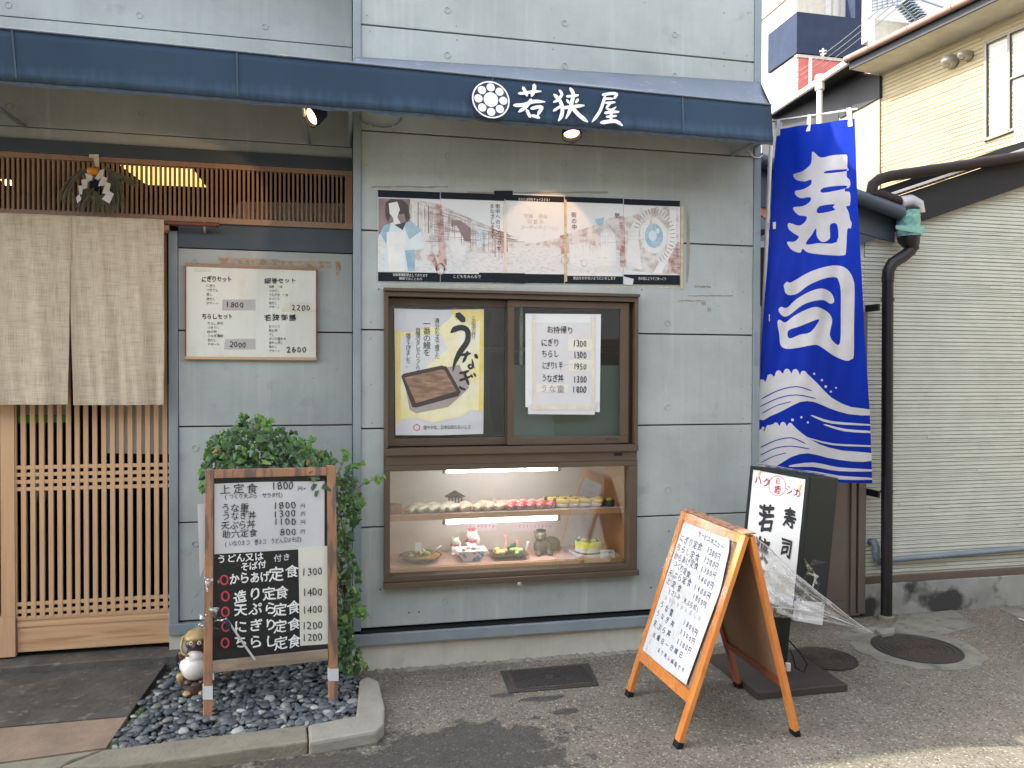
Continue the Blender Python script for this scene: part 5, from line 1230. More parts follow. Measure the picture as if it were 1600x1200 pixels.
# spotlights under the awning
def spot(px, py, y_, aim, label, e_, face=None):
    p = atY(px, py, y_); t = thing('spotlight', label, 'lamp', p, 'spotlights under the awning'); ax = (Vector(aim) - p).normalized()
    aL = ax; ax = Vector(face).normalized() if face else ax
    obj('shade', MB().lathe([(.012, -.07), (.03, -.065), (.047, -.01), (.052, .02), (.047, .02), (.04, -.005), (0, -.01)], p, ax, 24), M['navywall'], t, smooth='auto')
    obj('bulb', MB().lathe([(0, -.005), (.036, -.004), (.038, .004), (.02, .014), (0, .018)], p, ax, 20), M['lampglow'], t, smooth=True)
    obj('stem', MB().tube([p - ax * .06, p - ax * .06 + Vector((0, .02, .06))], .006, 8), M['steel'], t)
    l = bpy.data.lights.new('glow', 'SPOT'); l.energy = e_; l.color = (1, .55, .28); l.spot_size = RD(64); l.spot_blend = .25; l.shadow_soft_size = .01
    lo = bpy.data.objects.new('glow', l); COL.objects.link(lo); lo.parent = t; lo.location = ax * .035; lo.rotation_euler = aL.to_track_quat('-Z', 'Y').to_euler()
spot(893, 207, -.31, (1.06, 0, 2.2), 'round spotlight glowing under the awning below the shop name', 1.1, (0, -.35, -1))
spot(489, 181, -.22, (-.78, REC - .12, 2.40), 'tilted spotlight glowing under the awning over the entrance', 1.4, (-.75, -.45, -.55))
cb = thing('wall_cable', 'grey cable looping under the awning at the steel column', 'cable', atY(590, 190, -.01))
obj('cable', MB().tube([atY(x_, y_, -.012) for x_, y_ in ((562, 181), (567, 190), (578, 196), (596, 199), (612, 198), (622, 192), (628, 184))], .0035, 6), M['greypipe'], cb, smooth=True)
for x_, y_ in ((578, 197), (614, 199)): obj('clip', MB().box(atY(x_, y_).x - .006, atY(x_, y_).x + .006, -.018, 0, atY(x_, y_).z - .005, atY(x_, y_).z + .005), M['greycard'], cb)

# ================================================================== PEBBLE BED
bed = structure('pebble_bed')
bedpx = [(263, 1030), (164, 1170), (478, 1132), (556, 1118), (561, 1062), (556, 1046)]
BP = [atZ(x, y, .046) for x, y in bedpx]; BP = [(p.x, p.y) for p in BP]
BP[0] = (-.86, .30); BP[-1] = (.06, -.03); BP.append((.03, .0)); BP.append((.03, .30))
obj('soil', MB().prism([(x, y, .018) for x, y in BP], (0, 0, -.02)), M['soil'], bed)
def inside(x, y, P):
    c = False; n = len(P)
    for i in range(n):
        (x1, y1), (x2, y2) = P[i], P[(i + 1) % n]
        if (y1 > y) != (y2 > y) and x < (x2 - x1) * (y - y1) / (y2 - y1) + x1: c = not c
    return c
rn = random.Random(33)
def pebmesh(k):
    bm = bmesh.new(); bmesh.ops.create_icosphere(bm, subdivisions=2, radius=1)
    a, b = rn.uniform(.65, .9), rn.uniform(.4, .6); ph = rn.uniform(0, 6)
    for v in bm.verts:
        w_ = 1 + .10 * math.sin(v.co.x * 3 + ph) + .08 * math.sin(v.co.y * 4 + ph * 2); v.co = Vector((v.co.x * w_, v.co.y * a * w_, v.co.z * b))
    mb = MB(); mb.v = [v.co.copy() for v in bm.verts]; mb.f = [tuple(q.index for q in f.verts) for f in bm.faces]; bm.free(); return mb
PM = [pebmesh(k) for k in range(8)]; PME = []
for k, mb in enumerate(PM):
    me = bpy.data.meshes.new('pebble'); me.from_pydata([tuple(v) for v in mb.v], [], mb.f); me.polygons.foreach_set('use_smooth', [True] * len(me.polygons)); me.materials.append(M['pebble']); PME.append(me)
spots = []
s_ = .031; j = 0; y = -.70
while y < .30:
    x = -1.0 + (j % 2) * s_ / 2
    while x < .1:
        xx, yy = x + rn.uniform(-.011, .011), y + rn.uniform(-.010, .010)
        if inside(xx, yy, BP): spots.append((xx, yy, .026 + rn.uniform(0, .012)))
        x += s_
    y += s_ * .82; j += 1
for _ in range(260):
    xx, yy = rn.uniform(-1, .1), rn.uniform(-.7, .3)
    if inside(xx, yy, BP): spots.append((xx, yy, .043 + rn.uniform(0, .01)))
spots.sort(key=lambda p: (Vector(p) - CAM).length)
st = MB()
for k, p in enumerate(spots):
    m_ = rn.randrange(8); r_ = rn.choice((.012, .015, .018, .021, .025)) * rn.uniform(.9, 1.15); mw = Matrix.Translation(p) @ Matrix.Rotation(rn.uniform(0, 6.28), 4, 'Z') @ Matrix.Rotation(rn.uniform(-.4, .4), 4, 'X') @ Matrix.Diagonal((r_, r_, r_, 1))
    if k < 290: share('pebble', PME[m_], bed, mw)
    else: st.add([mw @ v for v in PM[m_].v], PM[m_].f)
obj('pebbles', st, M['pebble'], bed, kind='stuff', smooth=True, fix=False)
gr = MB()
for _ in range(500):
    t_ = rn.random(); a = BP[1]; b = BP[2] if rn.random() < .7 else BP[3]
    xx = a[0] + (b[0] - a[0]) * t_ + rn.uniform(-.02, .02); yy = a[1] + (b[1] - a[1]) * t_ + rn.uniform(.0, .05)
    if inside(xx, yy, BP):
        r_ = rn.uniform(.003, .007); gr.add([Vector((xx, yy, .032)) + v * r_ for v in PM[rn.randrange(8)].v], PM[0].f)
obj('gravel', gr, M['patch'], bed, kind='stuff', smooth=True, fix=False)
ms = MB()
for _ in range(160):
    t_ = rn.random(); a, b = BP[1], BP[0]; xx = a[0] + (b[0] - a[0]) * t_ * .45 + rn.uniform(0, .022); yy = a[1] + (b[1] - a[1]) * t_ * .45 + rn.uniform(-.01, .01)
    r_ = rn.uniform(.006, .011); ms.add([Vector((xx, yy, .03 + rn.uniform(0, .008))) + Vector((v.x, v.y, v.z * .8)) * r_ for v in PM[1].v], PM[1].f)
obj('moss', ms, M['moss'], bed, kind='stuff', smooth=True, fix=False)

# ================================================================== TANUKI
def tanuki():
    b0 = atZ(303, 1080, .04); t = thing('raccoon_dog_statue', 'ceramic raccoon dog statue with a white belly and straw hat behind the menu stand', 'statue', (b0.x, b0.y, .04)); c = Vector((b0.x + .01, b0.y + .02, .03)); s = 1.0
    obj('base', moved(MB().lathe([(.055, 0), (.062, .01), (.058, .05), (.045, .062), (0, .062)], seg=24), c, 1), M['ceramicbrown'], t, smooth='auto')
    body = [((0, .01, .13), (.062, .052, .075)), ((0, .015, .19), (.048, .042, .045)), ((0, 0, .245), (.045, .042, .042)), ((-.02, -.012, .235), (.03, .028, .026)), ((.02, -.012, .235), (.03, .028, .026)), ((0, -.042, .232), (.014, .018, .012)), ((-.032, -.03, .06), (.022, .03, .018)), ((.032, -.03, .06), (.022, .03, .018)), ((.06, .0, .16), (.016, .016, .045), (0, .4, 0)), ((-.062, .0, .165), (.016, .016, .04), (0, -.4, 0))]
    obj('body', moved(blob(body, .005, 2), c), M['ceramicbrown'], t, smooth=True)
    obj('belly', moved(blob([((-.004, -.028, .12), (.060, .045, .055)), ((-.004, -.022, .17), (.045, .034, .035)), ((-.055, -.02, .135), (.020, .020, .03))], .005, 2), c), M['ceramicwhite'], t, smooth=True)
    obj('straw_hat', moved(MB().lathe([(.050, .255), (.064, .252), (.058, .268), (.042, .284), (.02, .295), (0, .296)], seg=28), c + Vector((0, .018, 0))), M['ceramictan'], t, smooth=True)
    for k in (-1, 1):
        obj('ear', moved(blob([((.052 * k, .0, .262), (.014, .010, .014))], .004, 1), c), M['ceramictan'], t, smooth=True)
        e = obj('eye', MB().lathe([(.0105, 0), (.009, .004), (0, .005)], c + Vector((.018 * k, -.040, .246)), (.1 * k, -1, .1), 12), M['ceramicwhite'], t)
        obj('pupil', MB().lathe([(.004, 0), (.003, .0015), (0, .002)], c + Vector((.0185 * k, -.0455, .2464)), (.1 * k, -1, .1), 10), M['black'], e)
    obj('hat_cord', MB().tube([c + Vector(p) for p in ((-.06, -.005, .27), (-.066, -.02, .23), (-.06, -.035, .20), (-.03, -.05, .19))], .006, 6), M['ceramictan'], t, smooth=True)
    obj('bottle', moved(MB().lathe([(.016, .13), (.022, .12), (.02, .10), (.008, .088), (.008, .08), (0, .08)], seg=14), c + Vector((-.068, -.02, -.03))), M['ceramictan'], t, smooth=True)
    obj('ledger', MB().box(c.x + .045, c.x + .085, c.y - .045, c.y - .035, c.z + .065, c.z + .13), M['ceramicwhite'], t, .003)
    for k in (-1, 1): obj('foot', moved(blob([((.034 * k, -.048, .012), (.022, .026, .013))], .004, 1), c), M['ceramictan'], t, smooth=True)
tanuki()

# ================================================================== MENU STAND (left)
def menu_stand():
    YT = -.385
    n = Vector((.155, -1, .045)).normalized(); p0 = atZ(324, 1130, .02)
    t = thing('menu_stand', 'weathered wooden standing menu board with chalk menu and white price sheets on the pebbles', 'menu board', (p0.x, p0.y, 0))
    S_ = lambda px, py: on(px, py, p0, n)
    back = -n * .03
    def post(name, px, m):
        return obj(name, MB().prism([S_(*p) for p in px], back), M[m], t, .004)
    post('stile', [(321, 733), (334, 733), (331.5, 1134), (317, 1134)], 'standwood')
    post('stile', [(511, 727), (525, 728), (528.5, 1104), (514, 1105)], 'standwood')
    obj('rail', MB().prism([S_(*p) for p in ((334.5, 734), (510.5, 730), (510.5, 743), (334.5, 747.5))], back * .9), M['standwood'], t, .003)
    obj('rail', MB().prism([S_(*p) for p in ((332, 1033.5), (512.5, 1015), (513, 1032), (332, 1052))], back * .9), M['standgrey'], t, .003)
    for a, b in (((317.3, 1072), (331.7, 1093)), ((514, 1045), (528.3, 1064))):
        q = [S_(x, y) + n * .0012 for x, y in ((a[0] - .7, a[1]), (b[0] + .7, a[1]), (b[0] + .7, b[1]), (a[0] - .7, b[1]))]
        obj('white_band', MB().prism(q, back * 1.1), M['paper'], t)
    obj('chalkboard', MB().prism([S_(*p) + back * .45 for p in ((334, 745), (511, 742), (513, 1020), (332, 1036))], back * .3), M['black'], t)
    # back legs
    for px in (326, 520):
        a = S_(px, 738) + back; b = Vector((a.x + .02, a.y + .42, .03)); obj('back_leg', MB().bar(a, b, .022, .03, side=(1, 0, 0)), M['standgrey'], t, .002)
    obj('back_board', MB().prism([S_(*p) + back * 1.6 for p in ((308, 790), (334, 788), (333, 860), (312, 905))], back * .1), M['paper'], t)
    pf = p0 + back * .42
    pa = slab('menu_paper', pf, n, [(335, 756), (408, 753), (507, 752), (507, 856), (420, 861), (335, 866)], .0012, M['paper'], t)
    pb_ = slab('price_strip', pf, n, [(466, 856), (512, 853), (512.5, 1006), (469, 1009)], .0012, M['paperwarm'], t, lift=.001)
    sp = Sheet(pf, n, t)
    ca_ = lambda x, y: (280 + x / 2.857, 640 + y / 2.857)
    def L_(t_, a, b, h, m, bold=.0, **k): sp.line(t_, ca_(*a), ca_(*b), h / 2.857, m, bold, lift=.003, wob=.028, jit=.05, **k)
    L_('上定食', (205, 355), (325, 352), 42, 'ink', .012); L_('1800', (425, 338), (502, 337), 44, 'ink', .012); L_('円', (540, 352), (540, 352), 20, 'ink')
    L_('(つくり天ぷら サラダ付)', (212, 388), (462, 380), 24, 'ink', .006)
    L_('うな重', (208, 440), (292, 438), 38, 'ink', .010); L_('1800', (432, 428), (512, 425), 38, 'ink', .012); L_('円', (552, 430), (552, 430), 20, 'ink')
    L_('うなぎ丼', (210, 476), (325, 472), 36, 'ink', .010); L_('1300', (432, 465), (512, 462), 38, 'ink', .012); L_('円', (552, 466), (552, 466), 20, 'ink')
    L_('天ぷら丼', (205, 518), (322, 510), 36, 'ink', .010); L_('1100', (432, 500), (512, 498), 38, 'ink', .012); L_('円', (552, 502), (552, 502), 20, 'ink')
    L_('助六定食', (212, 556), (330, 550), 36, 'ink', .012); L_('800', (462, 546), (512, 544), 38, 'ink', .012); L_('円', (552, 546), (552, 546), 20, 'ink')
    L_('(いなり3コ 巻3コ うどん又はそば)', (212, 598), (545, 578), 24, 'ink', .006)
    L_('うどん又は', (190, 668), (355, 655), 36, 'chalk', .030); L_('そば付', (292, 702), (370, 692), 34, 'chalk', .030)
    L_('付き', (440, 662), (478, 658), 30, 'postersky', .02)
    L_('からあげ', (245, 755), (382, 745), 48, 'chalk', .036); L_('定', (436, 735), (436, 735), 58, 'chalk', .026); L_('食', (504, 722), (504, 722), 52, 'chalk', .020)
    for y_, t_, y2 in ((838, '造り', 815), (895, '天ぷら', 880), (968, 'にぎり', 955), (1036, 'ちらし', 1030)):
        n_ = len(t_); xs2 = (272, 340) if n_ == 2 else (275, 408)
        L_(t_, (xs2[0], y_), (xs2[1], y2 + 5), 54, 'chalk', .032); L_('定食' if n_ == 3 else '定食', (400 if n_ == 2 else 452, y2 + (5 if n_ == 2 else 12)), (458 if n_ == 2 else 512, y2 + 2), 54, 'chalk', .022)
    for y_, t_ in ((723, '1300'), (813, '1400'), (890, '1400'), (962, '1200'), (1014, '1200')): L_(t_, (560, y_ + 2), (630, y_ - 2), 42, 'ink', .010)
    for x_, y_ in ((201, 760), (206, 832), (206, 902), (208, 968), (205, 1040)):
        c_ = ca_(x_, y_); P_ = [(c_[0] + 5.6 * math.cos(a), c_[1] + 7 * math.sin(a)) for a in [k * math.pi / 6 for k in range(13)]]
        sp.brush(P_, 'redmark', .0072, taper=False, lift=.003)
    sp.flush()
    # clear plastic sleeve with crumples on the left
    rn_ = random.Random(5)
    def fl(u, v):
        p = S_(314 + (532 - 314) * u, 728 + (1028 + 30 * (1 - u) - 728) * v); return p + n * (.006 + .004 * math.sin(u * 13 + v * 9) + .004 * math.sin(u * 5 - v * 17 + 1) + .006 * max(0, .12 - u) * math.sin(v * 60) * 8)
    obj('plastic_sleeve', MB().grid(fl, 50, 60), M['film'], t, smooth=True)
    cr = MB()
    for k in range(16):
        x_, y_ = 305 + rn_.uniform(0, 45), 905 + rn_.uniform(-10, 75); p = S_(x_, y_) + n * rn_.uniform(.008, .03)
        a, b, c_ = [Vector((rn_.uniform(-.03, .03), rn_.uniform(-.012, .012), rn_.uniform(-.035, .035))) for _ in range(3)]
        cr.add([p + a, p + b, p + c_, p + (a + c_) * .4 + Vector((0, -.008, 0))], [(0, 1, 3), (1, 2, 3)])
    obj('crumpled_film', cr, M['filmwrinkle'], t, kind='stuff')
    pn = S_(353, 965) + n * .012
    obj('tassel', MB().tube([pn, pn + Vector((.012, -.004, -.03)), pn + Vector((.022, -.002, -.055))], [.005, .010, .004], 8), M['navywall'], t, smooth=True)
    obj('cane', MB().tube([pn, S_(398, 1030) + n * .010], .005, 8), M['greycard'], t)
menu_stand()

# ================================================================== IVY
def ivy():
    t = thing('ivy_plant', 'green ivy spilling over behind the menu stand and down the steel column', 'plant', (-.1, .12, .03))
    rn = random.Random(77)
    def leafmesh(mt):
        out = []; 
        angs = [(-90, .10), (-60, .52), (-38, .36), (-8, .72), (22, .48), (52, .62), (90, 1.0), (128, .62), (158, .48), (188, .72), (218, .36), (240, .52)]
        v = [Vector((0, 0, .10))] + [Vector((math.cos(RD(a)) * r * .62, math.sin(RD(a)) * r * .62 + .0, -.12 * abs(math.cos(RD(a))) * r)) for a, r in angs]
        f = [(0, i, i % 12 + 1) for i in range(1, 13)]
        me = bpy.data.meshes.new('leaf'); me.from_pydata([tuple(x) for x in v], [], f); me.materials.append(mt); return me, v, f
    LM = [leafmesh(M['leaf']), leafmesh(M['leafyoung']), leafmesh(M['leafdead']), leafmesh(M['leafmid'])]
    pos = []
    def put(p, nrm, s, young): pos.append((p, nrm, s, young))
    # crown mass: ellipsoid shell above and behind the board
    def W_(px, py, y): return atY(px, py, y)
    prof = [(318, 734, 728), (330, 690, 735), (345, 682, 735), (360, 665, 735), (380, 655, 735), (400, 652, 735), (420, 660, 735), (440, 668, 735), (455, 672, 735), (470, 688, 735), (490, 705, 735), (505, 716, 735), (520, 712, 735)]
    def tp_(px):
        for (a, ya, _), (b, yb, _) in zip(prof, prof[1:]):
            if a <= px <= b: return ya + (yb - ya) * (px - a) / (b - a)
        return 730
    for _ in range(560):
        px = rn.uniform(318, 522); tp = tp_(px); py = rn.uniform(tp, 768); edge = (py - tp) / 30
        y = -.20 - .14 * min(1, edge) + rn.uniform(-.02, .03)
        p = W_(px + rn.uniform(-5, 5), py + rn.uniform(-7, 4), y); put(p, Vector((rn.uniform(-.8, .8), -1, rn.uniform(-.3, 1.2))), rn.uniform(.020, .036), rn.random() < (.5 if edge < .35 else .06))
    for _ in range(260):
        px = rn.uniform(345, 500); tp = tp_(px) + 8; py = rn.uniform(tp, 760); p = W_(px, py, rn.uniform(-.1, .15)); put(p, Vector((rn.uniform(-1, 1), -1, rn.uniform(0, 1))), rn.uniform(.024, .036), False)
    # column on the right
    for _ in range(330):
        py = rn.uniform(735, 1050); wdt = 14 + 8 * math.sin(py * .05); px = 543 + rn.uniform(-20, wdt); p = W_(px, py, rn.uniform(-.24, -.03))
        put(p, Vector((rn.uniform(-.5, .8), -1, rn.uniform(-.2, .8))), rn.uniform(.018, .032), rn.random() < .14)
    paths = [[(528, 740), (540, 715), (541, 704)], [(540, 735), (556, 728), (562, 726)], [(545, 770), (560, 762), (575, 752), (590, 748), (598, 746)], [(548, 800), (556, 792), (566, 780)], [(552, 960), (566, 950), (573, 946)], [(555, 945), (563, 955), (570, 962)],
             [(545, 1000), (545, 1030), (548, 1050)], [(560, 1010), (566, 1030), (568, 1052)], [(330, 735), (318, 738), (312, 738)], [(345, 700), (332, 695), (326, 694)], [(372, 665), (378, 655), (380, 650)], [(402, 660), (406, 652), (405, 649)], [(350, 712), (340, 716), (330, 718)], [(470, 690), (482, 688), (490, 692)]]
    stm = MB()
    for P_ in paths:
        Q = [W_(x, y, -.17 if x < 520 else -.12) for x, y in P_]; stm.tube(Q, .0016, 5)
        for k in range(12):
            u = rn.random() * (len(Q) - 1); i = min(int(u), len(Q) - 2); p = Q[i].lerp(Q[i + 1], u - i) + Vector((rn.uniform(-.018, .018), rn.uniform(-.02, .01), rn.uniform(-.018, .018)))
            put(p, Vector((rn.uniform(-.6, .6), -1, rn.uniform(.1, 1))), rn.uniform(.012, .024), True)
    for k in range(9):
        a = Vector((rn.uniform(-.06, .02), rn.uniform(-.12, .0), .03)); b = W_(rn.uniform(400, 550), rn.uniform(700, 745), -.05); m_ = a.lerp(b, .5) + Vector((.1, -.02, 0))
        stm.tube([a, m_.lerp(Vector((.0, -.1, .5)), .7), b], .004, 5)
    obj('stems', stm, M['stem'], t, kind='stuff')
    pos.sort(key=lambda q: (q[0] - CAM).length)
    others = {0: MB(), 1: MB(), 2: MB(), 3: MB()}
    for k, (p, nr, s, yg) in enumerate(pos):
        nr = nr.normalized(); q = nr.to_track_quat('Z', 'Y').to_matrix().to_4x4(); s *= rn.uniform(1.2, 2.1); ky = 1 if yg else (2 if rn.random() < .025 else (3 if rn.random() < .3 else 0))
        me, v, f = LM[ky]
        mw = Matrix.Translation(p) @ q @ Matrix.Rotation(RD(180) + rn.uniform(-1.1, 1.1), 4, 'Z') @ Matrix.Diagonal((s, s, s, 1))
        if k % 4 == 0 and k // 4 < 290 : share('leaf', me, t, Matrix.Translation(-ORG[t.name]) @ mw)
        else: others[ky].add([mw @ x for x in v], f)
    obj('foliage', others[0], M['leaf'], t, kind='stuff', fix=False); obj('foliage', others[1], M['leafyoung'], t, kind='stuff', fix=False); obj('foliage', others[2], M['leafdead'], t, kind='stuff', fix=False); obj('foliage', others[3], M['leafmid'], t, kind='stuff', fix=False)
ivy()

# ================================================================== A-FRAME
def aframe():
    t = thing('menu_stand', 'orange varnished wooden A frame menu board standing on the asphalt', 'menu board', (1.6, -.81, 0))
    FN, FF = Vector((1.335, -1.092, 0)), Vector((1.317, -.531, 0))      # front feet: near, far
    BN, BF = Vector((1.905, -1.098, 0)), Vector((1.915, -.545, 0))      # back feet
    TN, TF = Vector((1.632, -1.108, .878)), Vector((1.602, -.545, .886))
    w_, d_ = .040, .022
    nF = (TN - FN).cross(FF - FN).normalized()
    if nF.x > 0: nF = -nF
    ax = (FF - FN).normalized()
    def leg(a, b, m, off, inn):
        s0 = ax * inn
        P = [a + s0 * 0, a + s0 * w_, b + s0 * w_, b]
        return obj('leg', MB().prism(P, off * d_), M[m], t, .003)
    up1 = (TN - FN).normalized()
    for a, b, inn in ((FN, TN, 1), (FF, TF, -1)):
        leg(a + up1 * .028, b, 'orangewood', -nF, inn)
        s0 = ax * inn; obj('rubber_foot', MB().prism([a + s0 * -.002, a + s0 * (w_ + .002), a + s0 * (w_ + .002) + up1 * .03, a - s0 * .002 + up1 * .03], -nF * (d_ + .004) + nF * .0), M['black'], t, .002)
    def rail(h0, h1, tt, m='orangewood', name='rail'):
        a0, b0 = FN.lerp(TN, h0) + ax * (w_ + .0003), FF.lerp(TF, h0) - ax * (w_ + .0003); a1, b1 = FN.lerp(TN, h1) + ax * (w_ + .0003), FF.lerp(TF, h1) - ax * (w_ + .0003)
        return obj(name, MB().prism([a0, b0, b1, a1], -nF * tt), M[m], t, .002)
    rail(.955, 1.0, d_ - .001); rail(.20, .254, d_ - .001)
    pan = [FN.lerp(TN, .254) + ax * w_, FF.lerp(TF, .254) - ax * w_, FF.lerp(TF, .955) - ax * w_, FN.lerp(TN, .955) + ax * w_]
    obj('front_board', MB().prism([p - nF * .012 for p in pan], -nF * .004), M['plyback'], t)
    # back half
    nB = (TN - BN).cross(BF - BN).normalized()
    if nB.x < 0: nB = -nB
    TN2, TF2 = TN + Vector((.045, 0, -.004)), TF + Vector((.045, 0, -.004)); up2 = (TN2 - BN).normalized()
    for a, b, inn in ((BN, TN2, 1), (BF, TF2, -1)):
        leg(a + up2 * .028, b, 'orangewood' if inn == 1 else 'redwood', -nB, inn)
        s0 = ax * inn; obj('rubber_foot', MB().prism([a + s0 * -.002, a + s0 * (w_ + .002), a + s0 * (w_ + .002) + up2 * .03, a - s0 * .002 + up2 * .03], -nB * (d_ + .004)), M['black'], t, .002)
    pan2 = [BN.lerp(TN2, .27) + ax * w_, BF.lerp(TF2, .27) - ax * w_, BF.lerp(TF2, .99) - ax * w_, BN.lerp(TN2, .99) + ax * w_]
    obj('back_board', MB().prism([p - nB * .009 for p in pan2], nB * .006), M['plyback'], t)
    for h0, h1 in ((.24, .275), (.955, .99)):
        obj('rail', MB().prism([BN.lerp(TN2, h0) + ax * w_, BF.lerp(TF2, h0) - ax * w_, BF.lerp(TF2, h1) - ax * w_, BN.lerp(TN2, h1) + ax * w_], -nB * (d_ - .001)), M['redwood'], t, .002)
    obj('top_cap', MB().prism([TN + Vector((-.003, -.002, .002)), TF + Vector((-.003, .002, .002)), TF2 + Vector((.003, .002, .008)), TN2 + Vector((.003, -.002, .008))], (0, 0, .006)), M['standwood'], t, .002)
    # paper and handwriting
    pf = FN + nF * .0015; V_ = (TN - FN)
    pts = [(1066, 808), (1100, 822), (1140, 843), (1139, 862), (1125, 925), (1110, 965), (1072, 1070), (1040, 1046), (1000, 1012), (1005, 990), (1028, 930), (1049, 855), (1056, 830)]
    P = [on(x, y, pf, nF) for x, y in pts]
    obj('menu_paper', MB().prism([p for p in P], nF * .001), M['paper'], t)
    sp = Sheet(pf, nF, t, upv=V_)
    c_ = lambda x, y: (1000 + x / 4, 780 + y / 4)
    def L_(t_, a, b, h, bold=.004, m='inkblue'): sp.line(t_, c_(*a), c_(*b), h / 4 * 1.15, m, max(bold, .012), lift=.002, wob=.03, jit=.05)
    L_('サービスメニュー', (375, 218), (515, 297), 36)
    rows_ = [('にぎり定食', (265, 245), (378, 300), '1200円', (430, 318), (495, 362), 44), ('ちらし定食', (245, 300), (360, 365), '1200円', (412, 378), (482, 420), 44), ('からあげ定食', (228, 355), (355, 418), '1300円', (392, 435), (465, 475), 42),
             ('つくり定食', (225, 405), (305, 470), '1400円', (375, 492), (450, 540), 42), ('天ぷら定食', (195, 462), (310, 522), '1400円', (350, 550), (430, 605), 44), ('上定食', (180, 512), (248, 558), '1800円', (340, 605), (408, 660), 42),
             ('うな重', (140, 660), (198, 710), '1800円', (283, 770), (352, 832), 42), ('うなぎ丼', (115, 712), (205, 780), '1300円', (262, 828), (335, 888), 42), ('天ぷら丼', (95, 780), (182, 838), '1100円', (242, 890), (312, 945), 44)]
    for a, p1, p2, b, q1, q2, h in rows_:
        L_(a, p1, p2, h, .006); L_(b, q1, q2, h, .006)
    L_('(さしみ 天ぷら付)', (190, 575), (365, 690), 34)
    L_('みそ汁茶わん蒸し付', (165, 618), (375, 745), 28, 0, 'inkgrey')
    L_('水曜日〜日曜日', (90, 850), (258, 975), 38, .006)
    L_('全て税込価格です', (120, 945), (270, 1070), 30)
    sp.flush()
    V0 = [FN.lerp(TN, .04), FF.lerp(TF, .04), FF.lerp(TF, 1.0), FN.lerp(TN, 1.0)]
    def fl(u, v):
        p = (V0[0].lerp(V0[1], u * 1.0)).lerp(V0[3].lerp(V0[2], u), v); return p + nF * (.005 + .003 * math.sin(u * 9 + v * 6) + .003 * math.sin(v * 14 - u * 4))
    obj('plastic_sleeve', MB().grid(fl, 26, 40), M['film'], t, smooth=True)
aframe()

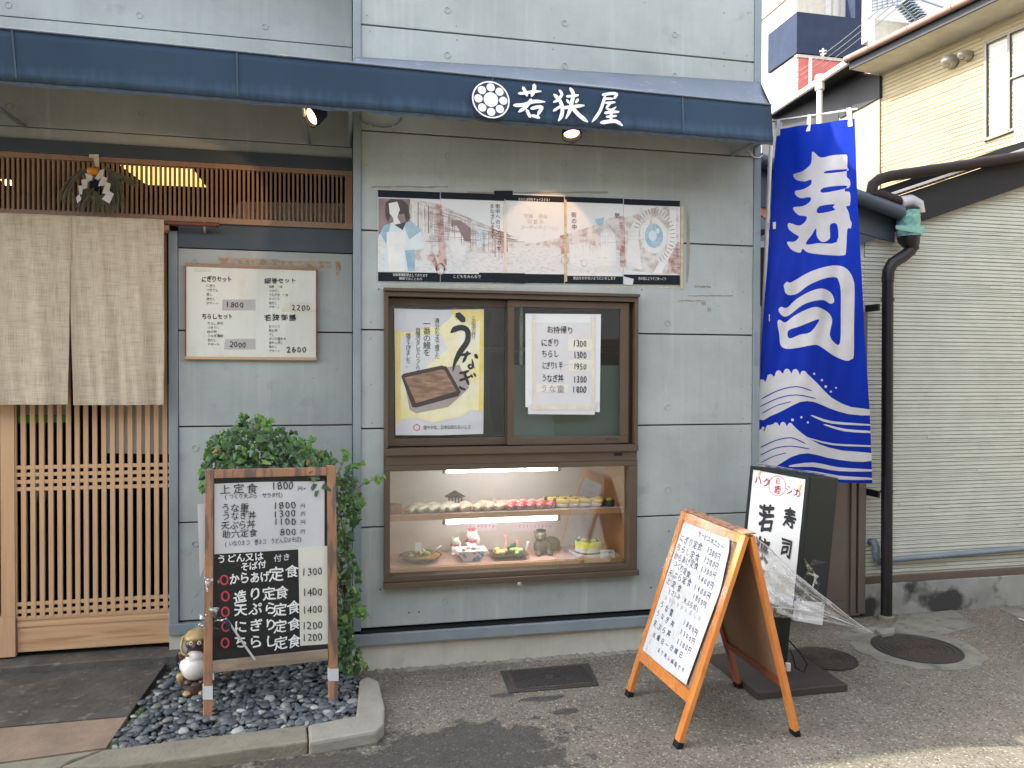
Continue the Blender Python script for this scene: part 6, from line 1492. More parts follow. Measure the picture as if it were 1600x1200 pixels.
# ================================================================== LIGHT BOX SIGN
def lightbox():
    B = Vector((2.148, -.667, .372)); U = Vector((.101, 0, 1)).normalized(); yw = -.256
    Wd = Vector((math.sin(yw), math.cos(yw), 0)); Wd = (Wd - U * Wd.dot(U)).normalized(); D = Wd.cross(U); D = D if D.x > 0 else -D
    w_, d_, h_ = .391, .21, .684
    t = thing('light_box_sign', 'leaning white light box sign with brush lettering and a dark frame on a post', 'sign', (2.15, -.47, 0))
    def bx(name, a0, a1, b0, b1, c0, c1, m, bev=.003):   # a along width, b along depth, c up
        P = [B + Wd * a + D * b + U * c0 for a, b in ((a0, b0), (a1, b0), (a1, b1), (a0, b1))]
        return obj(name, MB().prism(P, U * (c1 - c0)), M[m], t, bev)
    bx('housing', 0, w_, .012, d_, 0, h_, 'signframe', .005)
    fwd = .017
    bx('frame', 0, fwd, -.004, .0115, 0, h_, 'signframe', .002); bx('frame', w_ - fwd, w_, -.004, .0115, 0, h_, 'signframe', .002)
    bx('frame', fwd + .0003, w_ - fwd - .0003, -.004, .0115, h_ - fwd, h_, 'signframe', .002); bx('frame', fwd + .0003, w_ - fwd - .0003, -.004, .0115, 0, fwd, 'signframe', .002)
    bx('face_panel', fwd, w_ - fwd, .003, .009, fwd, h_ - fwd, 'signwhite', 0)
    pf = B + D * .002
    sp = Sheet(pf, -D, t, upv=U)
    c_ = lambda x, y: (940 + x / 2.45, 700 + y / 2.45)
    def L_(t_, a, b, h, m, bold, **k): sp.line(t_, c_(*a), c_(*b), h / 2.45, m, bold, lift=.002, wob=.04, jit=.03, **k)
    L_('ハク', (600, 122), (632, 132), 34, 'redprint', .03); L_('シカ', (720, 162), (750, 172), 34, 'redprint', .03)
    L_('白', (677, 126), (677, 126), 24, 'redprint', .01); L_('鹿', (674, 160), (674, 160), 32, 'redprint', .015)
    c0 = sp.at(*c_(673, 145)); n_ = 28
    for j in range(n_):
        a0, a1 = 2 * math.pi * j / n_, 2 * math.pi * (j + 1) / n_
        sp._mb('redprint', 'emblem').add([c0 + sp.U * math.cos(a) * q * 1.12 + sp.V * math.sin(a) * q + sp.n * .0022 for a, q in ((a0, .052), (a1, .052), (a1, .0495), (a0, .0495))], [(0, 1, 2, 3)])
    L_('寿', (721, 272), (721, 272), 78, 'ink', .04, sx=.78); L_('司', (708, 382), (708, 382), 74, 'ink', .045, sx=.78)
    L_('若', (632, 272), (632, 272), 104, 'ink', .045, sx=.72); L_('狭', (612, 392), (612, 392), 100, 'ink', .04, sx=.72); L_('屋', (596, 505), (596, 505), 96, 'inkgrey', .04, sx=.72)
    sp.flush()
    for x_, y_ in ((1187, 739), (1250, 762)):
        q = sp.at(x_, y_) + sp.n * .003; obj('clip', MB().add([q + sp.U * .012 + sp.V * .02, q - sp.U * .012 + sp.V * .02, q - sp.V * .022, q + sp.V * .0 + sp.n * .006], [(0, 1, 3), (1, 2, 3), (2, 0, 3)]), M['gold'], t)
    # post, base, cord
    pb_ = Vector((2.165, -.48, .03)); pt2 = B + Wd * (w_ * .48) + D * (d_ * .55)
    obj('post', MB().bar(pb_, pt2 + U * .0, .075, .05, side=(0, 1, 0)), M['signframe'], t, .003)
    obj('base_board', MB().box(1.915, 2.40, -.725, -.215, .0, .036), M['basewood'], t, .004)
    obj('skirt_paper', MB().prism([B + Wd * a - U * c for a, c in ((-.02, -.09), (.10, -.05), (.12, .02), (-.02, .015))], -D * .002).prism([B + D * a - Wd * .004 - U * c for a, c in ((-.02, -.075), (.19, -.06), (.19, .055), (-.02, .02))], -Wd * .002), M['paper'], t)
    cp_ = [Vector((2.20, -.53, .20)), Vector((2.235, -.58, .15)), Vector((2.26, -.60, .10)), Vector((2.24, -.60, .06)), Vector((2.205, -.585, .08)), Vector((2.20, -.57, .13)), Vector((2.19, -.56, .16))]
    obj('power_cord', MB().tube(cp_, .004, 6), M['black'], t, smooth=True)
    obj('plug', MB().box(2.165, 2.185, -.575, -.555, .06, .10), M['ceramicwhite'], t, .002)
    # torn film stretched past the sign, blown to the right
    f0 = Vector((1.75, -.99, 0)); fn = Vector((-.25, .85, 0)).normalized()
    tp = [(1176, 836), (1215, 868), (1250, 900), (1290, 935), (1328, 966), (1362, 988)]; bt = [(1196, 958), (1216, 966), (1246, 968), (1285, 970), (1325, 979), (1363, 990)]
    def pl_(P_, u):
        i = min(int(u * 5), 4); q = u * 5 - i; return P_[i][0] + (P_[i + 1][0] - P_[i][0]) * q, P_[i][1] + (P_[i + 1][1] - P_[i][1]) * q
    def fl(u, v):
        x0_, y0_ = pl_(tp, u); x1_, y1_ = pl_(bt, u); p = on(x0_ + (x1_ - x0_) * v, y0_ + (y1_ - y0_) * v, f0, fn)
        return p + fn * (.014 * math.sin(v * 13 + u * 5) + .010 * math.sin(v * 29 - u * 11) + .006 * math.sin(u * 37 + v * 8)) * (1 - u * .8)
    obj('torn_film', MB().grid(fl, 60, 34), M['milky'], t, smooth=True)
    obj('film_edge', MB().tube([fl(k / 20, 0) for k in range(21)], [.0035 - .002 * k / 20 for k in range(21)], 5), M['milkyfold'], t, smooth=True)
    for v0, v1, u0, r_ in ((.30, .12, .15, .0016), (.9, .55, .0, .0035)):
        obj('film_fold', MB().tube([fl(u0 + (1 - u0) * k / 24, v0 + (v1 - v0) * k / 24) - fn * .002 for k in range(25)], [r_ * (.3 + .7 * math.sin(.3 + k / 24 * 2.6)) for k in range(25)], 4), M['milkyfold'], t, smooth=True)
    rn_ = random.Random(3); mb = MB()
    for k in range(12):
        p = B + U * (.12 + rn_.uniform(0, .16)) + D * rn_.uniform(-.01, .1) - Wd * .02; v3 = [Vector((rn_.uniform(-.05, .05), rn_.uniform(-.02, .02), rn_.uniform(-.05, .05))) for _ in range(3)]
        mb.add([p + v3[0], p + v3[1], p + v3[2]], [(0, 1, 2)])
    obj('crumpled_film', mb, M['filmwrinkle'], t, kind='stuff')
    def cap(u, v):
        p = B + U * (h_ + .004) + Wd * w_ * (1 - u) + D * d_ * v; return p + U * (.012 * abs(math.sin(u * 22 + v * 8)) * (1 - v) + .003)
    obj('film_cap', MB().grid(cap, 40, 12), M['filmwrinkle'], t, smooth=True)
lightbox()

# ================================================================== BANNER
def banner():
    TL, TR = Vector((2.457, .04, 2.978)), Vector((2.60, -.46, 2.895)); 
    BL = Vector((2.334, .022, .93)); BR = atY(1363, 755, -.05)
    t = thing('sushi_banner', 'tall royal blue banner with huge white sushi lettering and white waves at the shop corner', 'banner', (2.42, .10, 0))
    LE = [TL] + [Vector((x, y, z)) for x, y, z in ((2.430, .045, 2.57), (2.400, .045, 2.16), (2.368, .04, 1.75), (2.345, .03, 1.34))] + [BL]
    RE = [TR] + [atY(px, py, y) for px, py, y in ((1340, 310, -.40), (1346, 423, -.31), (1352, 535, -.21), (1359, 646, -.12))] + [BR]
    def S_(u, v, off=0):      # v: 0 top .. 1 bottom
        v = max(-.02, min(1.02, v)); vv = max(0., min(.9999, v)) * 5; i = int(vv); q = vv - i
        l = LE[i].lerp(LE[i + 1], q); r = RE[i].lerp(RE[i + 1], q); ang = math.atan2(r.y - l.y, r.x - l.x)
        if v < 0: l = l + Vector((0, 0, .0)); 
        p = l.lerp(r, u); nn = Vector((math.sin(ang), -math.cos(ang), 0))
        f = .016 * math.sin(u * 9 + v * 4 + 1) * (.4 + v * .4) * math.sin(u * math.pi) + .012 * math.sin(u * 5 - v * 9) * math.sin(u * math.pi) + .007 * math.sin(u * 17 + v * 11) * (1 - v) + .020 * math.exp(-((u - .30 - v * .9) / .10) ** 2) * math.exp(-v * 6) + .004 * math.sin((u + v * .8) * 34) * math.exp(-((v - .55) / .2) ** 2)
        return p + nn * (f + off)
    obj('cloth', MB().grid(lambda u, v: S_(u, v), 60, 150), M['bannerblue'], t, smooth=True)
    # inverse mapping photo pixel -> (u, v) by projecting the surface
    def prj(p):
        d = p - CAM; z = d.dot(fw); return 800 + FOC * d.dot(rr) / z, 600 - FOC * d.dot(uu) / z
    def base(u, v): return prj(S_(u, v))
    def inv(px, py):
        u, v = .5, (py - 200) / 555
        for _ in range(12):
            x, y = base(u, v); e = 1e-3; x1, y1 = base(u + e, v); x2, y2 = base(u, v + e)
            a, b, c, d = (x1 - x) / e, (x2 - x) / e, (y1 - y) / e, (y2 - y) / e; det = a * d - b * c
            if abs(det) < 1e-6: break
            dx, dy = px - x, py - y; u += max(-.2, min(.2, (d * dx - b * dy) / det)); v += max(-.2, min(.2, (-c * dx + a * dy) / det)); u = max(-.1, min(1.1, u)); v = max(-.02, min(1.02, v))
        return max(.0, min(1., u)), max(.0, min(1., v))
    def printed(name, polys, m, off, smooth_n=0):
        """outlines in pixels (first is outer, others holes): filled, cut fine, laid on the cloth"""
        bm = bmesh.new()
        for poly in polys:
            if smooth_n:
                n = len(poly); out = []
                for i in range(n):
                    p0, p1, p2, p3 = poly[i - 1], poly[i], poly[(i + 1) % n], poly[(i + 2) % n]
                    for k in range(smooth_n):
                        q = k / smooth_n
                        out.append(tuple(.5 * (2 * p1[j] + (p2[j] - p0[j]) * q + (2 * p0[j] - 5 * p1[j] + 4 * p2[j] - p3[j]) * q * q + (3 * p1[j] - p0[j] - 3 * p2[j] + p3[j]) * q ** 3) for j in (0, 1)))
                poly = out
            vs = [bm.verts.new((*inv(x, y), 0)) for x, y in poly]
            for i in range(len(vs)):
                try: bm.edges.new((vs[i], vs[(i + 1) % len(vs)]))
                except ValueError: pass
        bmesh.ops.triangle_fill(bm, edges=bm.edges[:], use_beauty=True)
        for k in range(1, 60): bmesh.ops.bisect_plane(bm, geom=bm.verts[:] + bm.edges[:] + bm.faces[:], plane_co=(k / 60, 0, 0), plane_no=(1, 0, 0))
        for k in range(1, 75): bmesh.ops.bisect_plane(bm, geom=bm.verts[:] + bm.edges[:] + bm.faces[:], plane_co=(0, k / 75, 0), plane_no=(0, 1, 0))
        mb = MB(); bm.verts.index_update(); mb.v = [S_(v.co.x, v.co.y, off) for v in bm.verts]; mb.f = [tuple(v.index for v in f.verts) for f in bm.faces]; bm.free()
        obj(name, mb, M[m], t, smooth=True)
    z4 = lambda P: [(1220 + x / 3.4286, 220 + y / 3.4286) for x, y in P]
    z3 = lambda P: [(1170 + x / 3.243, 400 + y / 3.243) for x, y in P]
    jo = z4([(168, 62), (185, 66), (215, 90), (280, 78), (342, 74), (357, 84), (357, 140), (354, 190), (370, 210), (374, 235), (365, 252), (346, 256), (346, 272), (372, 278), (371, 345), (350, 350), (365, 385), (371, 420), (380, 440), (375, 470), (357, 476), (350, 590), (335, 614), (250, 612), (150, 600), (118, 578), (104, 600), (60, 585), (35, 550), (42, 540), (72, 541), (98, 515), (72, 497), (45, 475), (38, 450), (50, 441), (100, 455), (134, 430), (138, 405), (100, 400), (72, 375), (70, 356), (120, 350), (158, 325), (158, 302), (110, 308), (80, 290), (80, 268), (120, 260), (162, 235), (162, 208), (130, 218), (85, 210), (68, 188), (76, 176), (120, 162), (163, 122)])
    holes = [z4([(245, 162), (352, 152), (352, 163), (243, 175)]), z4([(230, 252), (344, 240), (344, 256), (225, 279)]), z4([(207, 352), (287, 340), (279, 356), (289, 372), (200, 389)]), z4([(190, 468), (192, 505), (205, 530), (225, 542), (250, 535), (265, 515), (265, 450), (303, 450), (300, 543), (200, 549), (134, 554), (168, 502)])]
    printed('lettering', [jo] + holes, 'bannerwhite', .0022, 3)
    s1 = z3([(180, 165), (178, 147), (195, 130), (215, 134), (300, 85), (380, 57), (450, 48), (500, 68), (530, 120), (536, 180), (533, 350), (532, 500), (518, 524), (490, 530), (430, 505), (360, 457), (325, 451), (250, 465), (190, 470), (160, 450), (155, 400), (145, 340), (155, 322), (185, 337), (230, 303), (300, 268), (348, 259), (400, 285), (422, 322), (414, 370), (411, 405), (430, 436), (462, 442), (466, 300), (466, 180), (455, 125), (438, 108), (380, 115), (300, 150), (250, 188), (210, 199), (187, 188)])
    printed('lettering', [s1, z3([(200, 378), (262, 355), (345, 322), (354, 332), (312, 386), (260, 398), (205, 418)])], 'bannerwhite', .0022, 3)
    printed('lettering', [z3([(152, 268), (165, 258), (195, 262), (240, 220), (310, 180), (370, 165), (415, 185), (432, 220), (428, 238), (410, 241), (380, 224), (330, 228), (270, 250), (205, 300), (175, 306), (154, 284)])], 'bannerwhite', .0022, 3)
    # plain generic rolling waves, white on blue
    def band(path, w):
        n = len(path); l = []; r = []
        for i, (x, y) in enumerate(path):
            x0, y0 = path[max(i - 1, 0)]; x1, y1 = path[min(i + 1, n - 1)]; d = math.hypot(x1 - x0, y1 - y0) or 1
            ww = w[i] if isinstance(w, list) else w; nx, ny = -(y1 - y0) / d * ww / 2, (x1 - x0) / d * ww / 2; l.append((x + nx, y + ny)); r.append((x - nx, y - ny))
        return l + r[::-1]
    rw = random.Random(6)
    def lumps(x0, y0, x1, y1, n, r_, bow):      # a rounded foam edge made of lobes
        out = []
        for i in range(n):
            t_ = (i + .5) / n; cx, cy = x0 + (x1 - x0) * t_, y0 + (y1 - y0) * t_ - bow * math.sin(t_ * math.pi)
            for k in range(5):
                a = math.pi - k * math.pi / 4.6; out.append((cx + r_ * math.cos(a) * .8, cy - r_ * math.sin(a)))
        return out
    printed('wave_print', [lumps(1184, 604, 1262, 588, 6, 7, 12) + [(1276, 598), (1300, 622), (1330, 636), (1363, 640), (1363, 649), (1326, 647), (1296, 638), (1272, 628), (1250, 628), (1226, 640), (1204, 650), (1184, 655)]], 'bannerwhite', .0022, 2)
    printed('wave_print', [lumps(1184, 680, 1240, 668, 5, 6, 8) + [(1254, 678), (1280, 694), (1316, 704), (1363, 708), (1363, 720), (1330, 721), (1292, 715), (1262, 708), (1236, 714), (1210, 730), (1184, 738)]], 'bannerwhite', .0022, 2)
    for pth, ww in (([(1236, 728), (1270, 726), (1310, 733), (1362, 735)], [3, 7, 6, 3]), ([(1210, 742), (1260, 739), (1310, 746), (1362, 748)], [4, 8, 6, 3]), ([(1290, 664), (1320, 672), (1362, 675)], [2, 4, 3]), ([(1270, 650), (1300, 660), (1362, 664)], [2, 4, 2]), ([(1262, 684), (1300, 694), (1362, 697)], [1.5, 3, 2])):
        printed('wave_print', [band(pth, ww)], 'bannerwhite', .0024, 3)
    for x_, y_, r_ in ((1222, 664, 2.6), (1206, 666, 3.2), (1192, 669, 2.4), (1238, 656, 2.2), (1252, 652, 1.8), (1290, 604, 2.2), (1298, 612, 1.7), (1284, 594, 1.9), (1306, 606, 1.4), (1272, 584, 1.8), (1262, 660, 1.8)):
        printed('spray_dot', [[(x_ + r_ * math.cos(a), y_ + r_ * math.sin(a)) for a in [k * math.pi / 5 for k in range(10)]]], 'bannerwhite', .0022)
    for pth, ww in (([(1192, 622), (1216, 610), (1244, 604), (1266, 610)], 1.5), ([(1190, 634), (1216, 622), (1244, 617), (1272, 622)], 1.4), ([(1192, 645), (1212, 634), (1234, 628)], 1.2), ([(1190, 698), (1212, 688), (1236, 684), (1256, 692)], 1.5), ([(1190, 710), (1212, 700), (1236, 697), (1262, 701)], 1.4), ([(1190, 722), (1208, 713), (1226, 708)], 1.2)):
        printed('wave_line', [band(pth, ww)], 'bannerblue', .0036, 3)
    # pole and crossbar
    pl = [atY(1184, 760, .075), atY(1186, 500, .085), atY(1191, 380, .09), atY(1202, 205, .09)]
    pl[-1] = Vector((2.44, .07, 2.99)); pl[0] = Vector((2.37, .06, .35))
    q1 = Vector((2.385, .075, 1.6)); obj('pole', MB().tube([Vector((2.352, .06, .02)), pl[0], q1, pl[-1]], .011, 10), M['whitepipe'], t, smooth='auto')
    dr_ = (TR - TL).normalized()
    obj('crossbar', MB().tube([TL - dr_ * .03 + Vector((0, 0, .055)), TR + dr_ * .02 + Vector((0, 0, .045))], .006, 8), M['whitestrap'], t, smooth=True)
    for k in (.04, .46, .95):
        p = S_(k, .018, .003); q = TL.lerp(TR, k) + Vector((0, 0, .057)); sd = dr_ * .014; nn = Vector((dr_.y, -dr_.x, 0)) * .008
        obj('strap', MB().add([p - sd, p + sd, q + sd + nn, q - sd + nn, q + sd - nn, q - sd - nn, p + sd - nn * .9, p - sd - nn * .9], [(0, 1, 2, 3), (3, 2, 4, 5), (5, 4, 6, 7)]), M['whitestrap'], t)
    for vv in (.272, .535):
        p = S_(.065, vv, .003); q = Vector((2.352 + (2.44 - 2.352) * (p.z / 3), .068, p.z))
        obj('strap', MB().prism([p + Vector((0, 0, .02)), p - Vector((0, 0, .02)), q - Vector((.012, 0, .02)), q + Vector((-.012, 0, .02))], (0, -.003, 0)), M['whitestrap'], t)
banner()

# ================================================================== GREY NEIGHBOUR HOUSE
YG = .32
gh = thing('grey_house', 'neighbouring house with grey ribbed siding and a charcoal raking fascia', 'house', (4.2, YG, 0))
rk = lambda x: 2.394 + (x - 3.203) * .345       # underside of the raking fascia
def siding(name, x0, x1, z0, ztop, y, h, par, m, seed, step=None, rot=None):
    rn = random.Random(seed); mb = MB(); z = z0; k = 0
    while z < (ztop(x1) if callable(ztop) else ztop):
        x = x0; off = rn.uniform(0, .003)
        while x < x1:
            L = rn.uniform(.25, 1.3); xe = min(x + L, x1)
            xn = xe
            if callable(ztop) and z > ztop(x) + .14 and ztop(xe) > ztop(x): x = min(xe, x + (z - ztop(x) - .14) / (ztop(xe) - ztop(x)) * (xe - x))
            if (xe - x > .01 and z < ztop(xe) + .14) if callable(ztop) else z < ztop:
                o = rn.uniform(.000, .004); hh = h * rn.choice((1, 1, 1, .55)); t = .006 + o
                v = [(x, y, z), (xe, y, z), (xe, y - t, z + h * .22), (x, y - t, z + h * .22), (x, y - t * .75, z + hh * .97), (xe, y - t * .75, z + hh * .97), (xe, y, z + hh), (x, y, z + hh)]
                if rot: v = [rot(p) for p in v]
                mb.add(v, [(0, 1, 2, 3), (3, 2, 5, 4), (4, 5, 6, 7), (0, 3, 4, 7), (1, 6, 5, 2)])
                if hh < h:
                    v = [(x, y, z + hh), (xe, y, z + hh), (xe, y - t * .8, z + hh + .002), (x, y - t * .8, z + hh + .002), (x, y - t * .6, z + h * .97), (xe, y - t * .6, z + h * .97), (xe, y, z + h), (x, y, z + h)]
                    if rot: v = [rot(p) for p in v]
                    mb.add(v, [(0, 1, 2, 3), (3, 2, 5, 4), (4, 5, 6, 7), (0, 3, 4, 7), (1, 6, 5, 2)])
            x = xe
        z += h; k += 1
    return obj(name, mb, m, par, kind='stuff', fix=False)
siding('siding_courses', 3.25, 7.2, .262, rk, YG - .001, .0255, gh, M['siding'], 1)
siding('siding_courses', 2.34, 3.249, .262, lambda x: 2.30, YG - .001, .0255, gh, M['siding'], 2)
WP = [(2.335, 0), (7.2, 0), (7.2, rk(7.2)), (3.2, rk(3.2) - .01), (2.335, 2.38)]
obj('wall', MB().prism([(x, YG, z) for x, z in WP], (0, .15, 0)), M['siding'], gh)
obj('foundation', MB().box(3.235, 7.2, YG - .035, YG - .0015, -.02, .205), M['mould'], gh, .006)
obj('base_trim', MB().box(3.235, 7.2, YG - .028, YG - .0015, .206, .250), M['browndoor'], gh, .003)
# raking fascia, roof edge and roof
def rake(name, x0, x1, dz0, dz1, y0, y1, m, bev=.003):
    P = [(x0, y0, rk(x0) + dz0), (x1, y0, rk(x1) + dz0), (x1, y0, rk(x1) + dz1), (x0, y0, rk(x0) + dz1)]
    return obj(name, MB().prism(P, (0, y1 - y0, 0)), M[m], gh, bev)
rake('fascia', 3.52, 7.2, 0, .215, YG - .06, YG + .02, 'fascia')
rake('fascia', 3.13, 3.515, -.01, .20, YG - .045, YG + .02, 'darksteel')
rake('roof_edge', 3.25, 7.2, .235, .252, YG - .12, YG + .05, 'whitepipe', .002)
rake('roof', 3.0, 7.2, .2525, .30, YG - .06, 2.2, 'fascia')
cor = MB()
for k in range(30):
    x = 3.28 + k * .032; cor.tube([(x, YG - .10, rk(x) + .232), (x, YG + .4, rk(x) + .232)], .012, 6)
obj('corrugated_edge', cor, M['copper'], gh, kind='stuff')
# door
dx0, dx1 = 2.72, 3.228
obj('door', MB().box(dx0, dx1 - .0, YG - .045, YG - .012, .03, 1.95), M['browndoor'], gh, .003)
dd = [o for o in bpy.data.objects if o.name.startswith('door') and o.parent == gh][-1]
obj('door_panel', MB().box(2.86, 3.10, YG - .050, YG - .0455, .12, 1.9), M['browndoor'], dd, .002)
obj('door_frame', MB().box(3.13, 3.165, YG - .062, YG - .0455, .03, 1.95), M['browndoor'], dd, .003)
obj('door_frame', MB().box(3.18, 3.232, YG - .066, YG - .0455, .03, 1.95), M['browndoor'], dd, .003)
# downpipe with hopper
dp = thing('downpipe', 'black round downpipe with green tape wrapped round its top elbow', 'pipe', (3.34, .20, 0))
W2 = lambda x, y, d=.20: atY(x, y, d)
rp = .034
obj('pipe', MB().tube([W2(1385, 968), W2(1386, 700), W2(1387, 440)], rp, 18), M['blackpipe'], dp, smooth='auto')
el = [W2(1387, 440), W2(1388, 424), W2(1394, 412), W2(1412, 400), W2(1422, 392), W2(1427, 380), W2(1428, 366)]
obj('elbow', MB().tube(el, rp + .003, 18), M['blackpipe'], dp, smooth='auto')
obj('pipe_collar', MB().tube([W2(1387, 466), W2(1387, 470.5)], rp + .005, 18), M['blackpipe'], dp); obj('pipe_collar', MB().tube([W2(1385.5, 766), W2(1385.5, 770)], rp + .004, 18), M['blackpipe'], dp)
for yy in (478, 770):
    p = W2(1372, yy); obj('wall_bracket', MB().box(p.x - .01, p.x + .006, .19, YG - .01, p.z - .03, p.z + .012), M['black'], dp)
obj('hopper', MB().tube([W2(1419, 368), W2(1420, 374), W2(1424, 384), W2(1427, 392)], [.066, .064, .045, .037], 18), M['blackpipe'], dp, smooth='auto')
rt_ = random.Random(2); gt = MB().tube([W2(1419 + .05 * k, 330 + k * 2.2) for k in range(19)], .068, 40, cap=False)
gt.v = [v + Vector((rt_.uniform(-1, 1), rt_.uniform(-1, 1), 0)) * .0035 for v in gt.v]
obj('green_tape', gt, M['greentape'], dp, smooth=True)
obj('pipe_cap', MB().tube([W2(1419, 326), W2(1419, 332)], .066, 18), M['blackpipe'], dp)
obj('tape_tail', MB().prism([W2(x, y, .13) for x, y in ((1400, 352), (1448, 353), (1443, 366), (1400, 358))], (0, .004, 0)), M['greentape'], dp, .001)
obj('clear_elbow', MB().tube([W2(1405, 318), W2(1422, 315), W2(1432, 320), W2(1434, 334)], .045, 16), M['clearpvc'], dp, smooth='auto')
obj('concrete_foot', MB().lathe([(.05, -.01), (.05, .05), (.045, .058), (0, .058)], W2(1385, 975) * 1 + Vector((0, 0, .0)), seg=20), M['kerb'], dp)
bp_ = thing('drain_pipe', 'thick dark brown drain pipe bending along the grey house roof edge', 'pipe', W2(1370, 300))
obj('pipe', MB().tube([W2(1760, 212), W2(1600, 244), W2(1480, 262), W2(1392, 275), W2(1374, 280), W2(1364, 288), W2(1361, 305)], .034, 16), M['brownpipe'], bp_, smooth='auto')
obj('pipe', MB().tube([W2(1359, 300, .22), W2(1366, 304, .21), W2(1380, 307), W2(1420, 320)], .034, 16), M['brownpipe'], bp_, smooth='auto')
gp = thing('eaves_gutter', 'dark grey gutter sloping from the shop corner to the taped downpipe', 'gutter', atY(1300, 300, .22))
obj('gutter', MB().tube([atY(1186, 250, .24), atY(1408, 333, .19)], .045, 14), M['darksteel'], gp, smooth='auto')
obj('gutter_board', MB().prism([atY(x, y, .27) for x, y in ((1186, 262), (1398, 338), (1398, 378), (1186, 322))], (0, .02, 0)), M['darksteel'], gp)
gc = thing('conduit_pipe', 'blue grey conduit running along the foot of the grey siding', 'pipe', atY(1370, 870, YG))
obj('pipe', MB().tube([atY(1376, 876, .275), atY(1600, 857, .275), atY(1800, 840, .275)], .019, 14), M['greypipe'], gc, smooth='auto')
obj('elbow', MB().tube([atY(1360, 846, .31), atY(1366, 847, .275), atY(1369, 854, .27), atY(1369, 872, .27), atY(1374, 877, .272), atY(1384, 877, .275)], .024, 14), M['greypipe'], gc, smooth='auto')
# low things seen in the gap left of the banner
osb = thing('orange_canopy', 'faded orange sheet canopy in the gap beside the banner pole', 'canopy', atY(1200, 330, .30))
obj('sheet', MB().prism([atY(x, y, .28) for x, y in ((1183, 310), (1228, 292), (1222, 343), (1210, 338), (1200, 345), (1190, 336), (1183, 344))], (0, .02, 0)), M['orangeroof'], osb)
obj('window', MB().box(2.36, 2.62, YG - .012, YG - .002, 1.98, 2.34), M['dark'], gh, .002)

# ================================================================== CREAM HOUSE
A9 = RD(9.5); c0 = Vector((6, 3.74, 0)); dN = Vector((math.sin(A9), -math.cos(A9), 0)); nC = Vector((-math.cos(A9), -math.sin(A9), 0))
ch = thing('cream_house', 'two storey cream house with fine horizontal siding and a broad white eave', 'house', c0)
def rotC(p):          # local x along the wall toward the street, y outward negative
    return c0 + dN * p[0] - nC * p[1] + Vector((0, 0, p[2]))
siding('siding_courses', 0, 6.2, 3.0, 5.02, -.001, .042, ch, M['cream'], 4, rot=rotC)
obj('wall', MB().prism([rotC((x, 0, z)) for x, z in ((0, 0), (6.2, 0), (6.2, 5.0), (0, 5.0))], -nC * .2), M['cream'], ch)
obj('corner_trim', MB().prism([rotC((x, -.004, z)) for x, z in ((-.03, 2.9), (.0, 2.9), (.0, 5.0), (-.03, 5.0))], -nC * .2), M['soffit'], ch)
eo = .42
def cb_(name, x0, x1, o0, o1, z0, z1, m, bev=.004):
    P = [c0 + dN * x + nC * o + Vector((0, 0, z0)) for x, o in ((x0, o0), (x1, o0), (x1, o1), (x0, o1))]
    return obj(name, MB().prism(P, (0, 0, z1 - z0)), M[m], ch, bev)
cb_('soffit', -.02, 6.3, -.1, eo, 5.0, 5.04, 'soffit')
cb_('fascia', -.03, 6.3, eo + .001, eo + .02, 5.0, 5.10, 'fascia')
cb_('roof', -.04, 6.3, -2.5, eo + .01, 5.105, 5.15, 'fascia')
obj('gutter', MB().tube([c0 + dN * x + nC * (eo + .065) + Vector((0, 0, 5.11)) for x in (-.04, 6.3)], .038, 12), M['copper'], ch, smooth='auto')
for k in range(12):
    q = c0 + dN * (.3 + k * .5) + nC * (eo + .065) + Vector((0, 0, 5.11)); obj('gutter_bracket', MB().tube([q - dN * .008, q + dN * .008], .042, 12), M['copper'], ch)
# window
OC = lambda x, y, l=0: on(x, y, c0 + nC * l, nC)
wn_ = obj('window', MB().prism([OC(*p, .03) for p in ((1537, 66), (1574, 50), (1574, 54), (1541, 69.5))], -nC * .06), M['browndoor'], ch, .004)
for q in ([(1537, 67), (1541, 65), (1541, 219), (1536, 222)], [(1573.5, 52), (1577.5, 50), (1577.5, 205), (1573.5, 207)], [(1574, 50), (1640, 22), (1640, 27), (1574, 54)], [(1541, 215), (1640, 178), (1640, 183), (1541, 220)], [(1577, 122), (1640, 98), (1640, 101), (1577, 125)]):
    obj('window_frame', MB().prism([OC(*p, .034) for p in q], -nC * .05), M['browndoor'], wn_, .003)
obj('pane', MB().prism([OC(*p, .012) for p in ((1541, 68), (1640, 24), (1640, 180), (1541, 217))], -nC * .004), M['glass'], wn_)
a_, b_ = OC(1541, 68, -.06), OC(1640, 24, -.06); a2_, b2_ = OC(1541, 217, -.06), OC(1640, 180, -.06)
obj('curtain', MB().grid(lambda u, v: a2_.lerp(b2_, u).lerp(a_.lerp(b_, u), v) + nC * (.025 + .02 * math.sin(u * 60)), 80, 4), M['curtain'], wn_, smooth=True)
for px, py, r_, lb in ((1490, 97, .066, 'larger left round steel vent hood on the cream wall'), (1515, 88, .048, 'smaller right round steel vent hood on the cream wall')):
    q = OC(px, py); v = thing('vent_hood', lb, 'vent', q, 'vent hoods on the cream wall'); obj('hood', MB().lathe([(r_ * 1.15, 0), (r_ * 1.1, .03), (r_, .08), (r_ * .75, .13), (r_ * .3, .155), (0, .16)], q, nC, 20), M['chrome'], v, smooth=True)
    obj('opening', MB().lathe([(r_ * .62, 0), (r_ * .6, .012), (0, .012)], q + nC * .105 + Vector((0, 0, -r_ * .42)), (nC - dN * .0 + Vector((0, 0, -.9))).normalized(), 16), M['black'], v)
ac = thing('air_conditioner', 'beige outdoor air conditioner under the cream house window', 'air conditioner', OC(1592, 195))
obj('casing', MB().prism([OC(*p, .30) for p in ((1584, 168), (1660, 138), (1660, 205), (1584, 226))], -nC * .28), M['acwhite'], ac, .01)
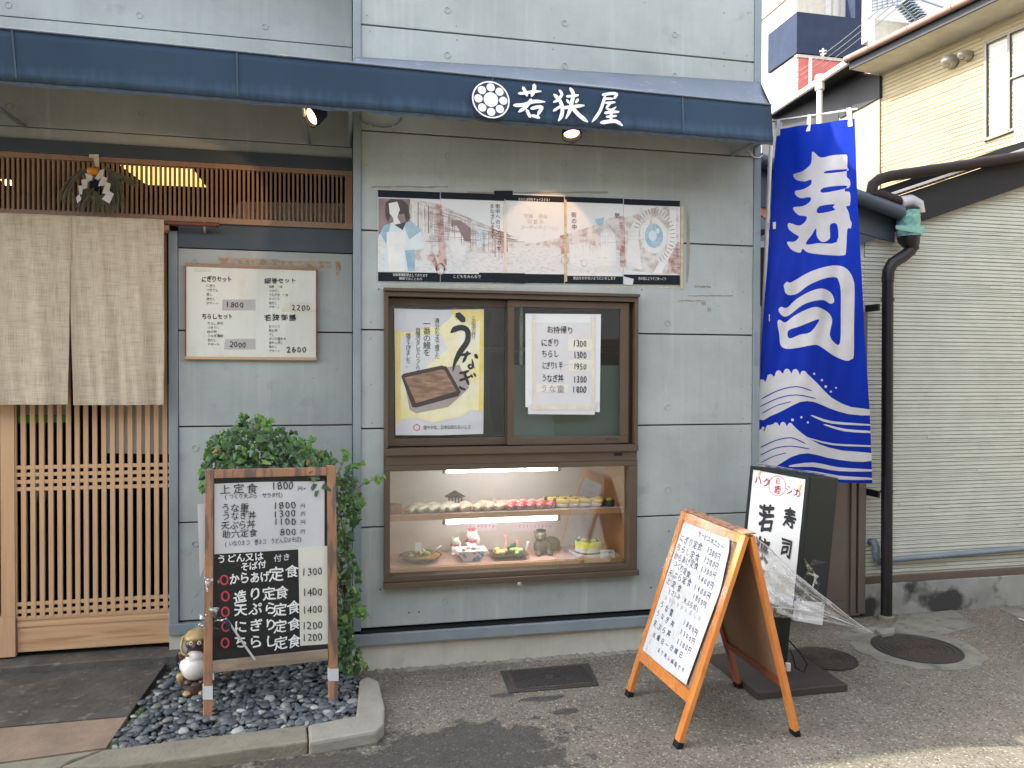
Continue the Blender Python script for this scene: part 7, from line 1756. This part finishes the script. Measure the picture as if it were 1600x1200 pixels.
for k in range(9):
    y_ = 176 + k * 5; obj('grille_bar', MB().prism([OC(*p, .303) for p in ((1587, y_ - 2), (1640, y_ - 22), (1640, y_ - 20.5), (1587, y_ - .5))], nC * .003), M['browndoor'], ac)

# side annex (cream lit wall with the eave shadow laid on as a dark sheet) and lower roof with a white gutter
an = thing('rear_annex', 'lower rear building with a dark roof and tan side wall behind the banner', 'building', (5.7, 4.4, 0))
c1 = c0 + nC * .03
xa0, xa1 = on(1311, 250, c1, nC), on(1374, 250, c1, nC)
def an_(name, px, th, m, lift=0): return obj(name, MB().prism([on(x, y, c1 + nC * lift, nC) for x, y in px], -nC * th), M[m], an)
an_('side_wall', [(1311, 115), (1374, 115), (1374, 310), (1311, 340)], .3, 'creamflat')
an_('eave_shadow_sheet', [(1305, 115), (1374, 118), (1374, 152), (1350, 166), (1311, 185)], .05, 'fascia', .02)  # dark sheet stands in for the eave's shadow on the side wall
g0, g1 = atX(1213, 168, 5.2), atX(1322, 98, 5.2)
g0 = on(1195, 183, (5.55, 0, 0), (1, 0, 0)); g1 = on(1326, 96, (5.55, 0, 0), (1, 0, 0))
obj('gutter', MB().tube([g0, g1], .037, 12), M['whitepipe'], an, smooth='auto')
obj('roof', MB().prism([g0 + Vector((.03, 0, .05)), g1 + Vector((.03, 0, .05)), g1 + Vector((.45, 0, .12)), g0 + Vector((.45, 0, .12))], (0, 0, -.08)), M['fascia'], an)
an_('dark_wall', [(1190, 195), (1310, 112), (1310, 330), (1190, 330)], .2, 'fascia')
q = on(1281, 128, (5.55, 0, 0), (1, 0, 0)); obj('downpipe', MB().tube([q, q + Vector((0, 0, -2.4))], .034, 12), M['whitepipe'], an, smooth='auto')
obj('pipe_joint', MB().tube([q + Vector((0, 0, .08)), q + Vector((0, 0, -.10))], .055, 12), M['whitepipe'], an, .01)
obj('rear_wall', MB().prism([Vector((3.0, 6.3, 0)), Vector((6.2, 6.3, 0)), Vector((6.2, 6.3, 4.6)), Vector((3.0, 6.3, 4.2))], (0, .2, 0)), M['darksteel'], an)

# ================================================================== FAR BUILDINGS
def far(name, label, X0, X1, Y0_, Y1, Z0, Z1): return thing(name, label, 'building', (X0, Y0_, 0))
nb = thing('distant_building', 'distant block with a navy upper box, white side and red panel', 'building', atY(1245, 100, 24))
def edge(px, py, y): return atY(px, py, y)
Yf = 24.; xl = edge(1245, 60, Yf).x
def sideY(px, py): return atX(px, py, xl).y
ya = sideY(1200, 60); xr_ = edge(1372, 60, Yf).x
zt_, zb_ = edge(1245, 18, Yf).z, edge(1245, 82, Yf).z
obj('navy_box', MB().box(xl, xr_, Yf, ya, zb_, zt_), M['navywall'], nb)
zl = edge(1245, 150, Yf).z
obj('white_side', MB().box(xl + .1, xl + .18, Yf + .12, ya, zl - 8, zb_ - .02), M['whitewall'], nb)
obj('red_panel', MB().box(xl + .19, xr_, Yf + .1, Yf + .3, zl - 8, zb_ - .16), M['redwall'], nb)
obj('parapet', MB().box(xl + .05, xr_ + .1, Yf + .05, Yf + .25, zb_ - .15, zb_ - .03), M['whitewall'], nb)
for px in (1264,):
    q = edge(px, 100, Yf); obj('roof_pipe', MB().tube([(q.x, Yf - .1, zl - 3), (q.x, Yf - .1, edge(px, 92, Yf).z)], .06, 8), M['whitepipe'], nb)
n2 = thing('distant_building', 'tall cream distant block rising behind the navy box', 'building', atY(1245, 0, 30))
xq = edge(1245, 0, 30).x; xz = edge(1325, 0, 30).x; yq = atX(1189, 40, xq).y; zq = edge(1245, -14, 30).z
obj('block', MB().box(xq, xz, 30, yq, 0, zq), M['whitewall'], n2)
obj('cornice', MB().box(xq - .1, xz + .1, 29.9, yq + .2, zq, zq + .12), M['greycard'], n2)
q0 = edge(1330, 10, 29.5); q1_ = edge(1362, 10, 29.5); obj('grey_wing', MB().box(q0.x, q1_.x, 29.2, 34, 0, q0.z + 3), M['navywall'], n2)
for k in range(3):
    w0 = edge(1290 + k * 12, 8, 29.97); obj('window', MB().box(w0.x, w0.x + .28, 29.95, 29.99, w0.z - .6, w0.z + .5), M['greycard'], n2)
n3 = thing('distant_building', 'distant building with an outdoor steel staircase above the copper gutter', 'building', atY(1400, 20, 18))
q0, q1_ = edge(1366, 60, 18), edge(1500, -30, 18)
obj('block', MB().box(q0.x, q1_.x, 18, 18.3, 0, edge(1400, 34, 18).z + .0), M['whitewall'], n3)
obj('upper_block', MB().box(edge(1362, 0, 19).x, edge(1520, 0, 19).x, 19.2, 19.5, edge(1400, 40, 18).z, edge(1400, -60, 18).z), M['greycard'], n3)
stp = MB()
sa, sb = edge(1408, 4, 17.6), edge(1436, 34, 17.6)
for k in range(9):
    p = sa.lerp(sb, k / 8); stp.box(p.x - .02, p.x + .22, 17.3, 17.9, p.z - .03, p.z)
stp.bar(sa, sb, .05, .12); stp.bar(sa + Vector((.25, 0, .12)), sb + Vector((.25, 0, .12)), .05, .12)
obj('staircase', stp, M['greypipe'], n3)
rl = MB()
for y_ in (-8, -3, 2, 7): rl.bar(edge(1362, y_ + 10, 17.8), edge(1402, y_, 17.8), .03, .03)
for x_ in (1362, 1370, 1378, 1386, 1394, 1402): rl.bar(edge(x_, 17 - (x_ - 1362) * .25, 17.8), edge(x_, -4 - (x_ - 1362) * .25, 17.8), .03, .03)
rl.bar(edge(1440, 0, 17.8), edge(1475, 12, 17.8), .04, .04); rl.bar(edge(1400, 2, 17.8), edge(1475, -4, 17.8), .04, .04)
obj('railing', rl, M['greypipe'], n3)
# overhead wires
for k, (a, b, lb) in enumerate((((1212, 133), (1400, -8), 'uppermost'), ((1214, 140), (1410, -6), 'middle'), ((1216, 148), (1425, -8), 'lowest'))):
    A_w, B_w = edge(a[0], a[1], 14), edge(b[0], b[1], 9)
    t = thing('overhead_wire', '%s of the three overhead wires crossing before the distant buildings' % lb, 'wire', A_w, 'overhead wires')
    obj('wire', MB().tube([A_w.lerp(B_w, j / 10) + Vector((0, 0, -.12 * math.sin(j / 10 * math.pi))) for j in range(11)], .008, 6), M['wire'], t)
for px, py, lb in ((1355, 37, 'upper'), (1286, 82, 'middle'), (1232, 116, 'lowest')):
    p = edge(px, py, 11.5); t = thing('wire_spacer', '%s pale insulator clamp on the overhead wires' % lb, 'insulator', p, 'insulators on the wires')
    obj('clamp', MB().bar(p + Vector((0, 0, -.09)), p + Vector((0, 0, .09)), .03, .03, side=(0, 1, 0)).bar(p + Vector((-.08, 0, .02)), p + Vector((.08, 0, .05)), .025, .025).bar(p + Vector((-.06, 0, -.05)), p + Vector((.07, 0, -.02)), .025, .025), M['whitepipe'], t)

# ================================================================== OTHER SIDE OF THE STREET (seen in the glass)
os_ = thing('opposite_building', 'pale two storey building across the street added to darken the glass and low sky, seen only as reflection', 'building', (0, -9.5, 0))
obj('wall', MB().box(-16, 18, -11, -9.5, 0, 6.4), mat('dark_brown_render', (.23, .225, .21), (.19, .185, .17), scale=1), os_)  # added out of view; height and tone set to darken reflections and low sky
obj('roof', MB().box(-16.3, 18.3, -11.3, -9.1, 6.401, 6.6), M['fascia'], os_)
for k in range(9):
    x = -14.5 + k * 3.6
    w_ = obj('window', MB().box(x, x + 1.8, -9.499, -9.46, 3.3, 4.5), M['bronze'], os_); obj('pane', MB().box(x + .07, x + 1.73, -9.459, -9.44, 3.37, 4.43), M['teal'], w_)
    d_ = obj('door', MB().box(x + .2, x + 2.0, -9.499, -9.45, 0, 2.2), M['browndoor'], os_)

# crumbs and grit gathered along the foot of the wall and kerb
rg = random.Random(91); gb = MB()
for k in range(420):
    if k % 3: x = rg.uniform(.15, 3.2); y = -.03 - abs(rg.gauss(0, .05)) + (.24 if x > 2.4 else 0)
    else: x = rg.uniform(.2, 3.0); y = rg.uniform(-1.2, -.1)
    r_ = rg.uniform(.0015, .005); gb.add([Vector((x, y, r_ * .4)) + v * r_ for v in PM[k % 8].v], PM[0].f)
obj('grit', gb, M['patch'], kind='stuff', fix=False, smooth=True)
cb2 = thing('wall_cable', 'thin pale cable hanging from the awning end at the shop corner', 'cable', atY(1180, 240, -.01))
obj('cable', MB().tube([atY(x_, y_, -.014) for x_, y_ in ((1168, 226), (1170, 236), (1177, 245), (1186, 247), (1192, 243))], .004, 6), M['whitepipe'], cb2, smooth=True)
